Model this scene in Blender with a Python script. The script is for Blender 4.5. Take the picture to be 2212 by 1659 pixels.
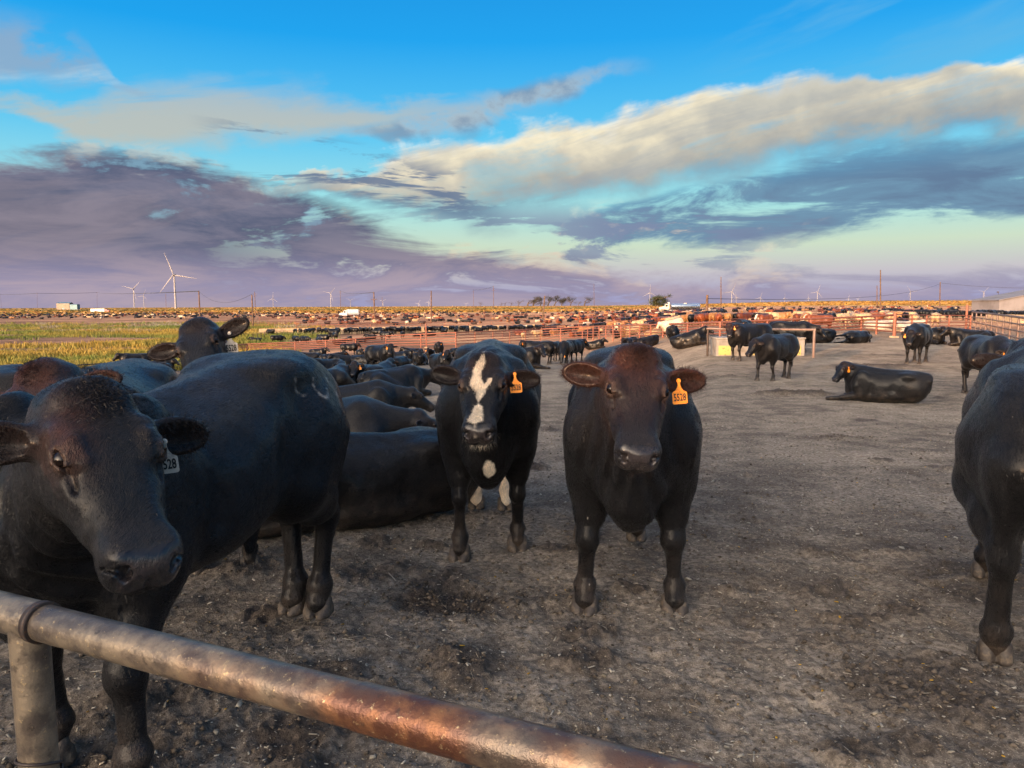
import bpy, bmesh, math, random
import numpy as np
from mathutils import Vector, Matrix

for o in list(bpy.data.objects):
    bpy.data.objects.remove(o, do_unlink=True)
scene = bpy.context.scene
COL = scene.collection
random.seed(7)
RNG = np.random.default_rng(7)

# =====================================================================
# CAMERA
# =====================================================================
CAM_H = 1.6
FOC = 1600.0                       # focal length in the 2212 px wide measuring frame
PITCH = math.atan((829.5 - 660.0) / FOC)
ROLL = math.radians(0.24)
cam_data = bpy.data.cameras.new('camera')
cam = bpy.data.objects.new('camera', cam_data)
COL.objects.link(cam)
cam_data.sensor_fit = 'HORIZONTAL'
cam_data.sensor_width = 36.0
cam_data.lens = 36.0 * FOC / 2212.0
cam_data.clip_start = 0.05
cam_data.clip_end = 20000.0
_F = Vector((0, math.cos(PITCH), -math.sin(PITCH)))
_R0 = Vector((1, 0, 0))
_U0 = _R0.cross(_F)
_cr, _sr = math.cos(ROLL), math.sin(ROLL)
_R = _R0 * _cr - _U0 * _sr
_U = _U0 * _cr + _R0 * _sr
_m = Matrix(((_R.x, _U.x, -_F.x, 0), (_R.y, _U.y, -_F.y, 0), (_R.z, _U.z, -_F.z, CAM_H), (0, 0, 0, 1)))
cam.matrix_world = _m
scene.camera = cam

# =====================================================================
# SUN, SKY, EXPOSURE
# =====================================================================
SUN_AZ = math.radians(212.0)       # compass angle from +Y, clockwise: behind the camera, to its left
SUN_EL = math.radians(4.6)
sun_dir = Vector((math.sin(SUN_AZ) * math.cos(SUN_EL), math.cos(SUN_AZ) * math.cos(SUN_EL), math.sin(SUN_EL)))
sd = bpy.data.lights.new('sun', 'SUN')
sd.energy = 4.4
sd.angle = math.radians(0.9)
sd.color = (1.0, 0.56, 0.28)
so = bpy.data.objects.new('sun', sd)
COL.objects.link(so)
so.rotation_euler = sun_dir.to_track_quat('Z', 'Y').to_euler()
so.location = sun_dir * 50

scene.view_settings.view_transform = 'Standard'
scene.view_settings.look = 'None'
scene.view_settings.gamma = 1.0
scene.view_settings.exposure = 0.40
scene.view_settings.use_curve_mapping = False
scene.render.engine = 'CYCLES'
scene.cycles.max_bounces = 5
scene.cycles.diffuse_bounces = 2
scene.cycles.glossy_bounces = 2
scene.cycles.transmission_bounces = 2
scene.cycles.transparent_max_bounces = 8
scene.cycles.use_denoising = True


def srgb(r, g, b):
    def f(c):
        c /= 255.0
        return c / 12.92 if c <= 0.04045 else ((c + 0.055) / 1.055) ** 2.4
    return (f(r), f(g), f(b), 1.0)


class NT:
    """small helper to write node trees as expressions"""
    def __init__(self, tree):
        self.t = tree
        self.n = tree.nodes
        self.l = tree.links

    def node(self, typ, **kw):
        nd = self.n.new(typ)
        for k, v in kw.items():
            setattr(nd, k, v)
        return nd

    def put(self, sock, v):
        if v is None:
            return
        if hasattr(v, 'is_output'):
            self.l.new(v, sock)
        else:
            sock.default_value = v

    def m(self, op, a, b=None, c=None, clamp=False):
        nd = self.node('ShaderNodeMath', operation=op)
        nd.use_clamp = clamp
        self.put(nd.inputs[0], a)
        if b is not None:
            self.put(nd.inputs[1], b)
        if c is not None:
            self.put(nd.inputs[2], c)
        return nd.outputs[0]

    def add(self, a, b): return self.m('ADD', a, b)
    def sub(self, a, b): return self.m('SUBTRACT', a, b)
    def mul(self, a, b): return self.m('MULTIPLY', a, b)

    def vm(self, op, a, b=None, scale=None):
        nd = self.node('ShaderNodeVectorMath', operation=op)
        self.put(nd.inputs[0], a)
        if b is not None:
            self.put(nd.inputs[1], b)
        if scale is not None:
            self.put(nd.inputs['Scale'], scale)
        return nd.outputs[0]

    def ss(self, x, lo, hi, a=0.0, b=1.0):
        nd = self.node('ShaderNodeMapRange', interpolation_type='SMOOTHSTEP')
        self.put(nd.inputs[0], x)
        self.put(nd.inputs[1], lo)
        self.put(nd.inputs[2], hi)
        self.put(nd.inputs[3], a)
        self.put(nd.inputs[4], b)
        return nd.outputs[0]

    def lin(self, x, lo, hi, a=0.0, b=1.0):
        nd = self.node('ShaderNodeMapRange')
        self.put(nd.inputs[0], x)
        self.put(nd.inputs[1], lo)
        self.put(nd.inputs[2], hi)
        self.put(nd.inputs[3], a)
        self.put(nd.inputs[4], b)
        return nd.outputs[0]

    def noise(self, vec, scale, detail=4.0, rough=0.55, dist=0.0, dim='3D'):
        nd = self.node('ShaderNodeTexNoise', noise_dimensions=dim)
        if vec is not None:
            self.put(nd.inputs['Vector'], vec)
        nd.inputs['Scale'].default_value = scale
        nd.inputs['Detail'].default_value = detail
        nd.inputs['Roughness'].default_value = rough
        nd.inputs['Distortion'].default_value = dist
        return nd.outputs['Fac']

    def mix(self, fac, a, b, mode='MIX'):
        nd = self.node('ShaderNodeMix', data_type='RGBA', blend_type=mode)
        self.put(nd.inputs[0], fac)
        self.put(nd.inputs[6], a)
        self.put(nd.inputs[7], b)
        return nd.outputs[2]

    def comb(self, x, y, z):
        nd = self.node('ShaderNodeCombineXYZ')
        self.put(nd.inputs[0], x)
        self.put(nd.inputs[1], y)
        self.put(nd.inputs[2], z)
        return nd.outputs[0]

    def curve(self, x, pts):
        """piecewise smooth float curve, pts = [(x, y)...]"""
        x0, x1 = pts[0][0], pts[-1][0]
        ys = [p[1] for p in pts]
        lo, hi = min(ys), max(ys)
        if hi - lo < 1e-6:
            hi = lo + 1e-3
        t = self.lin(x, x0, x1)
        nd = self.node('ShaderNodeFloatCurve')
        self.put(nd.inputs['Value'], t)
        c = nd.mapping.curves[0]
        P = [((p[0] - x0) / (x1 - x0), (p[1] - lo) / (hi - lo)) for p in pts]
        c.points[0].location = P[0]
        c.points[1].location = P[-1]
        for p in P[1:-1]:
            c.points.new(*p)
        nd.mapping.update()
        return self.add(self.mul(nd.outputs[0], hi - lo), lo)

    def ramp(self, x, stops):
        nd = self.node('ShaderNodeValToRGB')
        self.put(nd.inputs[0], x)
        e = nd.color_ramp.elements
        e[0].position, e[0].color = stops[0]
        e[1].position, e[1].color = stops[-1]
        for p, c in stops[1:-1]:
            q = e.new(p)
            q.color = c
        return nd.outputs[0]


def build_world():
    w = bpy.data.worlds.new('World')
    scene.world = w
    w.use_nodes = True
    w.node_tree.nodes.clear()
    N = NT(w.node_tree)
    geo = N.node('ShaderNodeTexCoord')
    D = N.vm('NORMALIZE', geo.outputs['Generated'])
    sx = N.node('ShaderNodeSeparateXYZ')
    N.put(sx.inputs[0], D)
    dx, dy, dz = sx.outputs
    az = N.m('ARCTAN2', dx, dy)                       # 0 along +Y, positive to the right
    el = N.m('ARCSINE', dz)
    sky = N.node('ShaderNodeTexSky', sky_type='NISHITA')
    sky.sun_disc = False
    sky.sun_elevation = SUN_EL
    sky.sun_rotation = SUN_AZ
    sky.altitude = 900
    sky.air_density = 1.2
    sky.dust_density = 1.6
    sky.ozone_density = 2.0
    nish = N.mix(1.0, sky.outputs[0], (0.10, 0.10, 0.10, 1), 'MULTIPLY')

    def aw(k): return srgb(*k)

    def ae(u, v):
        """azimuth and elevation of a measured image point"""
        x, y = (u - 1106.0) / FOC, (829.5 - v) / FOC
        d = _F + _R * x + _U * y
        d.normalize()
        return math.atan2(d.x, d.y), math.asin(d.z)

    def track(pts, left, right):
        """elevation curve through measured points, carried on beyond the frame"""
        P = [(-3.2, left)] + [ae(*p) for p in pts] + [(1.5, ae(*pts[-1])[1] * 0.9 + right * 0.1), (3.2, right)]
        return P

    # clear air by elevation
    base = N.ramp(N.lin(el, -0.02, 0.60), [
        (0.00, aw((150, 148, 186))), (0.05, aw((150, 152, 190))), (0.10, aw((182, 178, 188))),
        (0.155, aw((188, 205, 184))), (0.24, aw((150, 210, 212))), (0.38, aw((80, 184, 226))),
        (0.56, aw((4, 150, 222))), (0.80, aw((0, 122, 200))), (1.0, aw((0, 104, 180)))])
    base = N.mix(1.0, base, N.mix(1.0, nish, (0.16, 0.16, 0.16, 1), 'MULTIPLY'), 'ADD')

    P2 = N.vm('ADD', N.vm('MULTIPLY', N.comb(az, el, 0.0), (5.0, 24.0, 1.0)), (3.1, 1.7, 0.0))
    nB = N.noise(P2, 1.0, 6, 0.64, 0.5)                # streaky, flat
    P3 = N.vm('MULTIPLY', N.comb(az, el, 0.3), (10.0, 17.0, 1.0))
    nC = N.noise(P3, 1.0, 6, 0.56, 0.2)                # billowy
    P4 = N.vm('ADD', N.vm('MULTIPLY', N.comb(N.add(az, N.mul(el, -1.5)), N.sub(el, N.mul(az, 0.14)), 0.7), (4.0, 14.0, 1.0)), (9.0, 4.0, 0.0))
    nD = N.noise(P4, 1.0, 5, 0.60, 0.4)                # slanted wisps
    cB, cC, cD = [N.sub(n, 0.5) for n in (nB, nC, nD)]
    behind = N.ss(dy, -0.35, 0.15)

    def across(top, bot, warp):
        """-1 at the lower edge of a band, +1 at its upper edge"""
        t, b = N.curve(az, top), N.curve(az, bot)
        e2 = N.add(el, warp)
        return N.m('DIVIDE', N.sub(N.sub(N.mul(e2, 2.0), t), b), N.m('MAXIMUM', N.sub(t, b), 0.004))

    col = base
    # --- thin beige veils: a broad one upper left, a slanted one in the middle, one in the corner
    wv = N.add(N.mul(cC, 0.07), N.mul(cD, 0.07))
    s1 = N.m('ABSOLUTE', across(track([(0, 215), (250, 190), (500, 175), (800, 210), (1000, 230)], 0.28, 0.26), track([(0, 262), (250, 300), (500, 305), (800, 290), (1000, 270)], 0.20, 0.22), wv))
    m1 = N.mul(N.mul(N.ss(s1, 1.5, 0.2), N.ss(nD, 0.26, 0.50)), N.ss(az, 0.10, -0.22))
    col = N.mix(N.mul(m1, 0.85), col, N.mix(N.ss(el, 0.215, 0.29), aw((184, 182, 170)), aw((150, 180, 200))))
    s1b = N.m('ABSOLUTE', across(track([(700, 265), (900, 235), (1100, 180), (1250, 150), (1420, 120)], 0.2, 0.30), track([(700, 290), (900, 305), (1100, 250), (1250, 215), (1420, 160)], 0.16, 0.25), N.mul(cC, 0.045)))
    m1b = N.mul(N.mul(N.ss(s1b, 1.2, 0.2), N.ss(nC, 0.30, 0.52)), N.mul(N.ss(az, -0.26, -0.12), N.ss(az, 0.20, 0.06)))
    col = N.mix(N.mul(m1b, 0.88), col, N.mix(N.ss(nC, 0.45, 0.58), aw((166, 178, 186)), aw((124, 142, 164))))
    s1c = N.m('ABSOLUTE', across(track([(0, 20), (90, 40), (220, 130), (330, 190)], 0.42, 0.3), track([(0, 175), (90, 170), (220, 185), (330, 215)], 0.30, 0.2), N.mul(cC, 0.07)))
    m1c = N.mul(N.mul(N.ss(s1c, 1.3, 0.3), N.ss(nC, 0.36, 0.54)), N.mul(N.ss(az, -0.40, -0.54), N.ss(az, -1.6, -1.0)))
    col = N.mix(N.mul(m1c, 0.8), col, N.mix(N.ss(nD, 0.42, 0.6), aw((140, 162, 186)), aw((196, 206, 208))))
    mhi = N.mul(N.mul(N.ss(nD, 0.48, 0.70), N.ss(el, 0.22, 0.30)), N.mul(N.ss(az, 0.15, 0.45), behind))
    col = N.mix(N.mul(mhi, 0.55), col, aw((104, 174, 214)))

    # --- slate cloud field low on the right
    s3 = across(track([(1150, 478), (1250, 462), (1400, 425), (1600, 385), (1850, 325), (2212, 285)], 0.10, 0.12),
                track([(1150, 505), (1250, 515), (1400, 540), (1600, 522), (1850, 508), (2212, 480)], 0.06, 0.06), N.add(N.mul(cB, 0.055), N.mul(cD, 0.035)))
    m3 = N.mul(N.ss(N.m('ABSOLUTE', s3), 1.20, 0.70), N.ss(az, 0.0, 0.16))
    m3 = N.mul(m3, N.ss(N.add(N.add(nB, N.mul(cC, 0.3)), N.mul(N.ss(az, 0.1, 0.45), 0.07)), 0.37, 0.52))
    col3 = N.mix(N.ss(nB, 0.42, 0.66), aw((104, 138, 166)), aw((90, 110, 142)))
    col3 = N.mix(N.ss(s3, 0.3, 1.1), col3, aw((92, 140, 174)))
    col = N.mix(N.mul(m3, 0.94), col, col3)
    # small shreds between the bank and the slate field
    shred = N.mul(N.mul(N.ss(nB, 0.48, 0.57), N.ss(N.m('ABSOLUTE', N.sub(el, 0.085)), 0.06, 0.02)), N.ss(N.m('ABSOLUTE', N.sub(az, 0.10)), 0.38, 0.1))
    col = N.mix(N.mul(shred, 0.8), col, N.mix(N.ss(nC, 0.50, 0.62), aw((124, 136, 164)), aw((214, 200, 184))))

    # --- the long bright cream band climbing to the right
    puff = N.noise(N.vm('MULTIPLY', N.comb(az, el, 0.9), (13.0, 17.0, 1.0)), 1.0, 5, 0.52, 0.2)
    s2 = across(track([(560, 395), (650, 380), (800, 352), (950, 300), (1106, 280), (1300, 238), (1500, 200), (1750, 150), (2000, 128), (2212, 118)], 0.10, 0.16),
                track([(560, 405), (650, 418), (800, 452), (950, 466), (1106, 452), (1300, 420), (1500, 384), (1750, 334), (2000, 292), (2212, 270)], 0.08, 0.12),
                N.add(N.mul(N.sub(puff, 0.5), 0.085), N.mul(cD, 0.050)))
    m2 = N.mul(N.mul(N.ss(s2, 1.10, 0.62), N.ss(s2, -1.55, -0.35)), N.mul(N.ss(az, -0.36, -0.22), N.ss(az, 2.6, 1.2)))
    m2 = N.mul(m2, N.ss(N.add(nD, N.mul(cC, 0.5)), 0.30, 0.48, 0.62, 1.0))
    t2 = N.add(N.mul(N.add(s2, N.mul(cC, 1.5)), 0.5), 0.5)
    col2 = N.ramp(t2, [(0.0, aw((120, 142, 160))), (0.26, aw((170, 168, 160))), (0.55, aw((198, 192, 176))), (0.78, aw((236, 224, 194))), (1.0, aw((248, 243, 228)))])
    col2 = N.mix(N.ss(nD, 0.44, 0.60, 0.0, 0.55), col2, aw((146, 156, 164)))
    col = N.mix(m2, col, col2)

    # --- the dark mauve bank on the left, thinning out to the right
    e4 = N.curve(az, track([(0, 312), (200, 325), (400, 345), (560, 385), (700, 435), (850, 485), (1000, 525), (1150, 552), (1400, 578), (1800, 592), (2212, 582)], 0.16, 0.12))
    d4 = N.sub(N.add(e4, N.add(N.mul(cB, 0.105), N.mul(cC, 0.045))), el)
    m4 = N.ss(d4, -0.010, 0.022)
    hole = N.mul(N.ss(N.add(nB, N.mul(cC, 0.35)), 0.56, 0.64), N.ss(az, -0.45, -0.12, 0.08, 0.9))
    m4 = N.mul(m4, N.sub(1.0, N.mul(hole, 0.9)))
    bank_lo = N.mix(N.ss(nB, 0.38, 0.62), aw((168, 152, 166)), aw((142, 136, 164)))
    bank_hi = N.mix(N.ss(nB, 0.36, 0.62), aw((116, 112, 132)), aw((80, 85, 112)))
    col4 = N.mix(N.ss(el, 0.015, 0.095), bank_lo, bank_hi)
    col4 = N.mix(N.mul(N.ss(nD, 0.46, 0.60), N.ss(az, -0.15, -0.5, 0.08, 0.28)), col4, aw((162, 142, 146)))
    gap = N.mul(N.ss(N.add(nC, N.mul(cB, 0.8)), 0.60, 0.70), N.ss(el, 0.05, 0.12))
    col4 = N.mix(N.mul(gap, 0.55), col4, aw((136, 176, 198)))
    rim = N.mul(N.ss(d4, 0.022, -0.002), N.ss(nC, 0.50, 0.60))
    col4 = N.mix(N.mul(rim, 0.8), col4, aw((236, 208, 172)))
    m4 = N.mul(m4, N.ss(az, 0.75, 0.05, 0.62, 0.97))
    col = N.mix(m4, col, col4)
    # slate shreds that hang over the bank's upper edge in the middle
    sh2 = N.mul(N.mul(N.ss(nB, 0.49, 0.56), N.ss(N.m('ABSOLUTE', N.sub(N.add(el, N.mul(az, 0.20)), 0.128)), 0.045, 0.012)), N.ss(N.m('ABSOLUTE', N.add(az, 0.19)), 0.22, 0.10))
    col = N.mix(N.mul(sh2, 0.88), col, aw((92, 112, 142)))

    # bright broken cloud added above the frame for more light from overhead
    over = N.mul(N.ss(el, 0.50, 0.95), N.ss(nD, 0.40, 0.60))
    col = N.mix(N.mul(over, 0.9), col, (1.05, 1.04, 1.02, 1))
    # below the horizon: the land's own dull tone
    col = N.mix(N.ss(el, -0.002, -0.03), col, aw((104, 84, 70)))
    # warm glow around the low sun, boosted as a soft key light
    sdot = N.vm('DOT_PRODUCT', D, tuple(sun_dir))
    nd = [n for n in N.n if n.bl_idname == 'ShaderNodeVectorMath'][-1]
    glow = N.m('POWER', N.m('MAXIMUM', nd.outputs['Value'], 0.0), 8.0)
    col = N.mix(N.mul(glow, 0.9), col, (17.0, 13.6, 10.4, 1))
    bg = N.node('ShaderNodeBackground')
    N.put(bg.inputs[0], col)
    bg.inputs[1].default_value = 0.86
    out = N.node('ShaderNodeOutputWorld')
    N.l.new(bg.outputs[0], out.inputs[0])
    w.cycles.sampling_method = 'NONE'


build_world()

# =====================================================================
# PLACING: image ray -> ground
# =====================================================================
def ray(u, v):
    """world direction of a measured image point (2212 x 1659 frame)"""
    x = (u - 1106.0) / FOC
    y = (829.5 - v) / FOC
    return _F + _R * x + _U * y


def sstep(x, a, b):
    t = np.clip((np.asarray(x, float) - a) / (b - a), 0, 1)
    return t * t * (3 - 2 * t)


def terrain(x, y):
    """the pen lies on a low rise that falls away ahead and to the left onto a flat plain"""
    x = np.asarray(x, float)
    y = np.asarray(y, float)
    yy = np.maximum(y - 3.0, 0.0)
    q = x / np.maximum(y, 2.0)
    w = 1 - sstep(q, 0.02, 0.28)
    left = sstep(-q, 0.0, 0.5)
    a = -yy * (0.045 + 0.017 * left)
    fl = -(0.42 + 3.48 * w) - 0.002 * np.minimum(yy, 400.0) * (1 - w)
    k = 0.06 + 0.44 * w
    d = a - fl
    z = np.where(d > 4, a, fl + k * np.log1p(np.exp(np.clip(d / k, -50, 50))))
    z = np.where(yy <= 0, 0.0, np.minimum(z, 0.0))
    z = z + 6.0 * sstep(q, 0.10, 0.45) * sstep(y, 260.0, 1100.0)
    return z


def _s1(x, a, b):
    t = min(1.0, max(0.0, (x - a) / (b - a)))
    return t * t * (3 - 2 * t)


def terr(x, y):
    """scalar twin of terrain()"""
    yy = max(y - 3.0, 0.0)
    if yy <= 0:
        return 0.0
    q = x / max(y, 2.0)
    w = 1 - _s1(q, 0.02, 0.28)
    a = -yy * (0.045 + 0.017 * _s1(-q, 0.0, 0.5))
    fl = -(0.42 + 3.48 * w) - 0.002 * min(yy, 400.0) * (1 - w)
    k = 0.06 + 0.44 * w
    d = a - fl
    z = a if d > 4 else fl + k * math.log1p(math.exp(max(-50.0, min(50.0, d / k))))
    return min(z, 0.0) + 6.0 * _s1(q, 0.10, 0.45) * _s1(y, 260.0, 1100.0)


def gp(u, v):
    """ground point seen at image point (u, v)"""
    d = ray(u, v)
    t, step = 0.5, 0.05
    prev = t
    while t < 6000:
        p = d * t
        if CAM_H + p.z - terr(p.x, p.y) < 0:
            lo, hi = prev, t
            for _ in range(30):
                m = (lo + hi) / 2
                p = d * m
                if CAM_H + p.z - terr(p.x, p.y) < 0:
                    hi = m
                else:
                    lo = m
            p = d * hi
            return Vector((p.x, p.y, terr(p.x, p.y)))
        prev = t
        t += step
        step = max(0.05, t * 0.02)
    p = d * 6000
    return Vector((p.x, p.y, terr(p.x, p.y)))


def at(u, v, Y):
    d = ray(u, v)
    t = Y / d.y
    return Vector((d.x * t, Y, CAM_H + d.z * t))


# =====================================================================
# IMPLICIT-SURFACE MODELLER (numpy) used for the cattle
# =====================================================================
def V(*a):
    return np.array(a, float)


def smooth_curve(xs, ys, n=240):
    """monotone-ish cubic through knots"""
    xs, ys = np.asarray(xs, float), np.asarray(ys, float)
    m = np.gradient(ys, xs)
    X = np.linspace(xs[0], xs[-1], n)
    i = np.clip(np.searchsorted(xs, X) - 1, 0, len(xs) - 2)
    h = xs[i + 1] - xs[i]
    t = (X - xs[i]) / h
    Y = (2 * t**3 - 3 * t**2 + 1) * ys[i] + (t**3 - 2 * t**2 + t) * h * m[i] + (-2 * t**3 + 3 * t**2) * ys[i + 1] + (t**3 - t**2) * h * m[i + 1]
    return X, Y


class Prim:
    def __init__(s, c, R, f, k=0.05, op='u'):
        s.c, s.R, s.f, s.k, s.op = np.asarray(c, float), R, f, k, op


def rc(a, b, ra, rb, k=0.05, op='u'):
    a, b = np.asarray(a, np.float32), np.asarray(b, np.float32)
    ba = b - a
    L2 = max(float(ba @ ba), 1e-9)
    ra, rb = np.float32(ra), np.float32(rb)

    def f(P):
        Q = P - a
        t = np.clip((Q @ ba) / np.float32(L2), 0, 1)
        Q = Q - t[:, None] * ba
        return np.sqrt(np.einsum('ij,ij->i', Q, Q)) - (ra + (rb - ra) * t)
    return Prim((a + b) / 2, math.sqrt(L2) / 2 + max(ra, rb), f, k, op)


def el(c, r, M=None, k=0.05, op='u'):
    c, r = np.asarray(c, np.float32), np.asarray(r, np.float32)
    M = None if M is None else np.asarray(M, np.float32)

    def f(P):
        Q = P - c
        if M is not None:
            Q = Q @ M
        Q = Q / r
        a = np.sqrt(np.einsum('ij,ij->i', Q, Q))
        Q = Q / r
        b = np.sqrt(np.einsum('ij,ij->i', Q, Q))
        return a * (a - 1) / np.maximum(b, 1e-6)
    return Prim(c, float(r.max()), f, k, op)


def loft(xs, top, bot, hw, n=2.3, taper=0.0, k=0.05, M=None, o=None, ycurve=None):
    X, T = smooth_curve(xs, top)
    _, B = smooth_curve(xs, bot)
    _, W = smooth_curve(xs, hw)
    W = np.maximum(W, 0.01)

    def f(P):
        Q = P if o is None else (P - o)
        if M is not None:
            Q = Q @ M
        x = Q[:, 0]
        t, b, w = np.interp(x, X, T), np.interp(x, X, B), np.interp(x, X, W)
        c, h = (t + b) / 2, np.maximum((t - b) / 2, 0.01)
        zz = (Q[:, 2] - c) / h
        if taper:
            w = w * (1 + taper * np.clip(zz, -1, 1))
        y = Q[:, 1]
        r = (np.abs(y / w) ** n + np.abs(zz) ** n) ** (1 / n)
        d = (r - 1) * np.minimum(w, h) * 0.92
        dx = np.maximum(np.maximum(X[0] - x, x - X[-1]), 0)
        return np.where(dx > 0, np.sqrt(np.maximum(d, 0) ** 2 + dx ** 2) + np.minimum(d, 0) * 0 + 0.0, d)
    mid = V((xs[0] + xs[-1]) / 2, 0, (max(top) + min(bot)) / 2)
    R = math.sqrt(((xs[-1] - xs[0]) / 2) ** 2 + ((max(top) - min(bot)) / 2) ** 2 + max(hw) ** 2)
    c = mid if M is None else (M @ mid)
    if o is not None:
        c = c + o
    return Prim(c, R, f, k)


def in_frame(p, o, M):
    """move a primitive given in a local frame (columns of M, origin o) to the body frame"""
    f0 = p.f
    o, M = np.asarray(o, np.float32), np.asarray(M, np.float32)
    return Prim(o + M @ p.c, p.R, lambda P: f0((P - o) @ M), p.k, p.op)


def eval_field(prims, P, disp=None):
    P = np.asarray(P, np.float32)
    D = np.full(len(P), 0.35, np.float32)
    xs = P[:, 0]
    srt = bool((xs[1:] >= xs[:-1]).all())
    for p in prims:
        R = p.R + p.k + 0.09
        i0, i1 = (np.searchsorted(xs, p.c[0] - R), np.searchsorted(xs, p.c[0] + R)) if srt else (0, len(P))
        if i1 <= i0:
            continue
        S = P[i0:i1]
        q0, q1, q2 = S[:, 0] - np.float32(p.c[0]), S[:, 1] - np.float32(p.c[1]), S[:, 2] - np.float32(p.c[2])
        idx = np.nonzero(q0 * q0 + q1 * q1 + q2 * q2 < R * R)[0] + i0
        if len(idx) == 0:
            continue
        d = p.f(P[idx])
        a = D[idx]
        k = p.k
        if p.op == 'u':
            h = np.clip(0.5 + 0.5 * (a - d) / k, 0, 1)
            D[idx] = a + (d - a) * h - k * h * (1 - h)
        else:                                            # carve
            d = -d
            h = np.clip(0.5 - 0.5 * (a - d) / k, 0, 1)
            D[idx] = a + (d - a) * h + k * h * (1 - h)
    if disp is not None:
        D = D + disp(P)
    return D


def axis_lines(lo, hi, step, fine=None):
    """grid lines, finer inside the intervals of fine = [(a, b, step)]"""
    out = [lo]
    while out[-1] < hi:
        s = step
        if fine:
            for a, b, fs in fine:
                if a <= out[-1] < b:
                    s = min(s, fs)
        out.append(out[-1] + s)
    return np.array(out)


def mesh_field(prims, lo, hi, step, fine=None, disp=None):
    """surface nets on a (possibly graded) grid; returns verts, quads"""
    fine = fine or [None, None, None]
    ax = [axis_lines(lo[i], hi[i], step, fine[i]) for i in range(3)]
    nx, ny, nz = [len(a) for a in ax]
    S = 4
    cx, cy, cz = [np.unique(np.append(np.arange(0, n, S), n - 1)) for n in (nx, ny, nz)]
    G = np.stack(np.meshgrid(ax[0][cx], ax[1][cy], ax[2][cz], indexing='ij'), -1).reshape(-1, 3)
    C = eval_field(prims, G, disp).reshape(len(cx), len(cy), len(cz))
    ix = np.clip(np.searchsorted(cx, np.arange(nx), side='right') - 1, 0, len(cx) - 1)
    iy = np.clip(np.searchsorted(cy, np.arange(ny), side='right') - 1, 0, len(cy) - 1)
    iz = np.clip(np.searchsorted(cz, np.arange(nz), side='right') - 1, 0, len(cz) - 1)
    D = C[np.ix_(ix, iy, iz)].copy()
    thr = step * S * 0.95
    # a block is active if the surface may cross it
    near_ = (np.abs(C) < thr)
    for axn in range(3):
        sl1 = [slice(None)] * 3
        sl2 = [slice(None)] * 3
        sl1[axn], sl2[axn] = slice(1, None), slice(None, -1)
        n_ = near_.copy()
        n_[tuple(sl2)] |= near_[tuple(sl1)]
        near_ = n_
    sg = C < 0
    mn, mx = sg.copy(), sg.copy()
    for axn in range(3):
        sl1 = [slice(None)] * 3
        sl2 = [slice(None)] * 3
        sl1[axn], sl2[axn] = slice(1, None), slice(None, -1)
        a_, b_ = mn.copy(), mx.copy()
        a_[tuple(sl2)] &= mn[tuple(sl1)]
        b_[tuple(sl2)] |= mx[tuple(sl1)]
        mn, mx = a_, b_
    act2 = near_ | (mn != mx)
    A = act2[np.ix_(ix, iy, iz)]
    I = np.nonzero(A)
    P = np.stack([ax[0][I[0]], ax[1][I[1]], ax[2][I[2]]], -1)
    D[I] = eval_field(prims, P, disp)
    ins = D < 0
    c = np.zeros((nx - 1, ny - 1, nz - 1), np.int8)
    for i in (0, 1):
        for j in (0, 1):
            for k in (0, 1):
                c += ins[i:nx - 1 + i, j:ny - 1 + j, k:nz - 1 + k]
    cell = np.nonzero((c > 0) & (c < 8))
    vid = np.full(c.shape, -1, np.int64)
    vid[cell] = np.arange(len(cell[0]))
    acc = np.zeros((len(cell[0]), 3))
    cnt = np.zeros(len(cell[0]))
    i0, j0, k0 = cell
    corners = [(0, 0, 0), (1, 0, 0), (0, 1, 0), (1, 1, 0), (0, 0, 1), (1, 0, 1), (0, 1, 1), (1, 1, 1)]
    for a in range(8):
        for b in range(a + 1, 8):
            ca, cb = corners[a], corners[b]
            if sum(abs(x - y) for x, y in zip(ca, cb)) != 1:
                continue
            da = D[i0 + ca[0], j0 + ca[1], k0 + ca[2]]
            db = D[i0 + cb[0], j0 + cb[1], k0 + cb[2]]
            m = (da < 0) != (db < 0)
            t = np.where(m, da / np.where(m, da - db, 1), 0)
            pa = np.stack([ax[0][i0 + ca[0]], ax[1][j0 + ca[1]], ax[2][k0 + ca[2]]], -1)
            pb = np.stack([ax[0][i0 + cb[0]], ax[1][j0 + cb[1]], ax[2][k0 + cb[2]]], -1)
            acc += np.where(m[:, None], pa + (pb - pa) * t[:, None], 0)
            cnt += m
    verts = acc / np.maximum(cnt, 1)[:, None]
    quads = []
    s = ins
    m = s[:-1, 1:-1, 1:-1] != s[1:, 1:-1, 1:-1]           # edges along x
    i, j, k = np.nonzero(m)
    q = np.stack([vid[i, j, k], vid[i, j + 1, k], vid[i, j + 1, k + 1], vid[i, j, k + 1]], -1)
    fl = s[i, j + 1, k + 1]
    q[~fl] = q[~fl][:, ::-1]
    quads.append(q)
    m = s[1:-1, :-1, 1:-1] != s[1:-1, 1:, 1:-1]
    i, j, k = np.nonzero(m)
    q = np.stack([vid[i, j, k], vid[i, j, k + 1], vid[i + 1, j, k + 1], vid[i + 1, j, k]], -1)
    fl = s[i + 1, j, k + 1]
    q[~fl] = q[~fl][:, ::-1]
    quads.append(q)
    m = s[1:-1, 1:-1, :-1] != s[1:-1, 1:-1, 1:]
    i, j, k = np.nonzero(m)
    q = np.stack([vid[i, j, k], vid[i + 1, j, k], vid[i + 1, j + 1, k], vid[i, j + 1, k]], -1)
    fl = s[i + 1, j + 1, k]
    q[~fl] = q[~fl][:, ::-1]
    quads.append(q)
    Q = np.concatenate(quads)
    Q = Q[(Q >= 0).all(1)]
    # keep the largest connected piece only (no stray crumbs)
    return verts, Q


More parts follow.
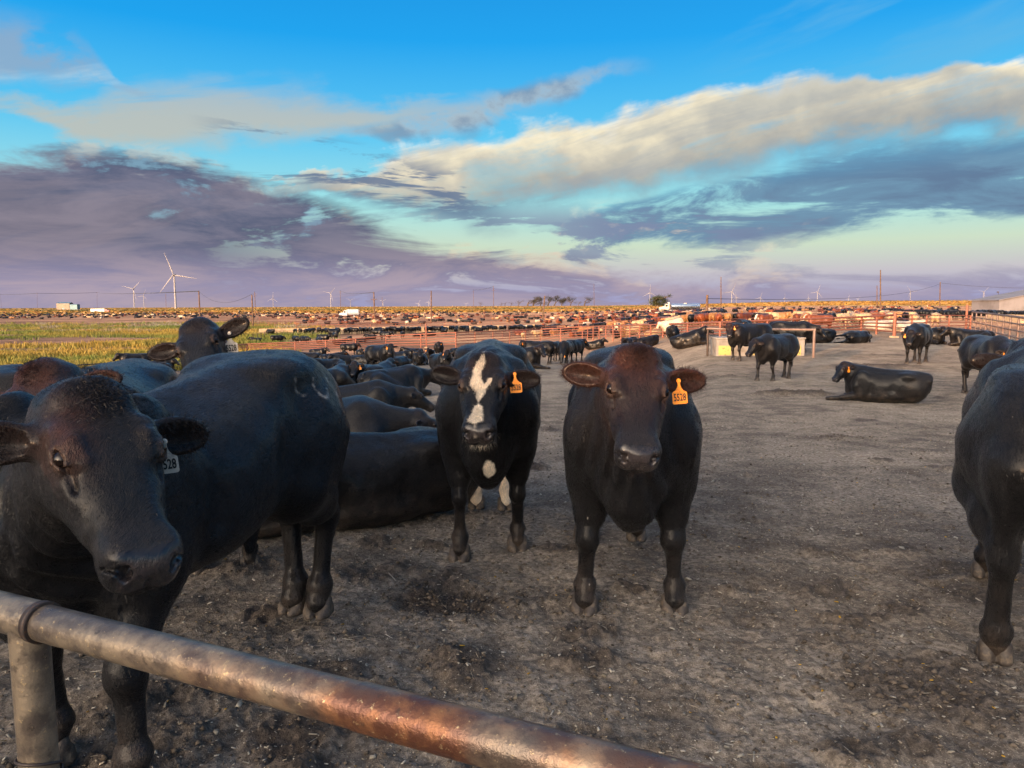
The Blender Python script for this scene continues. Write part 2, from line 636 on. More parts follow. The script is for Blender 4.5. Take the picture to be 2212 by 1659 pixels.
def raw_mesh(name, verts, faces, smooth=True):
    """fast mesh from numpy arrays; faces all quads or all tris"""
    me = bpy.data.meshes.new(name)
    n = faces.shape[1]
    me.vertices.add(len(verts))
    me.vertices.foreach_set('co', np.asarray(verts, np.float32).ravel())
    me.loops.add(faces.size)
    me.loops.foreach_set('vertex_index', faces.astype(np.int32).ravel())
    me.polygons.add(len(faces))
    me.polygons.foreach_set('loop_start', np.arange(0, faces.size, n, dtype=np.int32))
    if smooth:
        me.polygons.foreach_set('use_smooth', np.ones(len(faces), bool))
    me.update(calc_edges=True)
    me.validate()
    return me


def set_col(me, rgb, name='Col'):
    a = me.color_attributes.new(name, 'FLOAT_COLOR', 'POINT')
    c = np.ones((len(me.vertices), 4), np.float32)
    c[:, :rgb.shape[1]] = rgb
    a.data.foreach_set('color', c.ravel())


def vnoise(P, scale, seed=0, octaves=3, gain=0.5):
    """value noise, P (N,3) -> about -1..1"""
    out = np.zeros(len(P))
    amp, tot = 1.0, 0.0
    Q = np.asarray(P, float) * scale + seed * 17.31
    for o in range(octaves):
        I = np.floor(Q).astype(np.int64)
        F = Q - I
        F = F * F * (3 - 2 * F)
        r = np.zeros(len(P))
        for dx in (0, 1):
            for dy in (0, 1):
                for dz in (0, 1):
                    h = (I[:, 0] + dx) * 374761393 + (I[:, 1] + dy) * 668265263 + (I[:, 2] + dz) * 2147483647 + seed * 1274126177
                    h = (h ^ (h >> 13)) * 1274126177
                    h = (h ^ (h >> 16)) & 0xFFFF
                    wgt = (F[:, 0] if dx else 1 - F[:, 0]) * (F[:, 1] if dy else 1 - F[:, 1]) * (F[:, 2] if dz else 1 - F[:, 2])
                    r += wgt * (h / 32767.5 - 1)
        out += amp * r
        tot += amp
        amp *= gain
        Q = Q * 2.03 + 5.7
    return out / tot


def frame(x, up):
    """rotation with columns (forward x, left y, up z)"""
    x = np.asarray(x, float)
    x = x / np.linalg.norm(x)
    y = np.cross(up, x)
    y = y / np.linalg.norm(y)
    z = np.cross(x, y)
    return np.stack([x, y, z], 1)


# =====================================================================
# CATTLE
# =====================================================================
def eye_frame(s):
    """centre, outward normal, long axis and upward axis of the eye on side s, in the head frame"""
    nv = V(0.22, s * 0.78, 0.58)
    nv = nv / np.linalg.norm(nv)
    lx = V(0.62, -s * 0.42, -0.38)
    lx = lx - nv * (lx @ nv)
    lx = lx / np.linalg.norm(lx)
    uv = np.cross(nv, lx)
    if uv[2] - uv[0] < 0:
        uv = -uv
    return V(0.178, s * 0.0985, -0.004), nv, lx, uv


def head_prims(o, M, detail, ears, mouth=0.0):
    """head frame: x poll -> muzzle along the face, y to the animal's left, z out of the forehead.
    ears: per side (left, right) a tuple (droop, back, twist) in radians"""
    P = []
    L = lambda p: P.append(in_frame(p, o, M))
    L(loft([-0.07, -0.02, 0.05, 0.12, 0.19, 0.27, 0.35, 0.42, 0.475, 0.515],
           [-0.03, 0.020, 0.040, 0.044, 0.036, 0.020, 0.010, 0.006, -0.002, -0.040],
           [-0.13, -0.19, -0.228, -0.246, -0.240, -0.215, -0.184, -0.160, -0.145, -0.110],
           [0.070, 0.104, 0.120, 0.125, 0.121, 0.102, 0.084, 0.080, 0.079, 0.050], n=2.6, taper=0.15, k=0.05))
    for s in (1, -1):
        L(el((0.09, s * 0.080, -0.125), (0.105, 0.036, 0.098), k=0.05))          # cheek
        L(rc((0.105, s * 0.096, 0.012), (0.150, s * 0.100, 0.012), 0.020, 0.017, k=0.05))   # brow
        L(rc((0.23, s * 0.090, -0.058), (0.34, s * 0.07, -0.080), 0.020, 0.018, k=0.05))  # cheek bone
        L(el((0.450, s * 0.056, -0.060), (0.058, 0.034, 0.056), k=0.03))          # muzzle sides
        L(el((0.478, s * 0.044, -0.092), (0.034, 0.036, 0.026), k=0.025))         # upper lip
    L(el((0.484, 0, -0.046), (0.032, 0.062, 0.040), k=0.02))                      # nose pad
    L(el((0.440, 0, -0.140), (0.060, 0.052, 0.030), k=0.025))                     # lower lip
    L(el((-0.005, 0, 0.024), (0.060, 0.085, 0.036), k=0.05))                      # poll
    if detail:
        for s in (1, -1):
            ec, nv, lx, uv = eye_frame(s)
            E = np.stack([lx, uv, nv], 1)
            L(el(ec, (0.040, 0.033, 0.031), k=0.016))                             # lids
            L(el(ec + nv * 0.033, (0.0310, 0.0190, 0.026), M=E, k=0.004, op='c'))
            for t0, t1 in ((-0.028, 0.0), (0.0, 0.026)):
                z0, z1 = 0.018 - 10 * t0 * t0, 0.018 - 10 * t1 * t1
                L(rc(ec + nv * 0.030 + lx * t0 + uv * z0, ec + nv * 0.030 + lx * t1 + uv * z1, 0.0062, 0.0062, k=0.008))     # upper lid
                L(rc(ec + nv * 0.027 + lx * t0 - uv * z0, ec + nv * 0.027 + lx * t1 - uv * z1, 0.0050, 0.0050, k=0.008))     # lower lid
            L(rc(ec + uv * 0.040 - lx * 0.030 + nv * 0.008, ec + uv * 0.038 + lx * 0.030 + nv * 0.004, 0.012, 0.010, k=0.03))   # brow ridge
            L(rc(ec + lx * 0.040 + nv * 0.016, ec + lx * 0.085 - uv * 0.010 + nv * 0.002, 0.008, 0.006, k=0.014, op='c'))      # tear groove
            L(el((0.500, s * 0.053, -0.040), (0.030, 0.013, 0.021), M=frame(V(1, s * 0.75, 0.0), V(0, s * 0.55, 1)), k=0.008, op='c'))
            L(rc(V(0.498, s * 0.064, -0.034), V(0.470, s * 0.084, -0.052), 0.008, 0.006, k=0.012, op='c'))
            L(rc(V(0.33, s * 0.078, -0.130), V(0.475, s * 0.058, -0.120), 0.006, 0.007, k=0.012, op='c'))   # mouth line
        L(rc(V(0.492, 0.05, -0.118), V(0.492, -0.05, -0.118), 0.006, 0.006, k=0.010, op='c'))
        L(rc(V(0.516, 0, -0.050), V(0.510, 0, -0.100), 0.004, 0.004, k=0.010, op='c'))
    for s, (droop, back, twist) in zip((1, -1), ears):
        e1 = V(-math.sin(back), s * math.cos(back) * math.cos(droop), -math.sin(droop) * math.cos(back))
        up = V(-math.cos(twist) * 0.9, 0, math.sin(twist) + 0.25)               # width axis: roughly along -x (up the head)
        e3 = np.cross(e1, up)
        e3 = e3 / np.linalg.norm(e3)
        if e3[2] < 0:
            e3 = -e3
        e2 = np.cross(e3, e1)
        E = np.stack([e1, e2, e3], 1)
        b = V(0.074, s * 0.092, -0.052)
        P.append(in_frame(rc(b, b + e1 * 0.055, 0.036, 0.034, k=0.03), o, M))
        c = b + e1 * 0.132
        if detail:
            P.append(in_frame(el(c, (0.106, 0.058, 0.021), M=E, k=0.020), o, M))
            P.append(in_frame(el(c + e3 * 0.019 + e1 * 0.004, (0.088, 0.044, 0.023), M=E, k=0.008, op='c'), o, M))
        else:
            P.append(in_frame(el(c, (0.108, 0.060, 0.026), M=E, k=0.02), o, M))
    return P


EARS0 = ((0.18, 0.25, 0.5), (0.18, 0.25, 0.5))


def leg_front(foot, s, girth=1.0, root=None):
    fx, fy = foot[0], foot[1]
    z0 = foot[2] if len(foot) > 2 else 0.0
    sh = V(0.50, s * 0.19, 0.98) if root is None else root
    eb = V(0.40 + 0.25 * (fx - 0.46), s * 0.19 + 0.3 * (fy - s * 0.2), 0.70)
    kn = V(0.45 * eb[0] + 0.55 * fx + 0.03, 0.4 * eb[1] + 0.6 * fy, 0.405 + z0 * 0.5)
    fe = V(fx - 0.025, fy, 0.150 + z0)
    co = V(fx + 0.005, fy, 0.075 + z0)
    g = girth
    return [rc(sh, eb, 0.135 * g, 0.115 * g, k=0.09), rc(eb, kn + V(0, 0, 0.05), 0.108 * g, 0.050 * g, k=0.05),
            rc(eb + V(0.02, 0, -0.05), eb * 0.45 + kn * 0.55, 0.095 * g, 0.072 * g, k=0.05),
            el(kn + V(0.010, 0, 0), (0.060 * g, 0.059 * g, 0.072 * g), k=0.022),
            rc(kn, fe + V(0, 0, 0.03), 0.044 * g, 0.038 * g, k=0.022),
            el(fe, (0.052 * g, 0.057 * g, 0.046 * g), k=0.022), rc(fe, co, 0.044 * g, 0.052 * g, k=0.02),
            rc(fe + V(-0.045, 0.022, -0.01), fe + V(-0.05, 0.022, -0.03), 0.016, 0.012, k=0.012),
            rc(fe + V(-0.045, -0.022, -0.01), fe + V(-0.05, -0.022, -0.03), 0.016, 0.012, k=0.012)]


def leg_hind(foot, s, girth=1.0):
    fx, fy = foot[0], foot[1]
    z0 = foot[2] if len(foot) > 2 else 0.0
    g = girth
    st = V(-0.44 + 0.35 * (fx + 0.72), s * 0.225, 0.76)
    hk = V(fx - 0.075, 0.25 * s * 0.2 + 0.75 * fy, 0.50 + z0 * 0.6)
    fe = V(fx - 0.02, fy, 0.155 + z0)
    co = V(fx + 0.01, fy, 0.075 + z0)
    ga = st * 0.5 + hk * 0.5 + V(-0.02, 0, 0.0)
    return [el((-0.70, s * 0.185, 0.95), (0.27, 0.15, 0.33), k=0.10), rc(V(-0.60, s * 0.2, 0.98), st, 0.19, 0.145 * g, k=0.10),
            rc(st, ga, 0.135 * g, 0.098 * g, k=0.06), rc(ga, hk + V(0.015, 0, 0.05), 0.095 * g, 0.060 * g, k=0.05),
            rc(V(-0.92, s * 0.16, 0.92), hk + V(-0.05, 0, 0.16), 0.12, 0.045, k=0.07),
            rc(hk + V(-0.045, 0, 0.10), hk + V(-0.03, 0, -0.01), 0.030, 0.040, k=0.03),
            el(hk, (0.068 * g, 0.055 * g, 0.080 * g), k=0.025), rc(hk, fe + V(0, 0, 0.03), 0.048 * g, 0.042 * g, k=0.025),
            el(fe, (0.054 * g, 0.058 * g, 0.052 * g), k=0.03), rc(fe, co, 0.048 * g, 0.053 * g, k=0.025),
            rc(fe + V(-0.045, 0.022, -0.01), fe + V(-0.05, 0.022, -0.03), 0.016, 0.012, k=0.012),
            rc(fe + V(-0.045, -0.022, -0.01), fe + V(-0.05, -0.022, -0.03), 0.016, 0.012, k=0.012)]


def torso_prims(dz=0.0, wide=1.0, belly=0.0, drop=0.0):
    xs = [-1.03, -0.96, -0.82, -0.62, -0.38, -0.10, 0.18, 0.42, 0.60, 0.72, 0.78]
    top = np.array([1.20, 1.285, 1.335, 1.350, 1.325, 1.305, 1.310, 1.335, 1.290, 1.180, 1.06]) + dz
    top = top - drop * sstep(np.array(xs), -0.5, 0.4)
    bot = np.array([1.00, 0.86, 0.78, 0.74, 0.67, 0.595, 0.56, 0.565, 0.60, 0.68, 0.80]) + dz - belly
    hw = np.array([0.09, 0.165, 0.235, 0.275, 0.325, 0.370, 0.360, 0.300, 0.235, 0.170, 0.10]) * wide
    P = [loft(xs, top, bot, hw, n=2.25, taper=-0.10, k=0.08)]
    for s in (1, -1):
        P.append(el((0.45, s * 0.235 * wide, 0.98 + dz), (0.20, 0.10, 0.30), k=0.09))    # shoulder
        P.append(el((-0.52, s * 0.200, 1.255 + dz), (0.14, 0.07, 0.05), k=0.13))        # hook bone
        P.append(el((-0.98, s * 0.10, 1.17 + dz), (0.06, 0.05, 0.05), k=0.06))          # pin bone
        P.append(rc((-0.50, s * 0.215 * wide, 1.265 + dz), (-0.56, s * 0.225 * wide, 1.235 + dz), 0.022, 0.022, k=0.07))
        P.append(rc((0.36, s * 0.10, 1.26 + dz - drop), (0.56, s * 0.275 * wide, 0.92 + dz), 0.040, 0.050, k=0.07))   # shoulder blade
        P.append(rc((0.56, s * 0.275 * wide, 0.92 + dz), (0.40, s * 0.28 * wide, 0.74 + dz), 0.055, 0.05, k=0.06))    # upper arm
        P.append(rc((-0.30, s * 0.40 * wide, 1.20 + dz), (-0.24, s * 0.40 * wide, 0.92 + dz), 0.030, 0.045, k=0.10, op='c'))   # hollow of the flank
        P.append(rc((0.20, s * 0.385 * wide, 1.16 + dz), (0.22, s * 0.375 * wide, 0.80 + dz), 0.026, 0.034, k=0.07, op='c'))   # behind the shoulder
    P.append(el((0.64, 0, 0.68 + dz), (0.14, 0.13, 0.15), k=0.09))
    P.append(rc((0.74, 0, 0.80 + dz), (0.62, 0, 0.55 + dz), 0.045, 0.055, k=0.09))                       # brisket
    P.append(rc((-0.96, 0, 1.25 + dz), (0.45, 0, 1.28 + dz - drop), 0.05, 0.06, k=0.10))       # spine
    return P


def neck_prims(o, M, dz=0.0, withers=V(0.42, 0, 1.20), chest=V(0.62, 0, 0.82), thick=1.0):
    w, c = withers + V(0, 0, dz), chest + V(0, 0, dz)
    hp = lambda x, y, z: o + M @ V(x, y, z)
    poll, thr, mid = hp(-0.02, 0, -0.075), hp(0.06, 0, -0.165), hp(0.0, 0, -0.12)
    t = thick
    P = [rc(w, poll, 0.16 * t, 0.095 * t, k=0.10), rc((w + c) / 2 - V(0.02, 0, 0), mid, 0.21 * t, 0.110 * t, k=0.10),
         rc(c - V(0.04, 0, 0), thr, 0.155 * t, 0.090 * t, k=0.10), rc(c + V(0.08, 0, -0.06), (c * 0.4 + thr * 0.6) + V(0, 0, -0.07), 0.055 * t, 0.040 * t, k=0.10)]
    return P


def tail_prims(pts, r0=0.036, r1=0.018, switch=True):
    P = []
    n = len(pts) - 1
    for i in range(n):
        a, b = r0 + (r1 - r0) * i / n, r0 + (r1 - r0) * (i + 1) / n
        P.append(rc(pts[i], pts[i + 1], a, b, k=0.03))
    if switch:
        P.append(el(np.asarray(pts[-1]) + V(0, 0, -0.05), (0.035, 0.03, 0.13), k=0.03))
    return P


# ---- coats ----------------------------------------------------------
BLACK = V(0.0046, 0.0044, 0.0049)
BROWNBLACK = V(0.020, 0.0115, 0.0085)
REDDISH = V(0.046, 0.0165, 0.0098)


def coat_colour(verts, o, M, kind, seed):
    """base colour per vertex; the animal's own markings"""
    n1 = vnoise(verts, 3.0, seed, 3)
    n2 = vnoise(verts, 14.0, seed + 3, 3)
    Q = (verts - o) @ M
    hx, hy, hz = Q[:, 0], Q[:, 1], Q[:, 2]
    onhead = sstep(-hx, 0.12, 0.02) * sstep(np.abs(hy), 0.36, 0.30) * sstep(hx, 0.60, 0.55) * sstep(np.abs(hz), 0.40, 0.33)
    base = {'black': BLACK, 'brown': BLACK * 1.15, 'red': V(0.17, 0.045, 0.016), 'tan': V(0.25, 0.125, 0.048), 'cream': V(0.40, 0.28, 0.155),
            'white': V(0.48, 0.40, 0.30), 'darkred': V(0.085, 0.024, 0.012), 'hereford': V(0.16, 0.045, 0.018)}[kind]
    C = np.tile(base, (len(verts), 1))
    C = C * (1 + 0.35 * n1 + 0.20 * n2)[:, None]
    if kind in ('black', 'brown'):
        # sun-bleached rusty hair on the poll, forehead, ears and along the back
        fore = onhead * sstep(hx, 0.24, 0.02) * sstep(hz, -0.06, 0.01) * np.clip(0.75 + 0.9 * n2, 0.1, 1)
        ear = onhead * sstep(np.abs(hy), 0.12, 0.16) * sstep(-np.abs(hx - 0.06), -0.19, -0.15) * sstep(hz, -0.20, -0.14)
        amt = (0.75 if kind == 'brown' else 0.16) * np.clip(0.75 + 0.7 * n1, 0, 1)
        face = onhead * sstep(-hx, -0.42, -0.22)
        neck = sstep(verts[:, 0], 0.45, 0.85) * sstep(verts[:, 2], 0.75, 1.15)
        f = np.clip(fore * amt + ear * (0.32 if kind == 'brown' else 0.12) + (0.14 * face + 0.10 * neck if kind == 'brown' else 0), 0, 1)[:, None]
        C = C * (1 - f) + REDDISH * (1 + 0.35 * n2[:, None]) * f
        muz = onhead * sstep(hx, 0.33, 0.44)
        C = C * (1 - 0.5 * muz[:, None]) + V(0.014, 0.0125, 0.013) * 0.5 * muz[:, None]
        pad = onhead * sstep(hx, 0.462, 0.478) * sstep(hz, -0.100, -0.088) * sstep(-hz, 0.0, 0.016) * sstep(-np.abs(hy), -0.075, -0.060)
        C = C * (1 - pad[:, None]) + V(0.030, 0.024, 0.024) * pad[:, None]
    if kind == 'hereford':
        f = (onhead * sstep(np.abs(hy), 0.12, 0.09))[:, None]
        C = C * (1 - f) + V(0.6, 0.52, 0.42) * f
    if kind in ('tan', 'cream', 'white', 'red', 'darkred', 'hereford'):
        low = sstep(-verts[:, 2], -0.45, -0.05)[:, None] * 0.25
        C = C * (1 - low) + V(0.10, 0.07, 0.045) * low
    if kind in ('black', 'brown') and len(verts) > 9000:
        dl = sstep(-verts[:, 2], -0.48, -0.08) * np.clip(0.35 + 0.9 * n2, 0, 1)
        dl = np.maximum(dl * 0.40, 0.8 * sstep(-verts[:, 2], -0.13, -0.09) * np.clip(0.3 + 0.9 * n2, 0, 1))
        ec = np.minimum(np.linalg.norm(Q - V(0.184, 0.120, 0.012), axis=1), np.linalg.norm(Q - V(0.184, -0.120, 0.012), axis=1))
        lid = sstep(-ec, -0.042, -0.028) * 0.35
        C = C * (1 - dl[:, None]) + V(0.075, 0.055, 0.040) * dl[:, None]
        C = C * (1 - lid[:, None]) + V(0.10, 0.062, 0.042) * lid[:, None]
    wet = onhead * sstep(hx, 0.455, 0.475) * sstep(hz, -0.100, -0.085) * sstep(-hz, -0.012, 0.004) * sstep(np.abs(hy), 0.085, 0.070)
    return np.clip(C, 0.002, 0.9), wet, (hx, hy, hz, onhead, n1, n2)


def coat_material():
    m = bpy.data.materials.new('cattle_coat')
    m.use_nodes = True
    m.node_tree.nodes.clear()
    N = NT(m.node_tree)
    at_ = N.node('ShaderNodeAttribute', attribute_name='Col')
    tc = N.node('ShaderNodeTexCoord')
    ob = tc.outputs['Object']
    wob = N.vm('ADD', ob, N.vm('MULTIPLY', N.comb(N.noise(ob, 2.0, 2, 0.5), N.noise(ob, 2.4, 2, 0.5), N.noise(ob, 1.7, 2, 0.5)), (0.25, 0.25, 0.25)))
    hair = N.noise(N.vm('MULTIPLY', wob, (38.0, 170.0, 70.0)), 1.0, 3, 0.65)
    hair2 = N.noise(N.vm('MULTIPLY', wob, (120.0, 520.0, 240.0)), 1.0, 2, 0.6)
    lump = N.noise(ob, 6.0, 4, 0.55)
    dust = N.noise(ob, 2.3, 5, 0.6)
    col = N.mix(N.ss(hair, 0.35, 0.72, 0.0, 0.55), at_.outputs['Color'], N.mix(1.0, at_.outputs['Color'], (2.3, 2.1, 1.9, 1), 'MULTIPLY'))
    col = N.mix(N.ss(dust, 0.52, 0.80, 0.0, 0.07), col, (0.10, 0.078, 0.06, 1))
    vo = N.node('ShaderNodeTexVoronoi', feature='F1')
    N.put(vo.inputs['Vector'], N.vm('MULTIPLY', wob, (1.0, 1.0, 0.55)))
    vo.inputs['Scale'].default_value = 11.0
    fleck = N.mul(N.ss(vo.outputs[0], 0.050, 0.030), N.ss(N.noise(ob, 1.6, 2, 0.5), 0.50, 0.62))
    col = N.mix(N.mul(fleck, 0.8), col, (0.42, 0.38, 0.32, 1))
    b = N.node('ShaderNodeBsdfPrincipled')
    N.put(b.inputs['Base Color'], col)
    rough = N.lin(hair, 0.3, 0.7, 0.24, 0.46)
    rough = N.m('SUBTRACT', rough, N.mul(at_.outputs['Alpha'], 0.30))
    N.put(b.inputs['Roughness'], rough)
    b.inputs['Specular IOR Level'].default_value = 0.18
    N.put(b.inputs['Coat Weight'], N.m('MULTIPLY_ADD', at_.outputs['Alpha'], 0.6, 0.17))
    b.inputs['Coat Roughness'].default_value = 0.20
    b.inputs['Sheen Weight'].default_value = 0.03
    b.inputs['Sheen Roughness'].default_value = 0.45
    h = N.add(N.mul(hair, 0.55), N.add(N.mul(hair2, 0.30), N.mul(lump, 1.6)))
    bp = N.node('ShaderNodeBump')
    bp.inputs['Strength'].default_value = 0.85
    bp.inputs['Distance'].default_value = 0.017
    N.put(bp.inputs['Height'], h)
    N.put(b.inputs['Normal'], bp.outputs[0])
    o = N.node('ShaderNodeOutputMaterial')
    N.l.new(b.outputs[0], o.inputs[0])
    return m


def simple_mat(name, col, rough=0.6, metal=0.0, spec=0.5, noise=None, bump=0.0, bscale=40.0, coat=0.0):
    """principled with a noise-broken base colour. noise = (scale, colour2, lo, hi)"""
    m = bpy.data.materials.new(name)
    m.use_nodes = True
    m.node_tree.nodes.clear()
    N = NT(m.node_tree)
    b = N.node('ShaderNodeBsdfPrincipled')
    tc = N.node('ShaderNodeTexCoord').outputs['Object']
    c = tuple(col) if len(col) == 4 else tuple(col) + (1.0,)
    if noise:
        sc, c2, lo, hi = noise
        c2 = tuple(c2) if len(c2) == 4 else tuple(c2) + (1.0,)
        f = N.ss(N.noise(tc, sc, 6, 0.62), lo, hi)
        N.put(b.inputs['Base Color'], N.mix(f, c, c2))
        N.put(b.inputs['Roughness'], N.lin(f, 0, 1, rough, min(1.0, rough + 0.2)))
    else:
        b.inputs['Base Color'].default_value = c
        b.inputs['Roughness'].default_value = rough
    b.inputs['Metallic'].default_value = metal
    b.inputs['Specular IOR Level'].default_value = spec
    b.inputs['Coat Weight'].default_value = coat
    if bump:
        bp = N.node('ShaderNodeBump')
        bp.inputs['Strength'].default_value = bump
        bp.inputs['Distance'].default_value = 0.01
        N.put(bp.inputs['Height'], N.noise(tc, bscale, 5, 0.6))
        N.put(b.inputs['Normal'], bp.outputs[0])
    o = N.node('ShaderNodeOutputMaterial')
    N.l.new(b.outputs[0], o.inputs[0])
    return m


MAT = {}
MAT['coat'] = coat_material()
MAT['eye'] = simple_mat('eye_gloss', (0.007, 0.004, 0.003), 0.10, spec=0.35)
MAT['hoof'] = simple_mat('hoof_horn', (0.050, 0.040, 0.032), 0.55, noise=(26.0, (0.15, 0.115, 0.08), 0.45, 0.68), bump=0.5, bscale=60)
MAT['tag'] = simple_mat('tag_plastic_orange', (0.92, 0.30, 0.02), 0.42, noise=(30.0, (0.70, 0.17, 0.015), 0.52, 0.72))
MAT['tagw'] = simple_mat('tag_plastic_faded', (0.62, 0.54, 0.44), 0.5, noise=(30.0, (0.30, 0.24, 0.19), 0.52, 0.74))
MAT['ink'] = simple_mat('tag_ink', (0.012, 0.010, 0.010), 0.6)


def link(name, me, mat, parent=None, loc=None, rot=None):
    ob = bpy.data.objects.new(name, me)
    COL.objects.link(ob)
    if mat is not None and hasattr(me, 'materials') and len(me.materials) == 0:
        me.materials.append(mat)
    if parent is not None:
        ob.parent = parent
    if loc is not None:
        ob.location = loc
    if rot is not None:
        ob.rotation_euler = rot
    return ob


def tag(o, label, cat, group=None, kind=None):
    if label:
        o['label'] = label
    if cat:
        o['category'] = cat
    if group:
        o['group'] = group
    if kind:
        o['kind'] = kind
    return o


def make_hoof_mesh(step=0.0065):
    P = []
    for s in (1, -1):
        y = s * 0.034
        P.append(rc(V(-0.012, y, 0.078), V(0.022, y * 1.02, 0.026), 0.033, 0.036, k=0.004))
        P.append(rc(V(0.022, y, 0.022), V(0.052, y * 0.85, 0.014), 0.034, 0.022, k=0.012))
        P.append(rc(V(-0.03, y, 0.045), V(-0.03, y, 0.02), 0.032, 0.034, k=0.012))
    P.append(Prim(V(0, 0, -0.5), 0.62, lambda Q: Q[:, 2] - 0.0, 0.004, 'c'))
    v, q = mesh_field(P, V(-0.09, -0.09, -0.02), V(0.10, 0.09, 0.13), step)
    return raw_mesh('hoof', v, q)


HOOF = make_hoof_mesh()
bm = bmesh.new()
bmesh.ops.create_uvsphere(bm, u_segments=20, v_segments=14, radius=0.0238)
EYE = bpy.data.meshes.new('eye')
bm.to_mesh(EYE)
bm.free()
for p in EYE.polygons:
    p.use_smooth = True


def tag_mesh(w=0.068, h=0.062, neck=0.035, t=0.003):
    """ear tag: square panel with rounded corners that narrows to a neck with a button; hangs down from the origin"""
    pts = []
    r = 0.007
    hw = w / 2
    z0 = -neck
    def arc(cx, cz, a0, a1):
        for i in range(4):
            a = a0 + (a1 - a0) * i / 3
            pts.append((cx + r * math.cos(a), cz + r * math.sin(a)))
    pts += [(0.0065, 0.004), (-0.0065, 0.004), (-0.0060, -0.022), (-0.0095, -0.034), (-hw * 0.55, -0.047)]
    arc(-hw + r, -0.060, math.pi * 0.70, math.pi)
    arc(-hw + r, -0.110 + r, math.pi, math.pi * 1.5)
    arc(hw - r, -0.110 + r, math.pi * 1.5, math.pi * 2)
    arc(hw - r, -0.060, 0, math.pi * 0.30)
    pts += [(hw * 0.55, -0.047), (0.0095, -0.034), (0.0060, -0.022)]
    bm = bmesh.new()
    vs = [bm.verts.new((0, x, z)) for x, z in pts]
    f = bm.faces.new(vs)
    ex = bmesh.ops.extrude_face_region(bm, geom=[f])
    for g in ex['geom']:
        if isinstance(g, bmesh.types.BMVert):
            g.co.x += t
    bmesh.ops.recalc_face_normals(bm, faces=bm.faces)
    me = bpy.data.meshes.new('ear_tag')
    bm.to_mesh(me)
    bm.free()
    return me


def text_mesh(body, size, sx=1.0, extrude=0.0006, name='number', offset=0.0):
    cu = bpy.data.curves.new('tmp_text', 'FONT')
    cu.body = body
    cu.size = size
    cu.align_x = 'CENTER'
    cu.align_y = 'CENTER'
    cu.extrude = extrude
    cu.offset = offset
    cu.resolution_u = 3
    ob = bpy.data.objects.new('tmp_text', cu)
    COL.objects.link(ob)
    dg = bpy.context.evaluated_depsgraph_get()
    dg.update()
    me = bpy.data.meshes.new_from_object(ob.evaluated_get(dg))
    me.name = name
    bpy.data.objects.remove(ob, do_unlink=True)
    co = np.empty(len(me.vertices) * 3, np.float32)
    me.vertices.foreach_get('co', co)
    co = co.reshape(-1, 3)
    # lay the text into the y-z plane, reading along +y when seen from +x
    out = np.stack([co[:, 2], co[:, 0] * sx, co[:, 1]], -1)
    me.vertices.foreach_set('co', out.ravel())
    me.update()
    return me


TAG = tag_mesh()
NUM = text_mesh('5528', 0.047, 0.60, offset=0.0009)
bm = bmesh.new()
bmesh.ops.create_cone(bm, cap_ends=True, segments=14, radius1=0.011, radius2=0.008, depth=0.006)
BUTTON = bpy.data.meshes.new('button')
bmesh.ops.rotate(bm, verts=bm.verts, cent=(0, 0, 0), matrix=Matrix.Rotation(math.pi / 2, 3, 'Y'))
bm.to_mesh(BUTTON)
bm.free()


def add_tag(root, pos, face, mat, number=True, size=1.0, tilt=0.09):
    """ear tag hanging at pos (root's local frame), front turned to `face` (local direction)"""
    fx = Vector((face[0], face[1], 0)).normalized()
    up = Vector((0, 0, 1))
    yv = up.cross(fx)
    R = Matrix((fx, yv, up)).transposed() @ Matrix.Rotation(tilt, 3, 'X')
    me = TAG if mat == 'tag' else TAGW
    t = link('ear_tag', me, MAT[mat], root)
    t.matrix_local = Matrix.Translation(Vector(pos)) @ R.to_4x4() @ Matrix.Scale(size, 4)
    b = link('button', BUTTON_O if mat == 'tag' else BUTTON_W, MAT[mat], t)
    b.location = (0.004, 0, -0.002)
    if number:
        n = link('number', NUM, MAT['ink'], t)
        n.location = (0.0042, 0, -0.080)
    return t


TAG.materials.append(MAT['tag'])
TAGW = TAG.copy()
TAGW.materials.clear()
TAGW.materials.append(MAT['tagw'])
BUTTON_O = BUTTON
BUTTON_O.materials.append(MAT['tag'])
BUTTON_W = BUTTON.copy()
BUTTON_W.materials.clear()
BUTTON_W.materials.append(MAT['tagw'])


class Pose:
    """everything that makes one animal's mesh"""
    def __init__(s, prims, o, M, feet, ears, lie=False):
        s.prims, s.o, s.M, s.feet, s.ears, s.lie = prims, o, M, feet, ears, lie


FEET0 = {'fl': (0.46, 0.19), 'fr': (0.46, -0.19), 'hl': (-0.74, 0.18), 'hr': (-0.74, -0.18)}


def standing(poll=V(0.98, 0, 1.32), axis=V(0.62, 0, -0.78), roll=0.0, up=None, feet=None, ears=EARS0, detail=True, wide=1.0, tail=True, thick=1.0, girth=1.0, gut=0.0, extra=None, drop=0.0):
    feet = feet or FEET0
    M = frame(axis, V(0.3, 0, 1) if up is None else up)
    if roll:
        c, sn = math.cos(roll), math.sin(roll)
        M = M @ np.array([[1, 0, 0], [0, c, -sn], [0, sn, c]])
    P = torso_prims(wide=wide, belly=gut, drop=drop)
    P += leg_front(feet['fl'], 1, girth) + leg_front(feet['fr'], -1, girth) + leg_hind(feet['hl'], 1, girth) + leg_hind(feet['hr'], -1, girth)
    if tail is True:
        P += tail_prims([V(-0.98, 0, 1.25), V(-1.06, 0, 1.14), V(-1.08, 0.02, 0.85), V(-1.06, 0.02, 0.50)])
    elif tail:
        P += tail_prims(tail)
    P.append(el((0.0, 0, 0.555), (0.16, 0.05, 0.05), k=0.05))
    if extra:
        P += extra
    P += neck_prims(poll, M, thick=thick, withers=V(0.42, 0, 1.18 - drop))
    P += head_prims(poll, M, detail, ears)
    return Pose(P, poll, M, feet, ears)


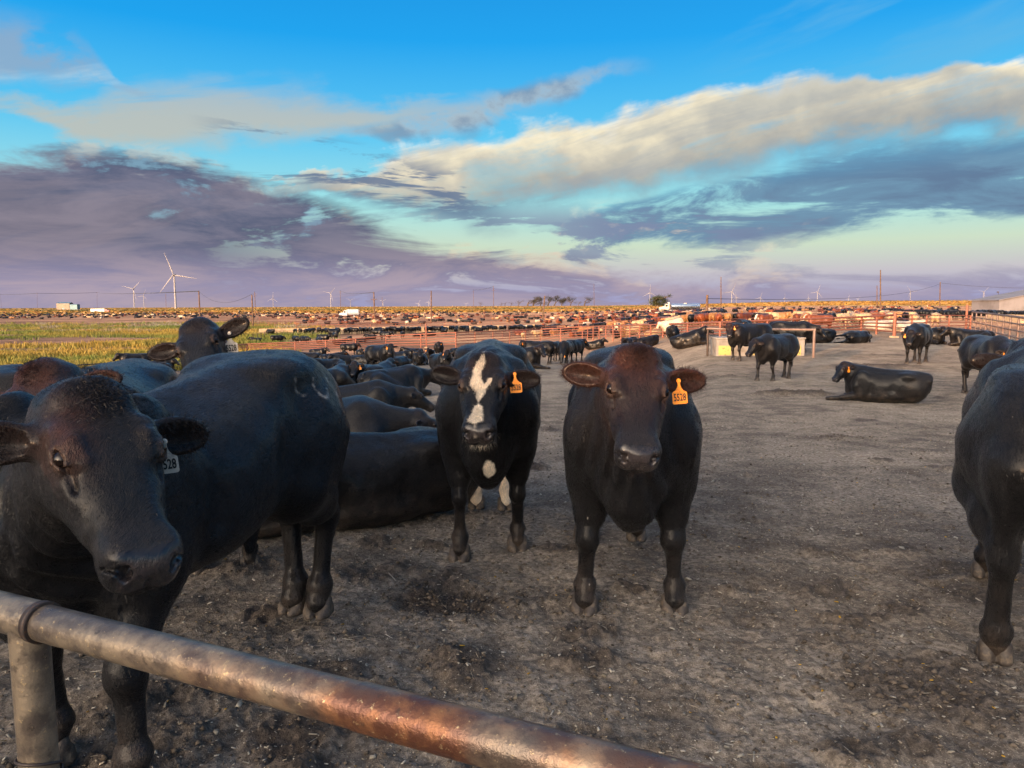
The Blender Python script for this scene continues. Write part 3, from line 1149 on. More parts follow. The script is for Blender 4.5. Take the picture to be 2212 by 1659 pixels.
def lying(poll=V(0.90, 0, 0.90), axis=V(0.75, 0, -0.66), up=None, side=1, ears=EARS0, detail=True, wide=1.03, roll=0.14, legout=0):
    """resting on the brisket, hind legs folded out to `side`"""
    M = frame(axis, V(0.3, 0, 1) if up is None else up)
    dz = -0.505
    c, sn = math.cos(roll * side), math.sin(roll * side)
    RB = np.array([[1, 0, 0], [0, c, -sn], [0, sn, c]])
    cp, sp_ = math.cos(0.075), math.sin(0.075)
    RB = np.array([[cp, 0, -sp_], [0, 1, 0], [sp_, 0, cp]]) @ RB            # rump lower than the shoulder
    ob = V(0, 0, 0)
    P = [in_frame(p, ob, RB) for p in torso_prims(dz=dz, wide=wide, belly=0.04)]
    s = side
    P += [rc(V(-0.66, s * 0.22, 0.50), V(-0.20, s * 0.36, 0.28), 0.24, 0.17, k=0.10),
          rc(V(-0.20, s * 0.37, 0.26), V(-0.62, s * 0.44, 0.11), 0.14, 0.085, k=0.05),
          rc(V(-0.62, s * 0.44, 0.10), V(-0.22, s * 0.50, 0.06), 0.068, 0.05, k=0.03),
          rc(V(-0.22, s * 0.50, 0.06), V(-0.12, s * 0.50, 0.05), 0.055, 0.055, k=0.02),
          el((-0.68, -s * 0.12, 0.33), (0.30, 0.24, 0.30), k=0.10),
          el((-0.10, 0, 0.18), (0.62, 0.40 * wide, 0.20), k=0.10)]
    for q in (1, -1):
        P += [rc(V(0.48, q * 0.22, 0.45), V(0.44, q * 0.27, 0.20), 0.14, 0.11, k=0.08)]
        if legout == q:
            P += [rc(V(0.44, q * 0.27, 0.18), V(0.86, q * 0.24, 0.10), 0.10, 0.065, k=0.05),
                  rc(V(0.86, q * 0.24, 0.09), V(1.18, q * 0.20, 0.055), 0.058, 0.05, k=0.03)]
        else:
            P += [rc(V(0.44, q * 0.27, 0.18), V(0.80, q * 0.22, 0.11), 0.10, 0.068, k=0.05),
                  rc(V(0.80, q * 0.22, 0.09), V(0.56, q * 0.16, 0.06), 0.062, 0.05, k=0.03)]
    P += tail_prims([V(-0.98, 0, 0.72), V(-1.05, -s * 0.03, 0.52), V(-1.03, -s * 0.10, 0.30)], 0.034, 0.020, switch=False)
    P += neck_prims(poll, M, dz=dz)
    P += head_prims(poll, M, detail, ears)
    # flatten everything onto the ground
    P.append(Prim(V(0, 0, -1.0), 2.6, lambda Q: Q[:, 2] - 0.004, 0.01, 'c'))
    return Pose(P, poll, M, None, ears, True)


def pose_mesh(name, pose, step, head_step=None, disp=None):
    o, M = pose.o, pose.M
    c = o + M @ V(0.2, 0, -0.1)
    hi_ = 0.72 if not pose.lie else 0.62
    lo = V(-1.26, -0.62, -0.03)
    hi = V(max(1.0, c[0] + 0.50), 0.62, max(1.45, c[2] + 0.45) if not pose.lie else max(0.95, c[2] + 0.45))
    lo[1] = min(lo[1], c[1] - 0.45)
    hi[1] = max(hi[1], c[1] + 0.45)
    fine = None
    if head_step:
        # the head only, not the whole slab of the body: keep the box tight
        pts = np.array([o + M @ V(x, y, z) for x in (-0.08, 0.53) for y in (-0.28, 0.28) for z in (-0.24, 0.07)])
        a, b = pts.min(0), pts.max(0)
        fine = [[(a[i] - 0.02, b[i] + 0.02, head_step)] for i in range(3)]
    v, q = mesh_field(pose.prims, lo, hi, step, fine, disp)
    # drop crumbs
    return v, q


def skin_relief(v, q, pose, seed):
    """push the skin in and out a little: muscle lumps, folds on neck and brisket, wrinkles on the brow"""
    me = raw_mesh('tmp', v, q)
    no = np.empty(len(v) * 3, np.float32)
    me.vertex_normals.foreach_get('vector', no)
    no = no.reshape(-1, 3)
    bpy.data.meshes.remove(me)
    Q = (v - pose.o) @ pose.M
    head = sstep(-Q[:, 0], 0.10, -0.05) * (np.abs(Q[:, 1]) < 0.16) * (Q[:, 0] < 0.6)
    ear = (np.abs(Q[:, 1]) > 0.14) & (np.abs(Q[:, 1]) < 0.36) & (np.abs(Q[:, 0]) < 0.22)
    body = 1 - np.clip(head + ear, 0, 1)
    d = body * (0.010 * vnoise(v, 5.0, seed, 2) + 0.0045 * vnoise(v * V(1, 1, 0.55), 15.0, seed + 1, 2))
    # vertical folds down the neck and the dewlap
    neck = body * np.exp(-((v[:, 0] - 0.72) / 0.22) ** 2) * sstep(v[:, 2], 0.45, 0.6)
    wob = vnoise(v, 4.0, seed + 5, 2)
    d += neck * 0.007 * np.sin(v[:, 1] * 75 + v[:, 0] * 40 + wob * 5)
    # brow and cheek wrinkles
    d += head * (0.0022 * vnoise(Q * V(0.7, 1, 1), 34.0, seed + 7, 2) + 0.003 * vnoise(Q, 13.0, seed + 8, 2))
    return v + no * d[:, None]


def cow_mesh(name, pose, step, kind='black', seed=1, head_step=None, disp=None, recolour=None):
    v, q = pose_mesh(name, pose, step, head_step, disp)
    v = skin_relief(v, q, pose, seed)
    me = raw_mesh(name, v, q)
    C, wet, info = coat_colour(v, pose.o, pose.M, kind, seed)
    if recolour is not None:
        C = recolour(v, C, info)
    set_col(me, np.concatenate([C, wet[:, None]], 1))
    me.materials.append(MAT['coat'])
    return me


def head_pt(pose, x, y, z):
    p = pose.o + pose.M @ V(x, y, z)
    return Vector(p)


def dress(root, pose, hooves=True, eyes=True, tagside=None, tagmat='tag', number=True, tagface=None, tagpos=(0.04, 0.17, -0.05), tsize=1.0):
    """eyes, hooves and ear tag as parts of an animal"""
    if eyes:
        for s in (1, -1):
            e = link('eye', EYE, MAT['eye'], root)
            c_, n_, _, _ = eye_frame(s)
            e.location = head_pt(pose, *(c_ + n_ * 0.0135))
    if hooves and pose.feet:
        for kx, f in pose.feet.items():
            h = link('hoof', HOOF, MAT['hoof'], root)
            z0 = f[2] if len(f) > 2 else 0.0
            h.location = (f[0] + 0.005, f[1], z0 + 0.002)
            h.rotation_euler = (0, 0, 0.12 if kx.endswith('l') else -0.12)
    if tagside:
        p = head_pt(pose, tagpos[0], tagside * tagpos[1], tagpos[2])
        face = tagface if tagface is not None else pose.M[:, 0] * 0.2 + pose.M[:, 2]
        add_tag(root, p, face, tagmat, number, tsize)


def hair_mesh(name, roots, dirs, length, width, seed=0, jit=0.35, curl=0.3):
    """tapered flat strands: two quads each"""
    r = np.random.default_rng(seed)
    n = len(roots)
    d = dirs / np.maximum(np.linalg.norm(dirs, axis=1), 1e-6)[:, None]
    d = d + r.normal(0, jit, (n, 3))
    d = d / np.linalg.norm(d, axis=1)[:, None]
    L = (np.asarray(length) * r.uniform(0.6, 1.15, n))[:, None]
    side = np.cross(d, r.normal(0, 1, (n, 3)))
    side = side / np.linalg.norm(side, axis=1)[:, None] * width
    bend = r.normal(0, curl, (n, 3)) * L
    a, b = roots - side, roots + side
    m = roots + d * L * 0.5
    c1, c2 = m - side * 0.7, m + side * 0.7
    t = roots + d * L + bend * 0.5
    v = np.stack([a, b, c1, c2, t, t + side * 0.12], 1).reshape(-1, 3)
    i = np.arange(n)[:, None] * 6
    q = np.concatenate([i + np.array([[0, 1, 3, 2]]), i + np.array([[2, 3, 5, 4]])])
    me = raw_mesh(name, v, q, smooth=False)
    return me

# =====================================================================
# GROUND
# =====================================================================
DUNG = [  # dark wet or loosened manure: (u, v, half width m, half depth m, strength, lift)
    (960, 1295, 0.34, 0.24, 0.95, -0.03), (1720, 852, 0.95, 0.30, 0.95, 0.10), (1890, 793, 1.9, 0.55, 0.95, 0.10),
    (1880, 768, 2.2, 0.5, 0.6, 0.05), (1800, 945, 0.45, 0.2, 0.6, 0.03), (2010, 1480, 0.45, 0.35, 0.7, 0.02),
    (1560, 815, 1.0, 0.25, 0.5, 0.03), (1180, 1300, 0.5, 0.3, 0.35, 0.0), (350, 1560, 0.5, 0.4, 0.4, 0.0),
    (1480, 1000, 0.5, 0.25, 0.3, 0.0), (2080, 1230, 0.5, 0.3, 0.5, 0.0)]
DUNGP = [(gp(u, v), a, b, s, l) for u, v, a, b, s, l in DUNG]
_dr = random.Random(12)
for _i in range(110):                                    # scattered pats
    _y = 1.8 * (24 / 1.8) ** _dr.random()
    _x = _y * _dr.uniform(-0.62, 0.72)
    _a = _dr.uniform(0.07, 0.20) * (1 + _y / 30)
    DUNGP.append((Vector((_x, _y, 0)), _a, _a * _dr.uniform(0.6, 1.0), _dr.uniform(0.45, 0.95), _dr.uniform(0.0, 0.018)))


def dung_mask(x, y):
    m = np.zeros_like(x)
    l = np.zeros_like(x)
    P = np.stack([x, y, np.zeros_like(x)], -1)
    n = vnoise(P, 3.2, 5, 3)
    for p, a, b, s, li in DUNGP:
        k = np.nonzero((np.abs(x - p.x) < 2 * a) & (np.abs(y - p.y) < 2 * b))[0]
        d = ((x[k] - p.x) / a) ** 2 + ((y[k] - p.y) / b) ** 2
        f = sstep(-(d + n[k] * 0.9), -1.5, -0.25)
        m[k] = np.maximum(m[k], f * s)
        l[k] = l[k] + f * li
    return m, l


def weed_mask(x, y):
    """where weeds grow on the flat ground to the left"""
    P = np.stack([x * 0.55, y, np.zeros_like(x)], -1)
    n = vnoise(P, 0.060, 11, 4)
    q = x / np.maximum(y, 2)
    reg = sstep(-q, 0.28, 0.36) * sstep(y, 52, 60) * sstep(-y, -265, -225)
    reg2 = sstep(-q, 0.22, 0.30) * sstep(y, 120, 135) * sstep(-y, -215, -180)
    strip = 1 - 0.9 * np.exp(-((y - 100 - 0.05 * x) / 8.0) ** 2) - 0.9 * np.exp(-((y - 168 + 0.10 * x) / 9.0) ** 2)
    return np.clip(np.maximum(reg, reg2), 0, 1) * sstep(n, -0.28, 0.02) * np.clip(strip, 0, 1)


def build_ground():
    th = np.radians(np.linspace(-47, 47, 560))
    rest = np.radians(np.linspace(47, 313, 64))[1:-1]
    TH = np.concatenate([th, rest])
    r = [0.02, 0.3, 0.6, 0.85]
    while r[-1] < 9000:
        q = r[-1]
        r.append(q * (1.0048 if 0.8 <= q < 9 else 1.008 if q < 25 else 1.02 if q < 200 else 1.05))
    r = np.array(r)
    A, B = np.meshgrid(r, TH, indexing='ij')
    x, y = (A * np.sin(B)).ravel(), (A * np.cos(B)).ravel()
    z = terrain(x, y)
    P = np.stack([x, y, np.zeros_like(x)], -1)
    rr = A.ravel()
    near = sstep(-rr, -60, -15)
    clo = sstep(-rr, -14, -6)
    front = (np.abs(B.ravel()) < math.radians(47.1))
    idx = np.nonzero((rr < 62) & front)[0]
    dm = np.zeros_like(x)
    disp = np.zeros_like(x)
    Pn = P[idx]
    m, li = dung_mask(Pn[:, 0], Pn[:, 1])
    dm[idx] = m
    n0 = vnoise(Pn, 0.9, 2, 3)
    n1 = vnoise(Pn, 4.5, 1, 3)
    n2 = vnoise(Pn, 19.0, 3, 3, 0.6)
    hoof = np.clip(vnoise(Pn, 7.0, 8, 2), 0.15, 1) - 0.15
    disp[idx] = near[idx] * (0.026 * n0 + 0.020 * n1 - 0.045 * hoof) + clo[idx] * 0.014 * n2 + li + m * (0.05 * np.abs(n1) + 0.035 * n2 * clo[idx] + 0.03 * n1)
    z = z + disp
    verts = np.stack([x, y, z], -1)
    nr, nt = len(r), len(TH)
    I = np.arange(nr * nt).reshape(nr, nt)
    a, b = I[:-1, :], I[1:, :]
    q = np.stack([a, np.roll(a, -1, 1), np.roll(b, -1, 1), b], -1).reshape(-1, 4)
    me = raw_mesh('ground', verts, q)
    # masks for the material: r = dung, g = weeds, b = crops/field, a = disturbed pen soil
    wm = np.zeros_like(x)
    k = np.nonzero((rr > 40) & (rr < 320) & front)[0]
    wm[k] = weed_mask(x[k], y[k])
    field = sstep(rr, 560, 640)
    pen = sstep(-rr, -90, -40)
    set_col(me, np.stack([dm, wm, field, pen], -1))
    return me


def ground_material():
    m = bpy.data.materials.new('pen_dirt')
    m.use_nodes = True
    m.node_tree.nodes.clear()
    N = NT(m.node_tree)
    a = N.node('ShaderNodeAttribute', attribute_name='Col')
    sp = N.node('ShaderNodeSeparateColor')
    N.l.new(a.outputs['Color'], sp.inputs[0])
    dung, weed, field = sp.outputs
    pen = a.outputs['Alpha']
    g = N.node('ShaderNodeNewGeometry').outputs['Position']
    big = N.noise(g, 0.35, 5, 0.6)
    mid = N.noise(g, 2.6, 6, 0.62)
    fine = N.noise(g, 28.0, 5, 0.70)
    grit = N.noise(g, 130.0, 3, 0.7)
    vor = N.node('ShaderNodeTexVoronoi', feature='F1')
    N.put(vor.inputs['Vector'], g)
    vor.inputs['Scale'].default_value = 95.0
    c = N.mix(N.ss(mid, 0.36, 0.66), (0.130, 0.110, 0.090, 1), (0.295, 0.254, 0.206, 1))
    c = N.mix(N.ss(big, 0.45, 0.65, 0.0, 0.75), c, (0.38, 0.328, 0.262, 1))
    c = N.mix(N.ss(fine, 0.40, 0.64, 0.65, 0.0), c, (0.040, 0.032, 0.025, 1))
    c = N.mix(N.ss(grit, 0.58, 0.70, 0.0, 0.8), c, (0.46, 0.41, 0.335, 1))
    c = N.mix(N.ss(vor.outputs[0], 0.10, 0.02, 0.0, 0.5), c, (0.42, 0.37, 0.29, 1))
    dcol = N.mix(N.ss(fine, 0.4, 0.7), (0.030, 0.024, 0.020, 1), (0.085, 0.066, 0.052, 1))
    c = N.mix(N.mul(dung, N.ss(mid, 0.25, 0.55, 0.65, 1.0)), c, dcol)
    fb = N.noise(g, 0.03, 6, 0.65)
    farc = N.mix(N.ss(fb, 0.40, 0.62), (0.14, 0.080, 0.052, 1), (0.29, 0.178, 0.112, 1))
    c = N.mix(pen, farc, c)
    wcol = N.mix(N.ss(N.noise(g, 0.20, 5, 0.65), 0.40, 0.62), (0.10, 0.11, 0.03, 1), (0.24, 0.18, 0.06, 1))
    c = N.mix(N.mul(weed, 0.85), c, wcol)
    stripe = N.noise(N.vm('MULTIPLY', g, (0.0015, 0.012, 1.0)), 1.0, 5, 0.6)
    fcol = N.mix(N.ss(stripe, 0.42, 0.60), (0.26, 0.16, 0.045, 1), (0.14, 0.135, 0.04, 1))
    c = N.mix(field, c, fcol)
    b = N.node('ShaderNodeBsdfPrincipled')
    N.put(b.inputs['Base Color'], c)
    N.put(b.inputs['Roughness'], N.lin(dung, 0, 1, 0.92, 0.70))
    b.inputs['Specular IOR Level'].default_value = 0.15
    b.inputs['Diffuse Roughness'].default_value = 1.0
    bp = N.node('ShaderNodeBump')
    bp.inputs['Strength'].default_value = 0.9
    bp.inputs['Distance'].default_value = 0.03
    N.put(bp.inputs['Height'], N.add(N.mul(fine, 0.8), N.add(N.mul(grit, 0.22), N.mul(mid, 0.7))))
    N.put(b.inputs['Normal'], bp.outputs[0])
    o = N.node('ShaderNodeOutputMaterial')
    N.l.new(b.outputs[0], o.inputs[0])
    return m


GROUND_ME = build_ground()
MAT['ground'] = ground_material()
tag(link('ground', GROUND_ME, MAT['ground']), 'dark trampled dirt of the cattle pen running out to the plain', None, kind='structure')


def attr_mat(name, rough=0.8, spec=0.2, trans=0.0):
    """base colour from the mesh's own colour attribute, slightly broken up"""
    m = bpy.data.materials.new(name)
    m.use_nodes = True
    m.node_tree.nodes.clear()
    N = NT(m.node_tree)
    a = N.node('ShaderNodeAttribute', attribute_name='Col')
    g = N.node('ShaderNodeNewGeometry').outputs['Position']
    c = N.mix(N.ss(N.noise(g, 60.0, 3, 0.6), 0.4, 0.7, 0.0, 0.35), a.outputs['Color'], N.mix(1.0, a.outputs['Color'], (0.5, 0.48, 0.45, 1), 'MULTIPLY'))
    b = N.node('ShaderNodeBsdfPrincipled')
    N.put(b.inputs['Base Color'], c)
    b.inputs['Roughness'].default_value = rough
    b.inputs['Specular IOR Level'].default_value = spec
    o = N.node('ShaderNodeOutputMaterial')
    if trans:
        t = N.node('ShaderNodeBsdfTranslucent')
        N.put(t.inputs[0], c)
        mx = N.node('ShaderNodeMixShader')
        mx.inputs[0].default_value = trans
        N.l.new(b.outputs[0], mx.inputs[1])
        N.l.new(t.outputs[0], mx.inputs[2])
        N.l.new(mx.outputs[0], o.inputs[0])
    else:
        N.l.new(b.outputs[0], o.inputs[0])
    return m


MAT['bits'] = attr_mat('ground_bits', 0.9, 0.2)
MAT['leaf'] = attr_mat('leaf', 0.6, 0.3, 0.25)

_gz = None


def ground_z(x, y):
    """height of the displaced ground near the camera, by looking it up on the built polar mesh"""
    return terrain(x, y)


def scatter_polar(n, r0, r1, seed, power=1.0, half=44):
    r_ = np.random.default_rng(seed)
    u = r_.random(n)
    r = (r0 ** power + u * (r1 ** power - r0 ** power)) ** (1 / power) if power else r0 * (r1 / r0) ** u
    t = np.radians(r_.uniform(-half, half, n))
    return r * np.sin(t), r * np.cos(t), r_


from mathutils.bvhtree import BVHTree


def drop_z(xs, ys):
    """height of the real ground mesh at points (nearest vertex of the polar mesh)"""
    co = np.empty(len(GROUND_ME.vertices) * 3, np.float32)
    GROUND_ME.vertices.foreach_get('co', co)
    co = co.reshape(-1, 3)
    th = np.radians(np.linspace(-47, 47, 560))
    nt = 560 + 62
    nr = len(co) // nt
    rad = np.hypot(co[::nt, 0], co[::nt, 1])
    ri = np.clip(np.searchsorted(rad, np.hypot(xs, ys)), 0, nr - 1)
    ti = np.clip(np.round((np.degrees(np.arctan2(xs, ys)) + 47) / 94 * 559).astype(int), 0, 559)
    return co[ri * nt + ti, 2]


def build_clods():
    """loose crumbs of dry manure"""
    base = np.array([(1, 0, 0), (-1, 0, 0), (0, 1, 0), (0, -1, 0), (0, 0, 1), (0, 0, -1)], float)
    tri = np.array([(0, 2, 4), (2, 1, 4), (1, 3, 4), (3, 0, 4), (2, 0, 5), (1, 2, 5), (3, 1, 5), (0, 3, 5)])
    x, y, r_ = scatter_polar(26000, 1.1, 15, 21, 0.8)
    extra = []
    for p, a, b, s, l in DUNGP[:8]:
        k = int(380 * s)
        extra.append(np.stack([r_.normal(p.x, a * 0.6, k), r_.normal(p.y, b * 0.6, k)], -1))
    e = np.concatenate(extra)
    x, y = np.append(x, e[:, 0]), np.append(y, e[:, 1])
    n = len(x)
    sz = r_.lognormal(math.log(0.0060), 0.50, n)
    sz[26000:] *= 1.4
    sz = np.minimum(sz, 0.020)
    z = drop_z(x, y)
    vv = base[None] * (sz[:, None, None] * r_.uniform(0.55, 1.3, (n, 6, 1))) * np.array([1, 1, 0.65])
    ang = r_.uniform(0, 6.28, n)
    c, s = np.cos(ang), np.sin(ang)
    X = vv[:, :, 0] * c[:, None] - vv[:, :, 1] * s[:, None]
    Y = vv[:, :, 0] * s[:, None] + vv[:, :, 1] * c[:, None]
    W = np.stack([X + x[:, None], Y + y[:, None], vv[:, :, 2] + (z + sz * 0.3)[:, None]], -1).reshape(-1, 3)
    F = (tri[None] + (np.arange(n) * 6)[:, None, None]).reshape(-1, 3)
    me = raw_mesh('dirt_clods', W, F, smooth=False)
    col = np.repeat(r_.uniform(0.5, 1.4, (n, 1)) * np.array([[0.110, 0.088, 0.066]]), 6, 0)
    set_col(me, col)
    tag(link('dirt_clods', me, MAT['bits']), 'loose dark crumbs of dirt strewn over the pen floor', 'dirt clods', kind='stuff')


def build_straw():
    """pale flecks of chaff and bits of straw and maize"""
    x, y, r_ = scatter_polar(24000, 1.1, 13, 31, 0.85)
    n = len(x)
    L = r_.lognormal(math.log(0.0046), 0.45, n)
    lng = r_.random(n) < 0.045
    L[lng] *= r_.uniform(2.5, 6, lng.sum())
    Wd = np.where(lng, r_.uniform(0.0012, 0.0024, n), L * r_.uniform(0.35, 0.7, n))
    z = drop_z(x, y) + 0.004
    a = r_.uniform(0, 6.28, n)
    tz = r_.normal(0, 0.25, n) * L
    d = np.stack([np.cos(a) * L, np.sin(a) * L, tz], -1)
    s = np.stack([-np.sin(a) * Wd, np.cos(a) * Wd, r_.normal(0, 0.4, n) * Wd], -1)
    u = np.zeros((n, 3))
    u[:, 2] = Wd * 0.8
    C = np.stack([x, y, z], -1)
    W = np.stack([C - d - s, C - d + s, C + d + s, C + d - s, C - d * 0.8 + u, C + d * 0.8 + u], 1).reshape(-1, 3)
    F = np.array([(0, 3, 5), (0, 5, 4), (1, 4, 5), (1, 5, 2), (0, 4, 1), (3, 2, 5), (0, 1, 2), (0, 2, 3)])
    F = (F[None] + (np.arange(n) * 6)[:, None, None]).reshape(-1, 3)
    me = raw_mesh('straw_bits', W, F, smooth=False)
    t = r_.random((n, 1))
    col = np.where(t < 0.03, np.array([[0.55, 0.33, 0.04]]), np.where(t < 0.45, np.array([[0.36, 0.31, 0.23]]), np.array([[0.44, 0.41, 0.34]]))) * r_.uniform(0.4, 1.05, (n, 1))
    set_col(me, np.repeat(col, 6, 0))
    tag(link('straw_bits', me, MAT['bits']), 'pale flecks of chaff and straw lying on the dirt', 'straw', kind='stuff')


build_clods()
build_straw()


def blade_cloud(name, x, y, z, h, spread, nb, col, rng, mat, width):
    """tufts of upright blades; each blade one tapered quad"""
    n = len(x)
    k = nb
    bx = np.repeat(x, k) + rng.normal(0, 1, n * k) * np.repeat(spread, k)
    by = np.repeat(y, k) + rng.normal(0, 1, n * k) * np.repeat(spread, k)
    bz = np.repeat(z, k)
    H = np.repeat(h, k) * rng.uniform(0.5, 1.2, n * k)
    a = rng.uniform(0, 3.14, n * k)
    w = width * H
    sx, sy = np.cos(a) * w, np.sin(a) * w
    lx, ly = rng.normal(0, 0.28, n * k) * H, rng.normal(0, 0.28, n * k) * H
    z0 = bz - 0.05
    W = np.stack([np.stack([bx - sx, by - sy, z0], -1), np.stack([bx + sx, by + sy, z0], -1),
                  np.stack([bx + sx * 0.9 + lx * 0.5, by + sy * 0.9 + ly * 0.5, bz + H * 0.6], -1),
                  np.stack([bx + lx, by + ly, bz + H], -1)], 1).reshape(-1, 3)
    F = np.arange(n * k * 4).reshape(-1, 4)
    me = raw_mesh(name, W, F, smooth=False)
    C = np.repeat(col, k, 0) * rng.uniform(0.7, 1.3, (n * k, 1))
    set_col(me, np.repeat(C, 4, 0))
    return link(name, me, mat)


def build_weeds():
    rng = np.random.default_rng(5)
    n = 60000
    q = rng.uniform(-0.72, -0.2, n)
    y = 52 * (265 / 52) ** rng.random(n)
    x = q * y
    m = weed_mask(x, y)
    keep = rng.random(n) < m * 0.75
    x, y = x[keep], y[keep]
    nn = vnoise(np.stack([x, y, x * 0], -1), 0.05, 40, 3)
    n2 = vnoise(np.stack([x, y, x * 0], -1), 0.12, 41, 2)
    t = np.clip(0.55 + nn * 2.0 + rng.normal(0, 0.15, len(x)), 0, 1)[:, None]
    col = np.array([[0.16, 0.20, 0.035]]) * (1 - t) + np.array([[0.40, 0.27, 0.05]]) * t
    pale = sstep(n2, 0.25, 0.5)[:, None] * sstep(y, 130, 150)[:, None]
    col = col * (1 - pale * 0.8) + np.array([[0.33, 0.30, 0.24]]) * pale * 0.8
    z = terrain(x, y)
    h = (0.28 + 0.35 * np.clip(n2 + 0.3, 0, 1)) * rng.uniform(0.7, 1.3, len(x)) * (1 + y / 400)
    o = blade_cloud('weeds', x, y, z, h, 0.16 + h * 0.35, 6, col, rng, MAT['leaf'], 0.085)
    tag(o, 'yellow green weeds growing in patches on the flat ground at left', 'weeds', kind='stuff')


build_weeds()


def build_crops():
    """the ripe field along the skyline: ragged standing rows with depth"""
    rng = np.random.default_rng(9)
    n = 26000
    th = np.radians(rng.uniform(-44, 44, n))
    r = 640 * (3200 / 640) ** rng.random(n)
    x, y = r * np.sin(th), r * np.cos(th)
    z = terrain(x, y)
    nn = vnoise(np.stack([x * 0.2, y, x * 0], -1), 0.006, 3, 3)
    t = sstep(nn + rng.normal(0, 0.12, n), -0.15, 0.25)[:, None]
    col = np.array([[0.36, 0.20, 0.05]]) * (1 - t) + np.array([[0.17, 0.15, 0.045]]) * t
    h = rng.uniform(0.7, 1.2, n) * (0.8 + r / 1500)
    o = blade_cloud('crops', x, y, z, h, r * 0.004, 3, col, rng, MAT['leaf'], 1.6)
    tag(o, 'golden ripe crop field along the whole skyline', 'crops', kind='stuff')


build_crops()

# =====================================================================
# CATTLE CLOSE TO THE CAMERA
# =====================================================================
HAIR = {}
for _n, _c in (('hair_black', (0.010, 0.009, 0.009)), ('hair_brown', (0.030, 0.0122, 0.008)), ('hair_white', (0.62, 0.54, 0.42))):
    HAIR[_n] = simple_mat(_n, _c, 0.5, spec=0.35)


class Placed:
    """body frame placed in the world: origin on the ground, forward f (2-D), scale s"""
    def __init__(s, x, y, f, sc=1.0, z=None):
        f = V(f[0], f[1])
        f = f / np.linalg.norm(f)
        s.th = math.atan2(f[1], f[0])
        s.sc = sc
        s.loc = V(x, y, terr(x, y) if z is None else z)
        s.R = np.array([[f[0], -f[1], 0], [f[1], f[0], 0], [0, 0, 1]])

    def b(s, p):
        return (s.R.T @ (V(*p) - s.loc)) / s.sc

    def d(s, v):
        return s.R.T @ V(*v)

    def foot(s, u, v):
        q = s.b(gp(u, v))
        return (q[0], q[1], q[2])

    def place(s, ob):
        ob.location = Vector(s.loc)
        ob.rotation_euler = (0, 0, s.th)
        ob.scale = (s.sc, s.sc, s.sc)


def strands(root, me, pose, sel, n, length, width, mat, seed, lean=None, jit=0.3, name='hair'):
    """hair on chosen vertices: sel(hx,hy,hz,verts) -> weight"""
    nv = len(me.vertices)
    co = np.empty(nv * 3, np.float32)
    me.vertices.foreach_get('co', co)
    co = co.reshape(-1, 3).astype(float)
    no = np.empty(nv * 3, np.float32)
    me.vertex_normals.foreach_get('vector', no)
    no = no.reshape(-1, 3).astype(float)
    Q = (co - pose.o) @ pose.M
    w = sel(Q[:, 0], Q[:, 1], Q[:, 2], co, no @ pose.M)
    w = np.clip(w, 0, None)
    if w.sum() <= 0:
        return None
    r = np.random.default_rng(seed)
    i = r.choice(nv, n, p=w / w.sum())
    p = co[i] + r.normal(0, 0.004, (n, 3)) - no[i] * 0.002
    d = no[i].copy()
    if lean is not None:
        d = d * 0.6 + np.asarray(lean)
    hm = hair_mesh(name, p, d, length, width, seed, jit)
    h_ = link(name, hm, mat, root)
    h_['kind'] = 'stuff'
    return h_


def fur_material():
    m = bpy.data.materials.new('short_fur')
    m.use_nodes = True
    m.node_tree.nodes.clear()
    N = NT(m.node_tree)
    a = N.node('ShaderNodeAttribute', attribute_name='Col')
    b = N.node('ShaderNodeBsdfPrincipled')
    N.put(b.inputs['Base Color'], a.outputs['Color'])
    b.inputs['Roughness'].default_value = 0.30
    b.inputs['Specular IOR Level'].default_value = 0.20
    o = N.node('ShaderNodeOutputMaterial')
    N.l.new(b.outputs[0], o.inputs[0])
    return m


MAT['fur'] = fur_material()


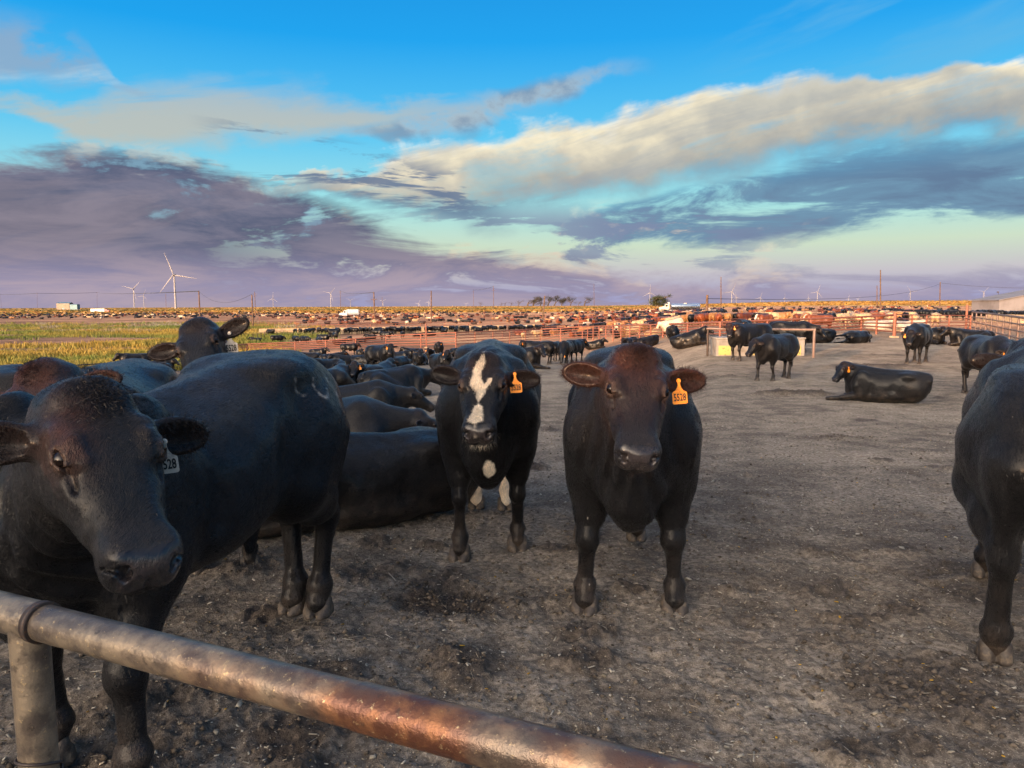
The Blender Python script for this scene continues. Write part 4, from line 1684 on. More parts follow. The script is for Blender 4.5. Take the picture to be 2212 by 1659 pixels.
def fur(root, me, pose, n, seed, L=0.016, W=0.0010):
    """short coat hair lying along the growth direction, one flat strand each"""
    rng = np.random.default_rng(seed)
    nv, nf = len(me.vertices), len(me.polygons)
    co = np.empty(nv * 3, np.float32)
    me.vertices.foreach_get('co', co)
    co = co.reshape(-1, 3).astype(float)
    no = np.empty(nv * 3, np.float32)
    me.vertex_normals.foreach_get('vector', no)
    no = no.reshape(-1, 3).astype(float)
    q = np.empty(nf * 4, np.int32)
    me.loops.foreach_get('vertex_index', q)
    q = q.reshape(-1, 4)
    colr = np.empty(nv * 4, np.float32)
    me.color_attributes['Col'].data.foreach_get('color', colr)
    colr = colr.reshape(-1, 4)
    area = np.linalg.norm(np.cross(co[q[:, 2]] - co[q[:, 0]], co[q[:, 3]] - co[q[:, 1]]), axis=1)
    Q = (co - pose.o) @ pose.M
    bare = (colr[:, 3] > 0.3)
    okf = ~bare[q].any(1)
    i = rng.choice(nf, n, p=area * okf / (area * okf).sum())
    w = rng.dirichlet((1, 1, 1, 1), n)
    p = (co[q[i]] * w[:, :, None]).sum(1)
    nn = (no[q[i]] * w[:, :, None]).sum(1)
    nn /= np.linalg.norm(nn, axis=1)[:, None]
    c = colr[q[i, 0], :3]
    h = (p - pose.o) @ pose.M
    head = (h[:, 0] > -0.06) & (h[:, 0] < 0.56) & (np.abs(h[:, 1]) < 0.30) & (np.abs(h[:, 2] + 0.08) < 0.22)
    whorl = h - V(0.12, 0, 0.04)
    fl = np.tile(V(-0.75, 0, -0.62), (n, 1))
    wob = np.stack([vnoise(p, 3.0, seed + k, 2) for k in range(3)], 1)
    fl = fl + 0.55 * wob
    fl[p[:, 2] < 0.5] = V(0, 0, -1.0)
    fh = whorl * V(1.0, 0.8, 0.2)
    fh = fh / np.maximum(np.linalg.norm(fh, axis=1), 1e-3)[:, None] + V(0.3, 0, 0)
    fl[head] = (fh @ pose.M.T)[head]
    fl = fl + rng.normal(0, 0.18, (n, 3))
    fl = fl - nn * (fl * nn).sum(1)[:, None]
    fl /= np.maximum(np.linalg.norm(fl, axis=1), 1e-4)[:, None]
    side = np.cross(fl, nn)
    roll = rng.normal(0, 0.35, n)[:, None]
    side = side * np.cos(roll) + nn * np.sin(roll)
    ln = (L * np.where(head, 0.75, 1.0) * np.where(p[:, 2] < 0.5, 0.7, 1.0) * rng.uniform(0.6, 1.3, n))[:, None]
    lift = rng.uniform(0.04, 0.26, n)[:, None]
    root_ = p - nn * 0.001
    a, b = root_ - side * W, root_ + side * W
    m1 = root_ + fl * ln * 0.55 + nn * ln * lift * 0.8
    tip = root_ + fl * ln + nn * ln * lift
    VV_ = np.stack([a, b, m1 + side * W * 0.8, tip, m1 - side * W * 0.8], 1).reshape(-1, 3)
    k = np.arange(n)[:, None] * 5
    F = np.concatenate([k + np.array([[0, 1, 2]]), k + np.array([[0, 2, 4]]), k + np.array([[4, 2, 3]])])
    fm = raw_mesh('fur', VV_, F, smooth=False)
    set_col(fm, np.repeat(np.clip(c * rng.uniform(0.5, 1.9, (n, 1)) + rng.random((n, 1)) ** 6 * 0.010, 0, 1), 5, 0))
    o = link('fur', fm, MAT['fur'], root)
    o['kind'] = 'stuff'
    return o


def ear_sel(hx, hy, hz, co, hn):
    return sstep(np.abs(hy), 0.15, 0.20) * sstep(hx, -0.2, -0.15) * (np.abs(hz) < 0.25) * (np.abs(hx) < 0.2) * (np.abs(hy) < 0.36)


def poll_sel(hx, hy, hz, co, hn):
    return np.exp(-((hx - 0.0) / 0.07) ** 2 - (hy / 0.065) ** 2) * (hz > -0.04) * (hx > -0.12)


def face_sel(hx, hy, hz, co, hn):
    return ((hx > 0.0) & (hx < 0.40) & (np.abs(hy) < 0.13) & (hz > -0.06)).astype(float)


def chin_sel(hx, hy, hz, co, hn):
    return ((hx > 0.40) & (hx < 0.52) & (np.abs(hy) < 0.09) & (hz < -0.10) & (hz > -0.19)).astype(float)


def hero(name, pose, plc, kind, label, step, head_step, seed, recolour=None, disp=None, group=None):
    me = cow_mesh(name, pose, step, kind, seed, head_step, disp, recolour)
    ob = link(name, me, None)
    plc.place(ob)
    tag(ob, label, 'steer', group)
    return ob, me


def hero_hair(ob, me, pose, kind, seed, big=1.0, tuft=1.0):
    hm = HAIR['hair_brown'] if kind == 'brown' else HAIR['hair_black']
    strands(ob, me, pose, ear_sel, int(2600 * big), 0.020, 0.0006, hm, seed, jit=0.35, name='ear_hair')
    up = pose.M[:, 0] * 1.1
    strands(ob, me, pose, poll_sel, int(1500 * big), 0.020 * tuft, 0.0007, hm, seed + 1, lean=up, jit=0.42, name='poll_hair')
    strands(ob, me, pose, chin_sel, int(90 * big), 0.030, 0.0004, HAIR['hair_white'] if kind == 'blaze' else hm, seed + 2, jit=0.3, name='whiskers')


GRP = 'black steers standing and resting in the near pen'
ob_near = []


def fold_disp(center, axis, wl, amp, rad):
    c, a = V(*center), V(*axis) / np.linalg.norm(axis)

    def f(P):
        Q = P - c
        w = np.exp(-(Q * Q).sum(1) / (rad * rad))
        return amp * w * np.sin((Q @ a) * (2 * math.pi / wl))
    return f


def multi_disp(*fs):
    def f(P):
        P = np.asarray(P, float)
        return sum(g(P) for g in fs)
    return f


# --- brown-headed steer that looks straight at the camera -------------
def steer_brown():
    a, b = gp(1263, 1316), gp(1456, 1316)
    mid = (a + b) / 2
    f = V(-mid.x + 0.10, -mid.y)
    f = f / np.linalg.norm(f)
    sc = 1.03
    pl = Placed(mid.x - f[0] * 0.47 * sc, mid.y - f[1] * 0.47 * sc, f, sc)
    poll = pl.b(at(1374, 778, 3.34))
    muz = pl.b(at(1383, 975, 2.97))
    feet = {'fr': pl.foot(1263, 1316), 'fl': pl.foot(1456, 1316), 'hr': pl.foot(1290, 1180), 'hl': pl.foot(1374, 1176)}
    feet['hr'] = (feet['hl'][0] + 0.03, feet['hl'][1] - 0.36, 0)
    feet = {k: (q[0], q[1], 0.0) for k, q in feet.items()}
    toc = pl.d((0, -1, 0.55))
    ears = ((0.10, 0.22, 0.55), (0.12, 0.22, 0.55))
    ps = standing(poll, muz - poll, up=toc, feet=feet, ears=ears, wide=0.89, thick=0.98, girth=1.08, tail=False)
    dsp = multi_disp(fold_disp((0.80, 0.10, 0.86), (0.2, 1, 0.25), 0.075, 0.008, 0.20), fold_disp((0.80, -0.12, 0.86), (0.2, 1, -0.3), 0.08, 0.008, 0.20))
    ob, me = hero('steer', ps, pl, 'brown', 'black steer with rusty brown head facing the camera, orange tag 5528', 0.0135, 0.0085, 3, disp=dsp)
    dress(ob, ps, tagside=1, tagpos=(0.060, 0.190, -0.045), tagface=pl.d((-0.1, -1, 0)), tsize=0.95)
    hero_hair(ob, me, ps, 'brown', 50, 1.5, 1.25)
    fur(ob, me, ps, 60000, 61)
    return ob


steer_brown()


# --- steer with the white blaze ---------------------------------------
def steer_blaze():
    a, b = gp(993, 1203), gp(1118, 1184)
    mid = (a + b) / 2
    f = V(-mid.x - 0.12, -mid.y)
    f = f / np.linalg.norm(f)
    sc = 1.05
    pl = Placed(mid.x - f[0] * 0.47 * sc, mid.y - f[1] * 0.47 * sc, f, sc)
    poll = pl.b(at(1046, 786, 4.44))
    muz = pl.b(at(1031, 925, 4.04))
    feet = {'fr': pl.foot(993, 1203), 'fl': pl.foot(1118, 1184), 'hr': pl.foot(1030, 1106), 'hl': pl.foot(1093, 1108)}
    feet = {k: (q[0], q[1], 0.0) for k, q in feet.items()}
    up = pl.d((-0.10, -1, 0.50))
    ears = ((0.20, 0.15, 0.6), (-0.02, 0.30, 0.55))
    ps = standing(poll, muz - poll, up=up, feet=feet, ears=ears, wide=0.80, girth=0.98, thick=0.90, tail=False)

    def rec(v, C, info):
        hx, hy, hz, onh, n1, n2 = info
        w = np.zeros(len(v))
        yc = np.interp(hx, [-0.02, 0.04, 0.10, 0.16, 0.21, 0.25, 0.30], [0.0, -0.006, -0.030, -0.028, -0.018, 0.004, -0.008])
        hw = np.interp(hx, [-0.03, -0.01, 0.06, 0.11, 0.15, 0.20, 0.24, 0.285, 0.31], [0.0, 0.010, 0.024, 0.025, 0.022, 0.036, 0.030, 0.014, 0.0])
        w = np.maximum(w, sstep(hw + n2 * 0.010 - np.abs(hy - yc), -0.003, 0.006))
        sp = np.interp(hx, [0.15, 0.18, 0.235, 0.255], [0.052, 0.046, 0.014, 0.006])
        w = np.maximum(w, sstep(0.011 + n2 * 0.006 - np.abs(hy - sp), -0.003, 0.005) * (hx > 0.155) * (hx < 0.26))
        c2 = np.interp(hx, [0.33, 0.36, 0.42, 0.455], [-0.006, -0.008, -0.014, -0.016])
        h2 = np.interp(hx, [0.325, 0.34, 0.40, 0.445, 0.462], [0.0, 0.018, 0.034, 0.042, 0.0])
        w = np.maximum(w, sstep(h2 + n2 * 0.008 - np.abs(hy - c2), -0.003, 0.005))
        w = w * (hz > -0.05) * onh
        w = np.maximum(w, sstep(0.030 - np.abs(hy) + n2 * 0.01, -0.003, 0.006) * (hx > 0.40) * (hx < 0.49) * (hz < -0.135) * onh)
        br = V(*pl.b(at(1057, 1014, 4.62)))
        d = np.sqrt(((v[:, 1] - br[1]) / 0.030) ** 2 + ((v[:, 2] - br[2]) / 0.066) ** 2) + n2 * 0.75 + n1 * 0.3
        w = np.maximum(w, sstep(-d, -1.1, -0.8) * (v[:, 0] > 0.5))
        so_ = sstep(0.34 + n1 * 0.05 - v[:, 2], 0, 0.02) * (v[:, 0] < -0.4)
        w = np.maximum(w, so_)
        W = np.array([[0.66, 0.58, 0.46]]) * (1 + 0.25 * n2[:, None])
        dirt = (sstep(-v[:, 2], -0.30, -0.10) * (v[:, 0] < -0.4) * np.clip(0.5 + n2 * 1.2, 0, 1))[:, None]
        W = W * (1 - 0.7 * dirt) + np.array([[0.16, 0.11, 0.07]]) * 0.7 * dirt
        return C * (1 - w[:, None]) + W * w[:, None]
    ob, me = hero('steer', ps, pl, 'black', 'black steer with white blaze and white hind feet facing the camera', 0.0135, 0.0085, 4, recolour=rec)
    dress(ob, ps, tagside=1, tagpos=(0.050, 0.175, -0.035), tagface=pl.d((-0.1, -1, 0)), tsize=1.0)
    hero_hair(ob, me, ps, 'black', 70, 1.2, 0.8)
    fur(ob, me, ps, 50000, 71)

    def bl(hx, hy, hz, co, hn):
        i = np.empty(len(co) * 4, np.float32)
        me.color_attributes['Col'].data.foreach_get('color', i)
        i = i.reshape(-1, 4)
        return (i[:, 0] > 0.3) * (hx > -0.05) * (hx < 0.5) * (hz > -0.06)
    strands(ob, me, ps, bl, 2600, 0.020, 0.0008, HAIR['hair_white'], 74, lean=ps.M[:, 0] * 0.9, jit=0.4, name='blaze_hair')
    strands(ob, me, ps, chin_sel, 150, 0.045, 0.0005, HAIR['hair_white'], 75, lean=(0, 0, -0.8), jit=0.3, name='whiskers')
    return ob


steer_blaze()


# --- the big steer at the left, head turned across its chest -----------
def steer_left():
    f1, f2 = gp(283, 1735), gp(112, 1655)
    h1, h2 = gp(690, 1345), gp(636, 1338)
    fm, hm_ = (f1 + f2) / 2, (h1 + h2) / 2
    f = V(fm.x - hm_.x, fm.y - hm_.y)
    sc = 1.03
    fn = f / np.linalg.norm(f)
    c = (fm + hm_) / 2
    pl = Placed(c.x + fn[0] * 0.13 - 0.07, c.y + fn[1] * 0.13, f, sc)
    poll = pl.b(at(196, 874, 1.98))
    muz = pl.b(at(325, 1185, 1.72))
    feet = {'fl': pl.foot(283, 1735), 'fr': pl.foot(112, 1655), 'hl': pl.foot(690, 1345), 'hr': pl.foot(636, 1338)}
    feet = {k: (q[0], q[1], 0.0) for k, q in feet.items()}
    up = pl.d((0.85, -0.75, 0.30))
    ears = ((0.20, 0.05, 0.75), (0.22, 0.30, 0.6))
    tail = [V(-0.98, 0, 1.25), V(-1.07, 0.02, 1.12), V(-1.06, 0.10, 0.85), V(-1.02, 0.12, 0.5)]
    ps = standing(poll, muz - poll, up=up, feet=feet, ears=ears, wide=1.02, girth=1.12, tail=tail, thick=0.96, drop=0.14,
                  extra=[rc((-0.33, 0.10, 0.62), (-0.30, 0.12, 0.52), 0.05, 0.03, k=0.05)])
    dsp = multi_disp(fold_disp((0.78, 0.20, 0.80), (0.3, 1, 0.4), 0.07, 0.010, 0.22), fold_disp((0.85, -0.1, 0.85), (0.2, 1, -0.3), 0.08, 0.009, 0.22))

    def rec(v, C, info):
        # freeze brand on the near hip
        y_, z_, x_ = v[:, 1], v[:, 2], v[:, 0]
        w = np.zeros(len(v))
        for cx, cz, r in ((-0.60, 1.20, 0.055), (-0.73, 1.19, 0.050), (-0.475, 1.215, 0.05)):
            d = np.sqrt(((x_ - cx) / 0.8) ** 2 + (z_ - cz) ** 2)
            ang = np.arctan2(z_ - cz, x_ - cx)
            part = (ang < 0.9) & (ang > -2.7)
            w = np.maximum(w, np.exp(-((d - r) / 0.006) ** 2) * (y_ > 0.12) * part * np.clip(0.45 + info[5] * 2.0, 0, 1))
        C = C * (1 - 0.75 * w[:, None]) + V(0.5, 0.47, 0.42) * 0.75 * w[:, None]
        hx, hy, hz, onh, n1, n2 = info
        br = onh * np.exp(-((hx - 0.13) / 0.075) ** 2 - ((hy + 0.085) / 0.045) ** 2) * (hz > -0.07) * np.clip(0.8 + n2 * 0.6, 0, 1)
        return C * (1 - 0.85 * br[:, None]) + REDDISH * 1.3 * 0.85 * br[:, None]
    ob, me = hero('steer', ps, pl, 'black', 'large black steer at left with its head turned across the pipe rail', 0.0125, 0.0072, 5, disp=dsp, recolour=rec)
    dress(ob, ps, tagside=1, tagpos=(0.085, 0.180, -0.075), tagmat='tagw', tagface=pl.d((0.25, -1, 0)), tsize=0.84)
    hero_hair(ob, me, ps, 'black', 90, 1.6, 0.9)
    fur(ob, me, ps, 95000, 97, 0.013, 0.0008)
    hm = hair_mesh('belly_hair', np.tile(V(-0.30, 0.12, 0.52), (60, 1)) + np.random.default_rng(3).normal(0, 0.02, (60, 3)), np.tile(V(0, 0, -1.0), (60, 1)), np.full(60, 0.09), 0.0009, 4, 0.25)
    link('belly_hair', hm, HAIR['hair_black'], ob)['kind'] = 'stuff'
    return ob


steer_left()


# --- steer looking over the big one's back -----------------------------
def steer_over():
    pl = Placed(-1.98, 5.10, (0.20, -0.98), 0.90)
    poll = pl.b(at(424, 712, 4.22))
    muz = pl.b(at(431, 812, 3.90))
    up = pl.d((0.06, -1, 0.35))
    ears = ((-0.10, 0.10, 0.6), (-0.10, 0.10, 0.6))
    ps = standing(poll, muz - poll, up=up, ears=ears, wide=0.92, tail=False)
    ob, me = hero('steer', ps, pl, 'black', 'black steer peering over the back of the big steer', 0.020, 0.0095, 6)
    dress(ob, ps, tagside=1, tagpos=(0.075, 0.185, -0.055), tagmat='tagw', tagface=pl.d((0.0, -1, 0)), tsize=1.2)
    hero_hair(ob, me, ps, 'black', 110, 1.0, 0.6)
    fur(ob, me, ps, 22000, 111)


steer_over()


# --- reddish tufted head and back behind the big steer -----------------
def steer_tufted():
    pl = Placed(-2.30, 4.15, (0.25, -0.95), 0.985)
    poll = pl.b(at(88, 812, 3.22))
    muz = pl.b(at(40, 985, 2.90))
    up = pl.d((-0.05, -1, 0.7))
    ps = standing(poll, muz - poll, up=up, wide=1.0, tail=False)
    ob, me = hero('steer', ps, pl, 'brown', 'steer with tufted rusty poll behind the big steer at left edge', 0.020, 0.011, 8)
    dress(ob, ps)
    hero_hair(ob, me, ps, 'brown', 120, 1.0, 1.4)
    fur(ob, me, ps, 25000, 121)
    n = 900
    r = np.random.default_rng(8)
    base = V(0.50, 0, 1.345)
    P = base + r.normal(0, 1, (n, 3)) * V(0.07, 0.05, 0.008)
    link('withers_hair', hair_mesh('withers_hair', P, np.tile(V(0.1, 0, 1.0), (n, 1)), np.full(n, 0.06), 0.0012, 9, 0.3), HAIR['hair_black'], ob)['kind'] = 'stuff'


steer_tufted()


def steer_left_edge():
    pl = Placed(-3.86, 4.75, (-0.97, -0.25), 0.98)
    ps = standing(wide=1.0, tail=True)
    ob, me = hero('steer', ps, pl, 'black', 'black rump and back of a steer cut off by the left edge', 0.026, None, 9)
    dress(ob, ps)


steer_left_edge()


# --- rump at the right edge ---------------------------------------------
def steer_right_edge():
    foot = gp(2147, 1418)
    f = V(0.50, 0.86)
    f = f / np.linalg.norm(f)
    sc = 1.02
    left = V(-f[1], f[0])
    fb = V(-0.74, 0.20)
    org = V(foot.x, foot.y) - (f * fb[0] + left * fb[1]) * sc
    pl = Placed(org[0], org[1], f, sc)
    feet = dict(FEET0)
    feet['hl'] = (-0.74, 0.20)
    feet['hr'] = (-0.66, -0.20)
    tail = [V(-0.98, 0, 1.25), V(-1.07, -0.02, 1.12), V(-1.08, -0.04, 0.85), V(-1.05, -0.05, 0.5)]
    ps = standing(feet=feet, wide=0.88, girth=1.12, tail=tail, gut=0.02)
    ob, me = hero('steer', ps, pl, 'black', 'black rump and hind leg of a steer cut off by the right edge', 0.0145, None, 10)
    dress(ob, ps)
    fur(ob, me, ps, 55000, 131)


steer_right_edge()


# --- the big one lying in the middle -------------------------------------
def steer_lying_big():
    pl = Placed(-1.30, 5.93, (-0.88, -0.44), 1.05)
    ps = lying(poll=V(0.86, -0.42, 0.62), axis=V(-0.30, -0.85, -0.42), side=-1, wide=1.12)
    ob, me = hero('steer', ps, pl, 'black', 'big black steer lying with its smooth flank towards the camera', 0.016, None, 11)
    dress(ob, ps, hooves=False)
    fur(ob, me, ps, 40000, 141, 0.02, 0.0012)
    ob.scale = (1.05, 1.05, 0.90)


steer_lying_big()

# =====================================================================
# ADDED SHADE BARN BEHIND THE CAMERA (unseen, there to shade the near pen)
# =====================================================================
MAT['steel'] = simple_mat('shade_barn_steel', (0.42, 0.43, 0.42), 0.5, 0.3, noise=(0.8, (0.30, 0.28, 0.26), 0.45, 0.7))
MAT['roofsteel'] = simple_mat('roof_steel', (0.30, 0.33, 0.34), 0.45, 0.4, noise=(0.6, (0.36, 0.25, 0.18), 0.55, 0.75))


def box_mesh(name, lo, hi):
    bm = bmesh.new()
    bmesh.ops.create_cube(bm, size=1.0)
    for v in bm.verts:
        v.co = Vector([(lo[i] + hi[i]) / 2 + v.co[i] * (hi[i] - lo[i]) for i in range(3)])
    me = bpy.data.meshes.new(name)
    bm.to_mesh(me)
    bm.free()
    return me


def bevel_box(name, lo, hi, r=0.02, seg=2):
    me = box_mesh(name, lo, hi)
    bm = bmesh.new()
    bm.from_mesh(me)
    bmesh.ops.bevel(bm, geom=list(bm.edges), offset=r, segments=seg, affect='EDGES', profile=0.6)
    bm.to_mesh(me)
    bm.free()
    return me


def prism_mesh(name, outline, a, b, axis='x'):
    """outline: list of (p, q) in the plane across `axis`, extruded from a to b"""
    bm = bmesh.new()
    def co(t, p, q):
        return (t, p, q) if axis == 'x' else (p, t, q)
    A = [bm.verts.new(co(a, p, q)) for p, q in outline]
    B = [bm.verts.new(co(b, p, q)) for p, q in outline]
    n = len(outline)
    bm.faces.new(A)
    bm.faces.new(B[::-1])
    for i in range(n):
        bm.faces.new((A[i], B[i], B[(i + 1) % n], A[(i + 1) % n]))
    bmesh.ops.recalc_face_normals(bm, faces=bm.faces)
    me = bpy.data.meshes.new(name)
    bm.to_mesh(me)
    bm.free()
    return me


def empty(name, loc=(0, 0, 0), rz=0.0):
    o = bpy.data.objects.new(name, None)
    o.location = loc
    o.rotation_euler = (0, 0, rz)
    COL.objects.link(o)
    return o


def build_shade_barn():
    D = 60.0
    tz = math.tan(SUN_EL)
    top = 1.30 + tz * (D + 8 + 3.4)
    hx, hy = math.sin(SUN_AZ), math.cos(SUN_AZ)
    r = empty('shade_barn', (hx * (D + 8), hy * (D + 8), 0), -SUN_AZ)
    tag(r, 'long grey steel barn added unseen behind the camera to shade the near pen', 'shade barn')
    eave = top - 1.6
    link('wall', box_mesh('wall', (-34, -8, -0.2), (34, 8, eave)), MAT['steel'], r)
    link('roof', prism_mesh('roof', [(-8.6, eave + 0.02), (0, top), (8.6, eave + 0.02), (8.6, eave - 0.12), (0, top - 0.16), (-8.6, eave - 0.12)], -34.5, 34.5), MAT['roofsteel'], r)
    for x in (-22, 0, 22):
        link('door', box_mesh('door', (x - 2.4, -8.06, 0.0), (x + 2.4, -8.003, 3.6)), MAT['roofsteel'], r)


build_shade_barn()

# =====================================================================
# PIPE WORK
# =====================================================================
def unit_cyl(seg=10):
    bm = bmesh.new()
    bmesh.ops.create_cone(bm, cap_ends=True, segments=seg, radius1=1, radius2=1, depth=1)
    me = bpy.data.meshes.new('pipe')
    for f in bm.faces:
        f.smooth = len(f.verts) == 4
    bm.to_mesh(me)
    bm.free()
    return me


CYL = {}


def pipe(name, a, b, r, mat, parent=None, seg=8):
    key = (mat, seg)
    if key not in CYL:
        CYL[key] = unit_cyl(seg)
        CYL[key].materials.append(MAT[mat])
    a, b = Vector(a), Vector(b)
    d = b - a
    o = link(name, CYL[key], None, parent)
    q = d.to_track_quat('Z', 'Y')
    m = Matrix.Translation((a + b) / 2) @ q.to_matrix().to_4x4() @ Matrix.Diagonal((r, r, d.length, 1))
    if parent is not None:
        m = parent.matrix_basis.inverted() @ m
    o.matrix_local = m
    return o


MAT['rust'] = simple_mat('rusty_red_pipe', (0.42, 0.145, 0.085), 0.6, 0.1, noise=(3.0, (0.20, 0.085, 0.055), 0.42, 0.62), bump=0.2)
MAT['rustpale'] = simple_mat('weathered_pipe', (0.24, 0.18, 0.15), 0.5, 0.3, noise=(3.0, (0.22, 0.11, 0.075), 0.45, 0.62), bump=0.2)
MAT['darkpipe'] = simple_mat('dark_pipe', (0.055, 0.042, 0.036), 0.5, 0.4, noise=(4.0, (0.14, 0.075, 0.045), 0.50, 0.66), bump=0.2)
MAT['wood'] = simple_mat('pole_wood', (0.17, 0.095, 0.055), 0.85, noise=(1.4, (0.10, 0.06, 0.04), 0.42, 0.64), bump=0.3)
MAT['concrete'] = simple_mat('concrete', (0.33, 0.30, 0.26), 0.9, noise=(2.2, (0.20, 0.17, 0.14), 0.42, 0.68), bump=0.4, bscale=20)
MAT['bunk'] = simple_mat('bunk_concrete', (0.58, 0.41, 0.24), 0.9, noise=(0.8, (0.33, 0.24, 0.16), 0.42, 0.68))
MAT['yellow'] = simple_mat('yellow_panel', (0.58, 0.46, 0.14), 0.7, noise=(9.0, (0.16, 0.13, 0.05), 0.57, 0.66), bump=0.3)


def near_rail():
    m = bpy.data.materials.new('worn_rail')
    m.use_nodes = True
    m.node_tree.nodes.clear()
    N = NT(m.node_tree)
    tc = N.node('ShaderNodeTexCoord').outputs['Object']
    g = N.node('ShaderNodeNewGeometry').outputs['Position']
    big = N.noise(g, 3.2, 5, 0.6)
    mid = N.noise(g, 16.0, 6, 0.65)
    fine = N.noise(g, 90.0, 4, 0.7)
    sx = N.node('ShaderNodeSeparateXYZ')
    N.put(sx.inputs[0], g)
    along = N.ss(sx.outputs[0], -0.75, -0.15)
    c = N.mix(N.ss(mid, 0.38, 0.62), (0.125, 0.100, 0.080, 1), (0.29, 0.230, 0.160, 1))
    c = N.mix(N.mul(along, N.ss(big, 0.36, 0.56)), c, N.mix(N.ss(mid, 0.42, 0.62), (0.125, 0.052, 0.032, 1), (0.27, 0.118, 0.052, 1)))
    c = N.mix(N.ss(fine, 0.60, 0.70, 0.0, 0.85), c, (0.52, 0.38, 0.20, 1))
    c = N.mix(N.ss(mid, 0.66, 0.74, 0.0, 0.7), c, (0.46, 0.30, 0.10, 1))
    c = N.mix(N.ss(N.noise(g, 40.0, 4, 0.6), 0.60, 0.70, 0.0, 0.6), c, (0.05, 0.038, 0.032, 1))
    b = N.node('ShaderNodeBsdfPrincipled')
    N.put(b.inputs['Base Color'], c)
    b.inputs['Metallic'].default_value = 0.55
    N.put(b.inputs['Roughness'], N.lin(mid, 0.3, 0.7, 0.26, 0.46))
    bp = N.node('ShaderNodeBump')
    bp.inputs['Strength'].default_value = 0.5
    bp.inputs['Distance'].default_value = 0.003
    N.put(bp.inputs['Height'], N.add(N.mul(mid, 0.5), fine))
    N.put(b.inputs['Normal'], bp.outputs[0])
    o = N.node('ShaderNodeOutputMaterial')
    N.l.new(b.outputs[0], o.inputs[0])
    MAT['nearrail'] = m
    z = 1.02
    r1, r2 = ray(102, 1347), ray(1060, 1600)
    p1 = r1 * ((z - CAM_H) / r1.z) + Vector((0, 0, CAM_H))
    p2 = r2 * ((z - CAM_H) / r2.z) + Vector((0, 0, CAM_H))
    d = (p2 - p1).normalized()
    R = 0.0330
    post = p1 - d * 0.055
    r = empty('pipe_fence', (post.x, post.y, 0))
    tag(r, 'worn steel pipe rail and post crossing the lower left corner', 'fence')
    bpy.context.view_layer.update()
    pipe('top_rail', p1 - d * 1.6, p1 - d * 0.010, R * 1.09, 'nearrail', r, 40)
    pipe('top_rail', p1 - d * 0.012, p1 + d * 0.70, R, 'nearrail', r, 40)
    pipe('sleeve', p1 + d * 0.698, p1 + d * 3.2, R * 1.045, 'nearrail', r, 40)
    pipe('weld_collar', p1 - d * 0.024, p1 - d * 0.006, R * 1.16, 'darkpipe', r, 40)
    pipe('post', (post.x, post.y, -0.3), (post.x, post.y, z - 0.012), R * 1.02, 'nearrail', r, 40)
    # wire tie twisted round the post
    pts = []
    for i in range(46):
        t = i / 45
        a = t * 2 * math.pi * 2.2 + 2.4
        pts.append(Vector((post.x + math.cos(a) * R * 1.12, post.y + math.sin(a) * R * 1.12, z - 0.29 + 0.03 * math.sin(t * 9) - 0.05 * t)))
    tail = pts[-1]
    for i in range(12):
        t = i / 11
        pts.append(tail + Vector((-0.03 * t - 0.01 * math.sin(t * 8), -0.03 * t, 0.045 * math.sin(t * 3.2))))
    tube('wire_tie', pts, 0.0028, MAT['darkpipe'], r)


def tube(name, pts, rad, mat, parent=None, seg=6, rads=None):
    pts = [Vector(p) for p in pts]
    V_, F_ = [], []
    n = len(pts)
    for i, p in enumerate(pts):
        t = (pts[min(i + 1, n - 1)] - pts[max(i - 1, 0)]).normalized()
        ref = Vector((0, 0, 1)) if abs(t.z) < 0.9 else Vector((1, 0, 0))
        s = t.cross(ref).normalized()
        u = s.cross(t)
        r = rads[i] if rads is not None else rad
        for k in range(seg):
            a = 2 * math.pi * k / seg
            V_.append(p + (s * math.cos(a) + u * math.sin(a)) * r)
    for i in range(n - 1):
        for k in range(seg):
            F_.append((i * seg + k, i * seg + (k + 1) % seg, (i + 1) * seg + (k + 1) % seg, (i + 1) * seg + k))
    me = raw_mesh(name, np.array([tuple(v) for v in V_]), np.array(F_))
    o = link(name, me, mat, parent)
    if parent is not None:
        o.matrix_local = parent.matrix_basis.inverted()
    return o


near_rail()


def fence(name, label, ctrl, nrail, mat, rpost=0.05, rrail=0.035, every=3.2, group=None, gate=False, topr=None):
    """ctrl: image points (u, v_top, v_bottom) of posts; more posts are set between them"""
    P = []
    for u, vt, vb in ctrl:
        g = gp(u, vb)
        d = ray(u, vt)
        h = CAM_H + d.z * (g.y / d.y) - g.z
        P.append((g, h))
    r = empty(name, tuple(P[0][0]))
    tag(r, label, 'fence', group)
    bpy.context.view_layer.update()
    for i in range(len(P) - 1):
        (a, ha), (b, hb) = P[i], P[i + 1]
        L = (b - a).length
        n = max(1, int(round(L / every)))
        for k in range(n + (1 if i == len(P) - 2 else 0)):
            t = k / n
            q = a.lerp(b, t)
            h = ha + (hb - ha) * t
            zz = min(q.z, terr(q.x, q.y))
            pipe('post', (q.x, q.y, zz - 0.2), (q.x, q.y, q.z + h), rpost, mat, r, 6)
        for j in range(nrail):
            f = 0.22 + 0.76 * j / max(1, nrail - 1)
            rr = (topr or rrail) if j == nrail - 1 else rrail
            pipe('rail', a + Vector((0, 0, ha * f)), b + Vector((0, 0, hb * f)), rr, mat, r, 6)
    return r


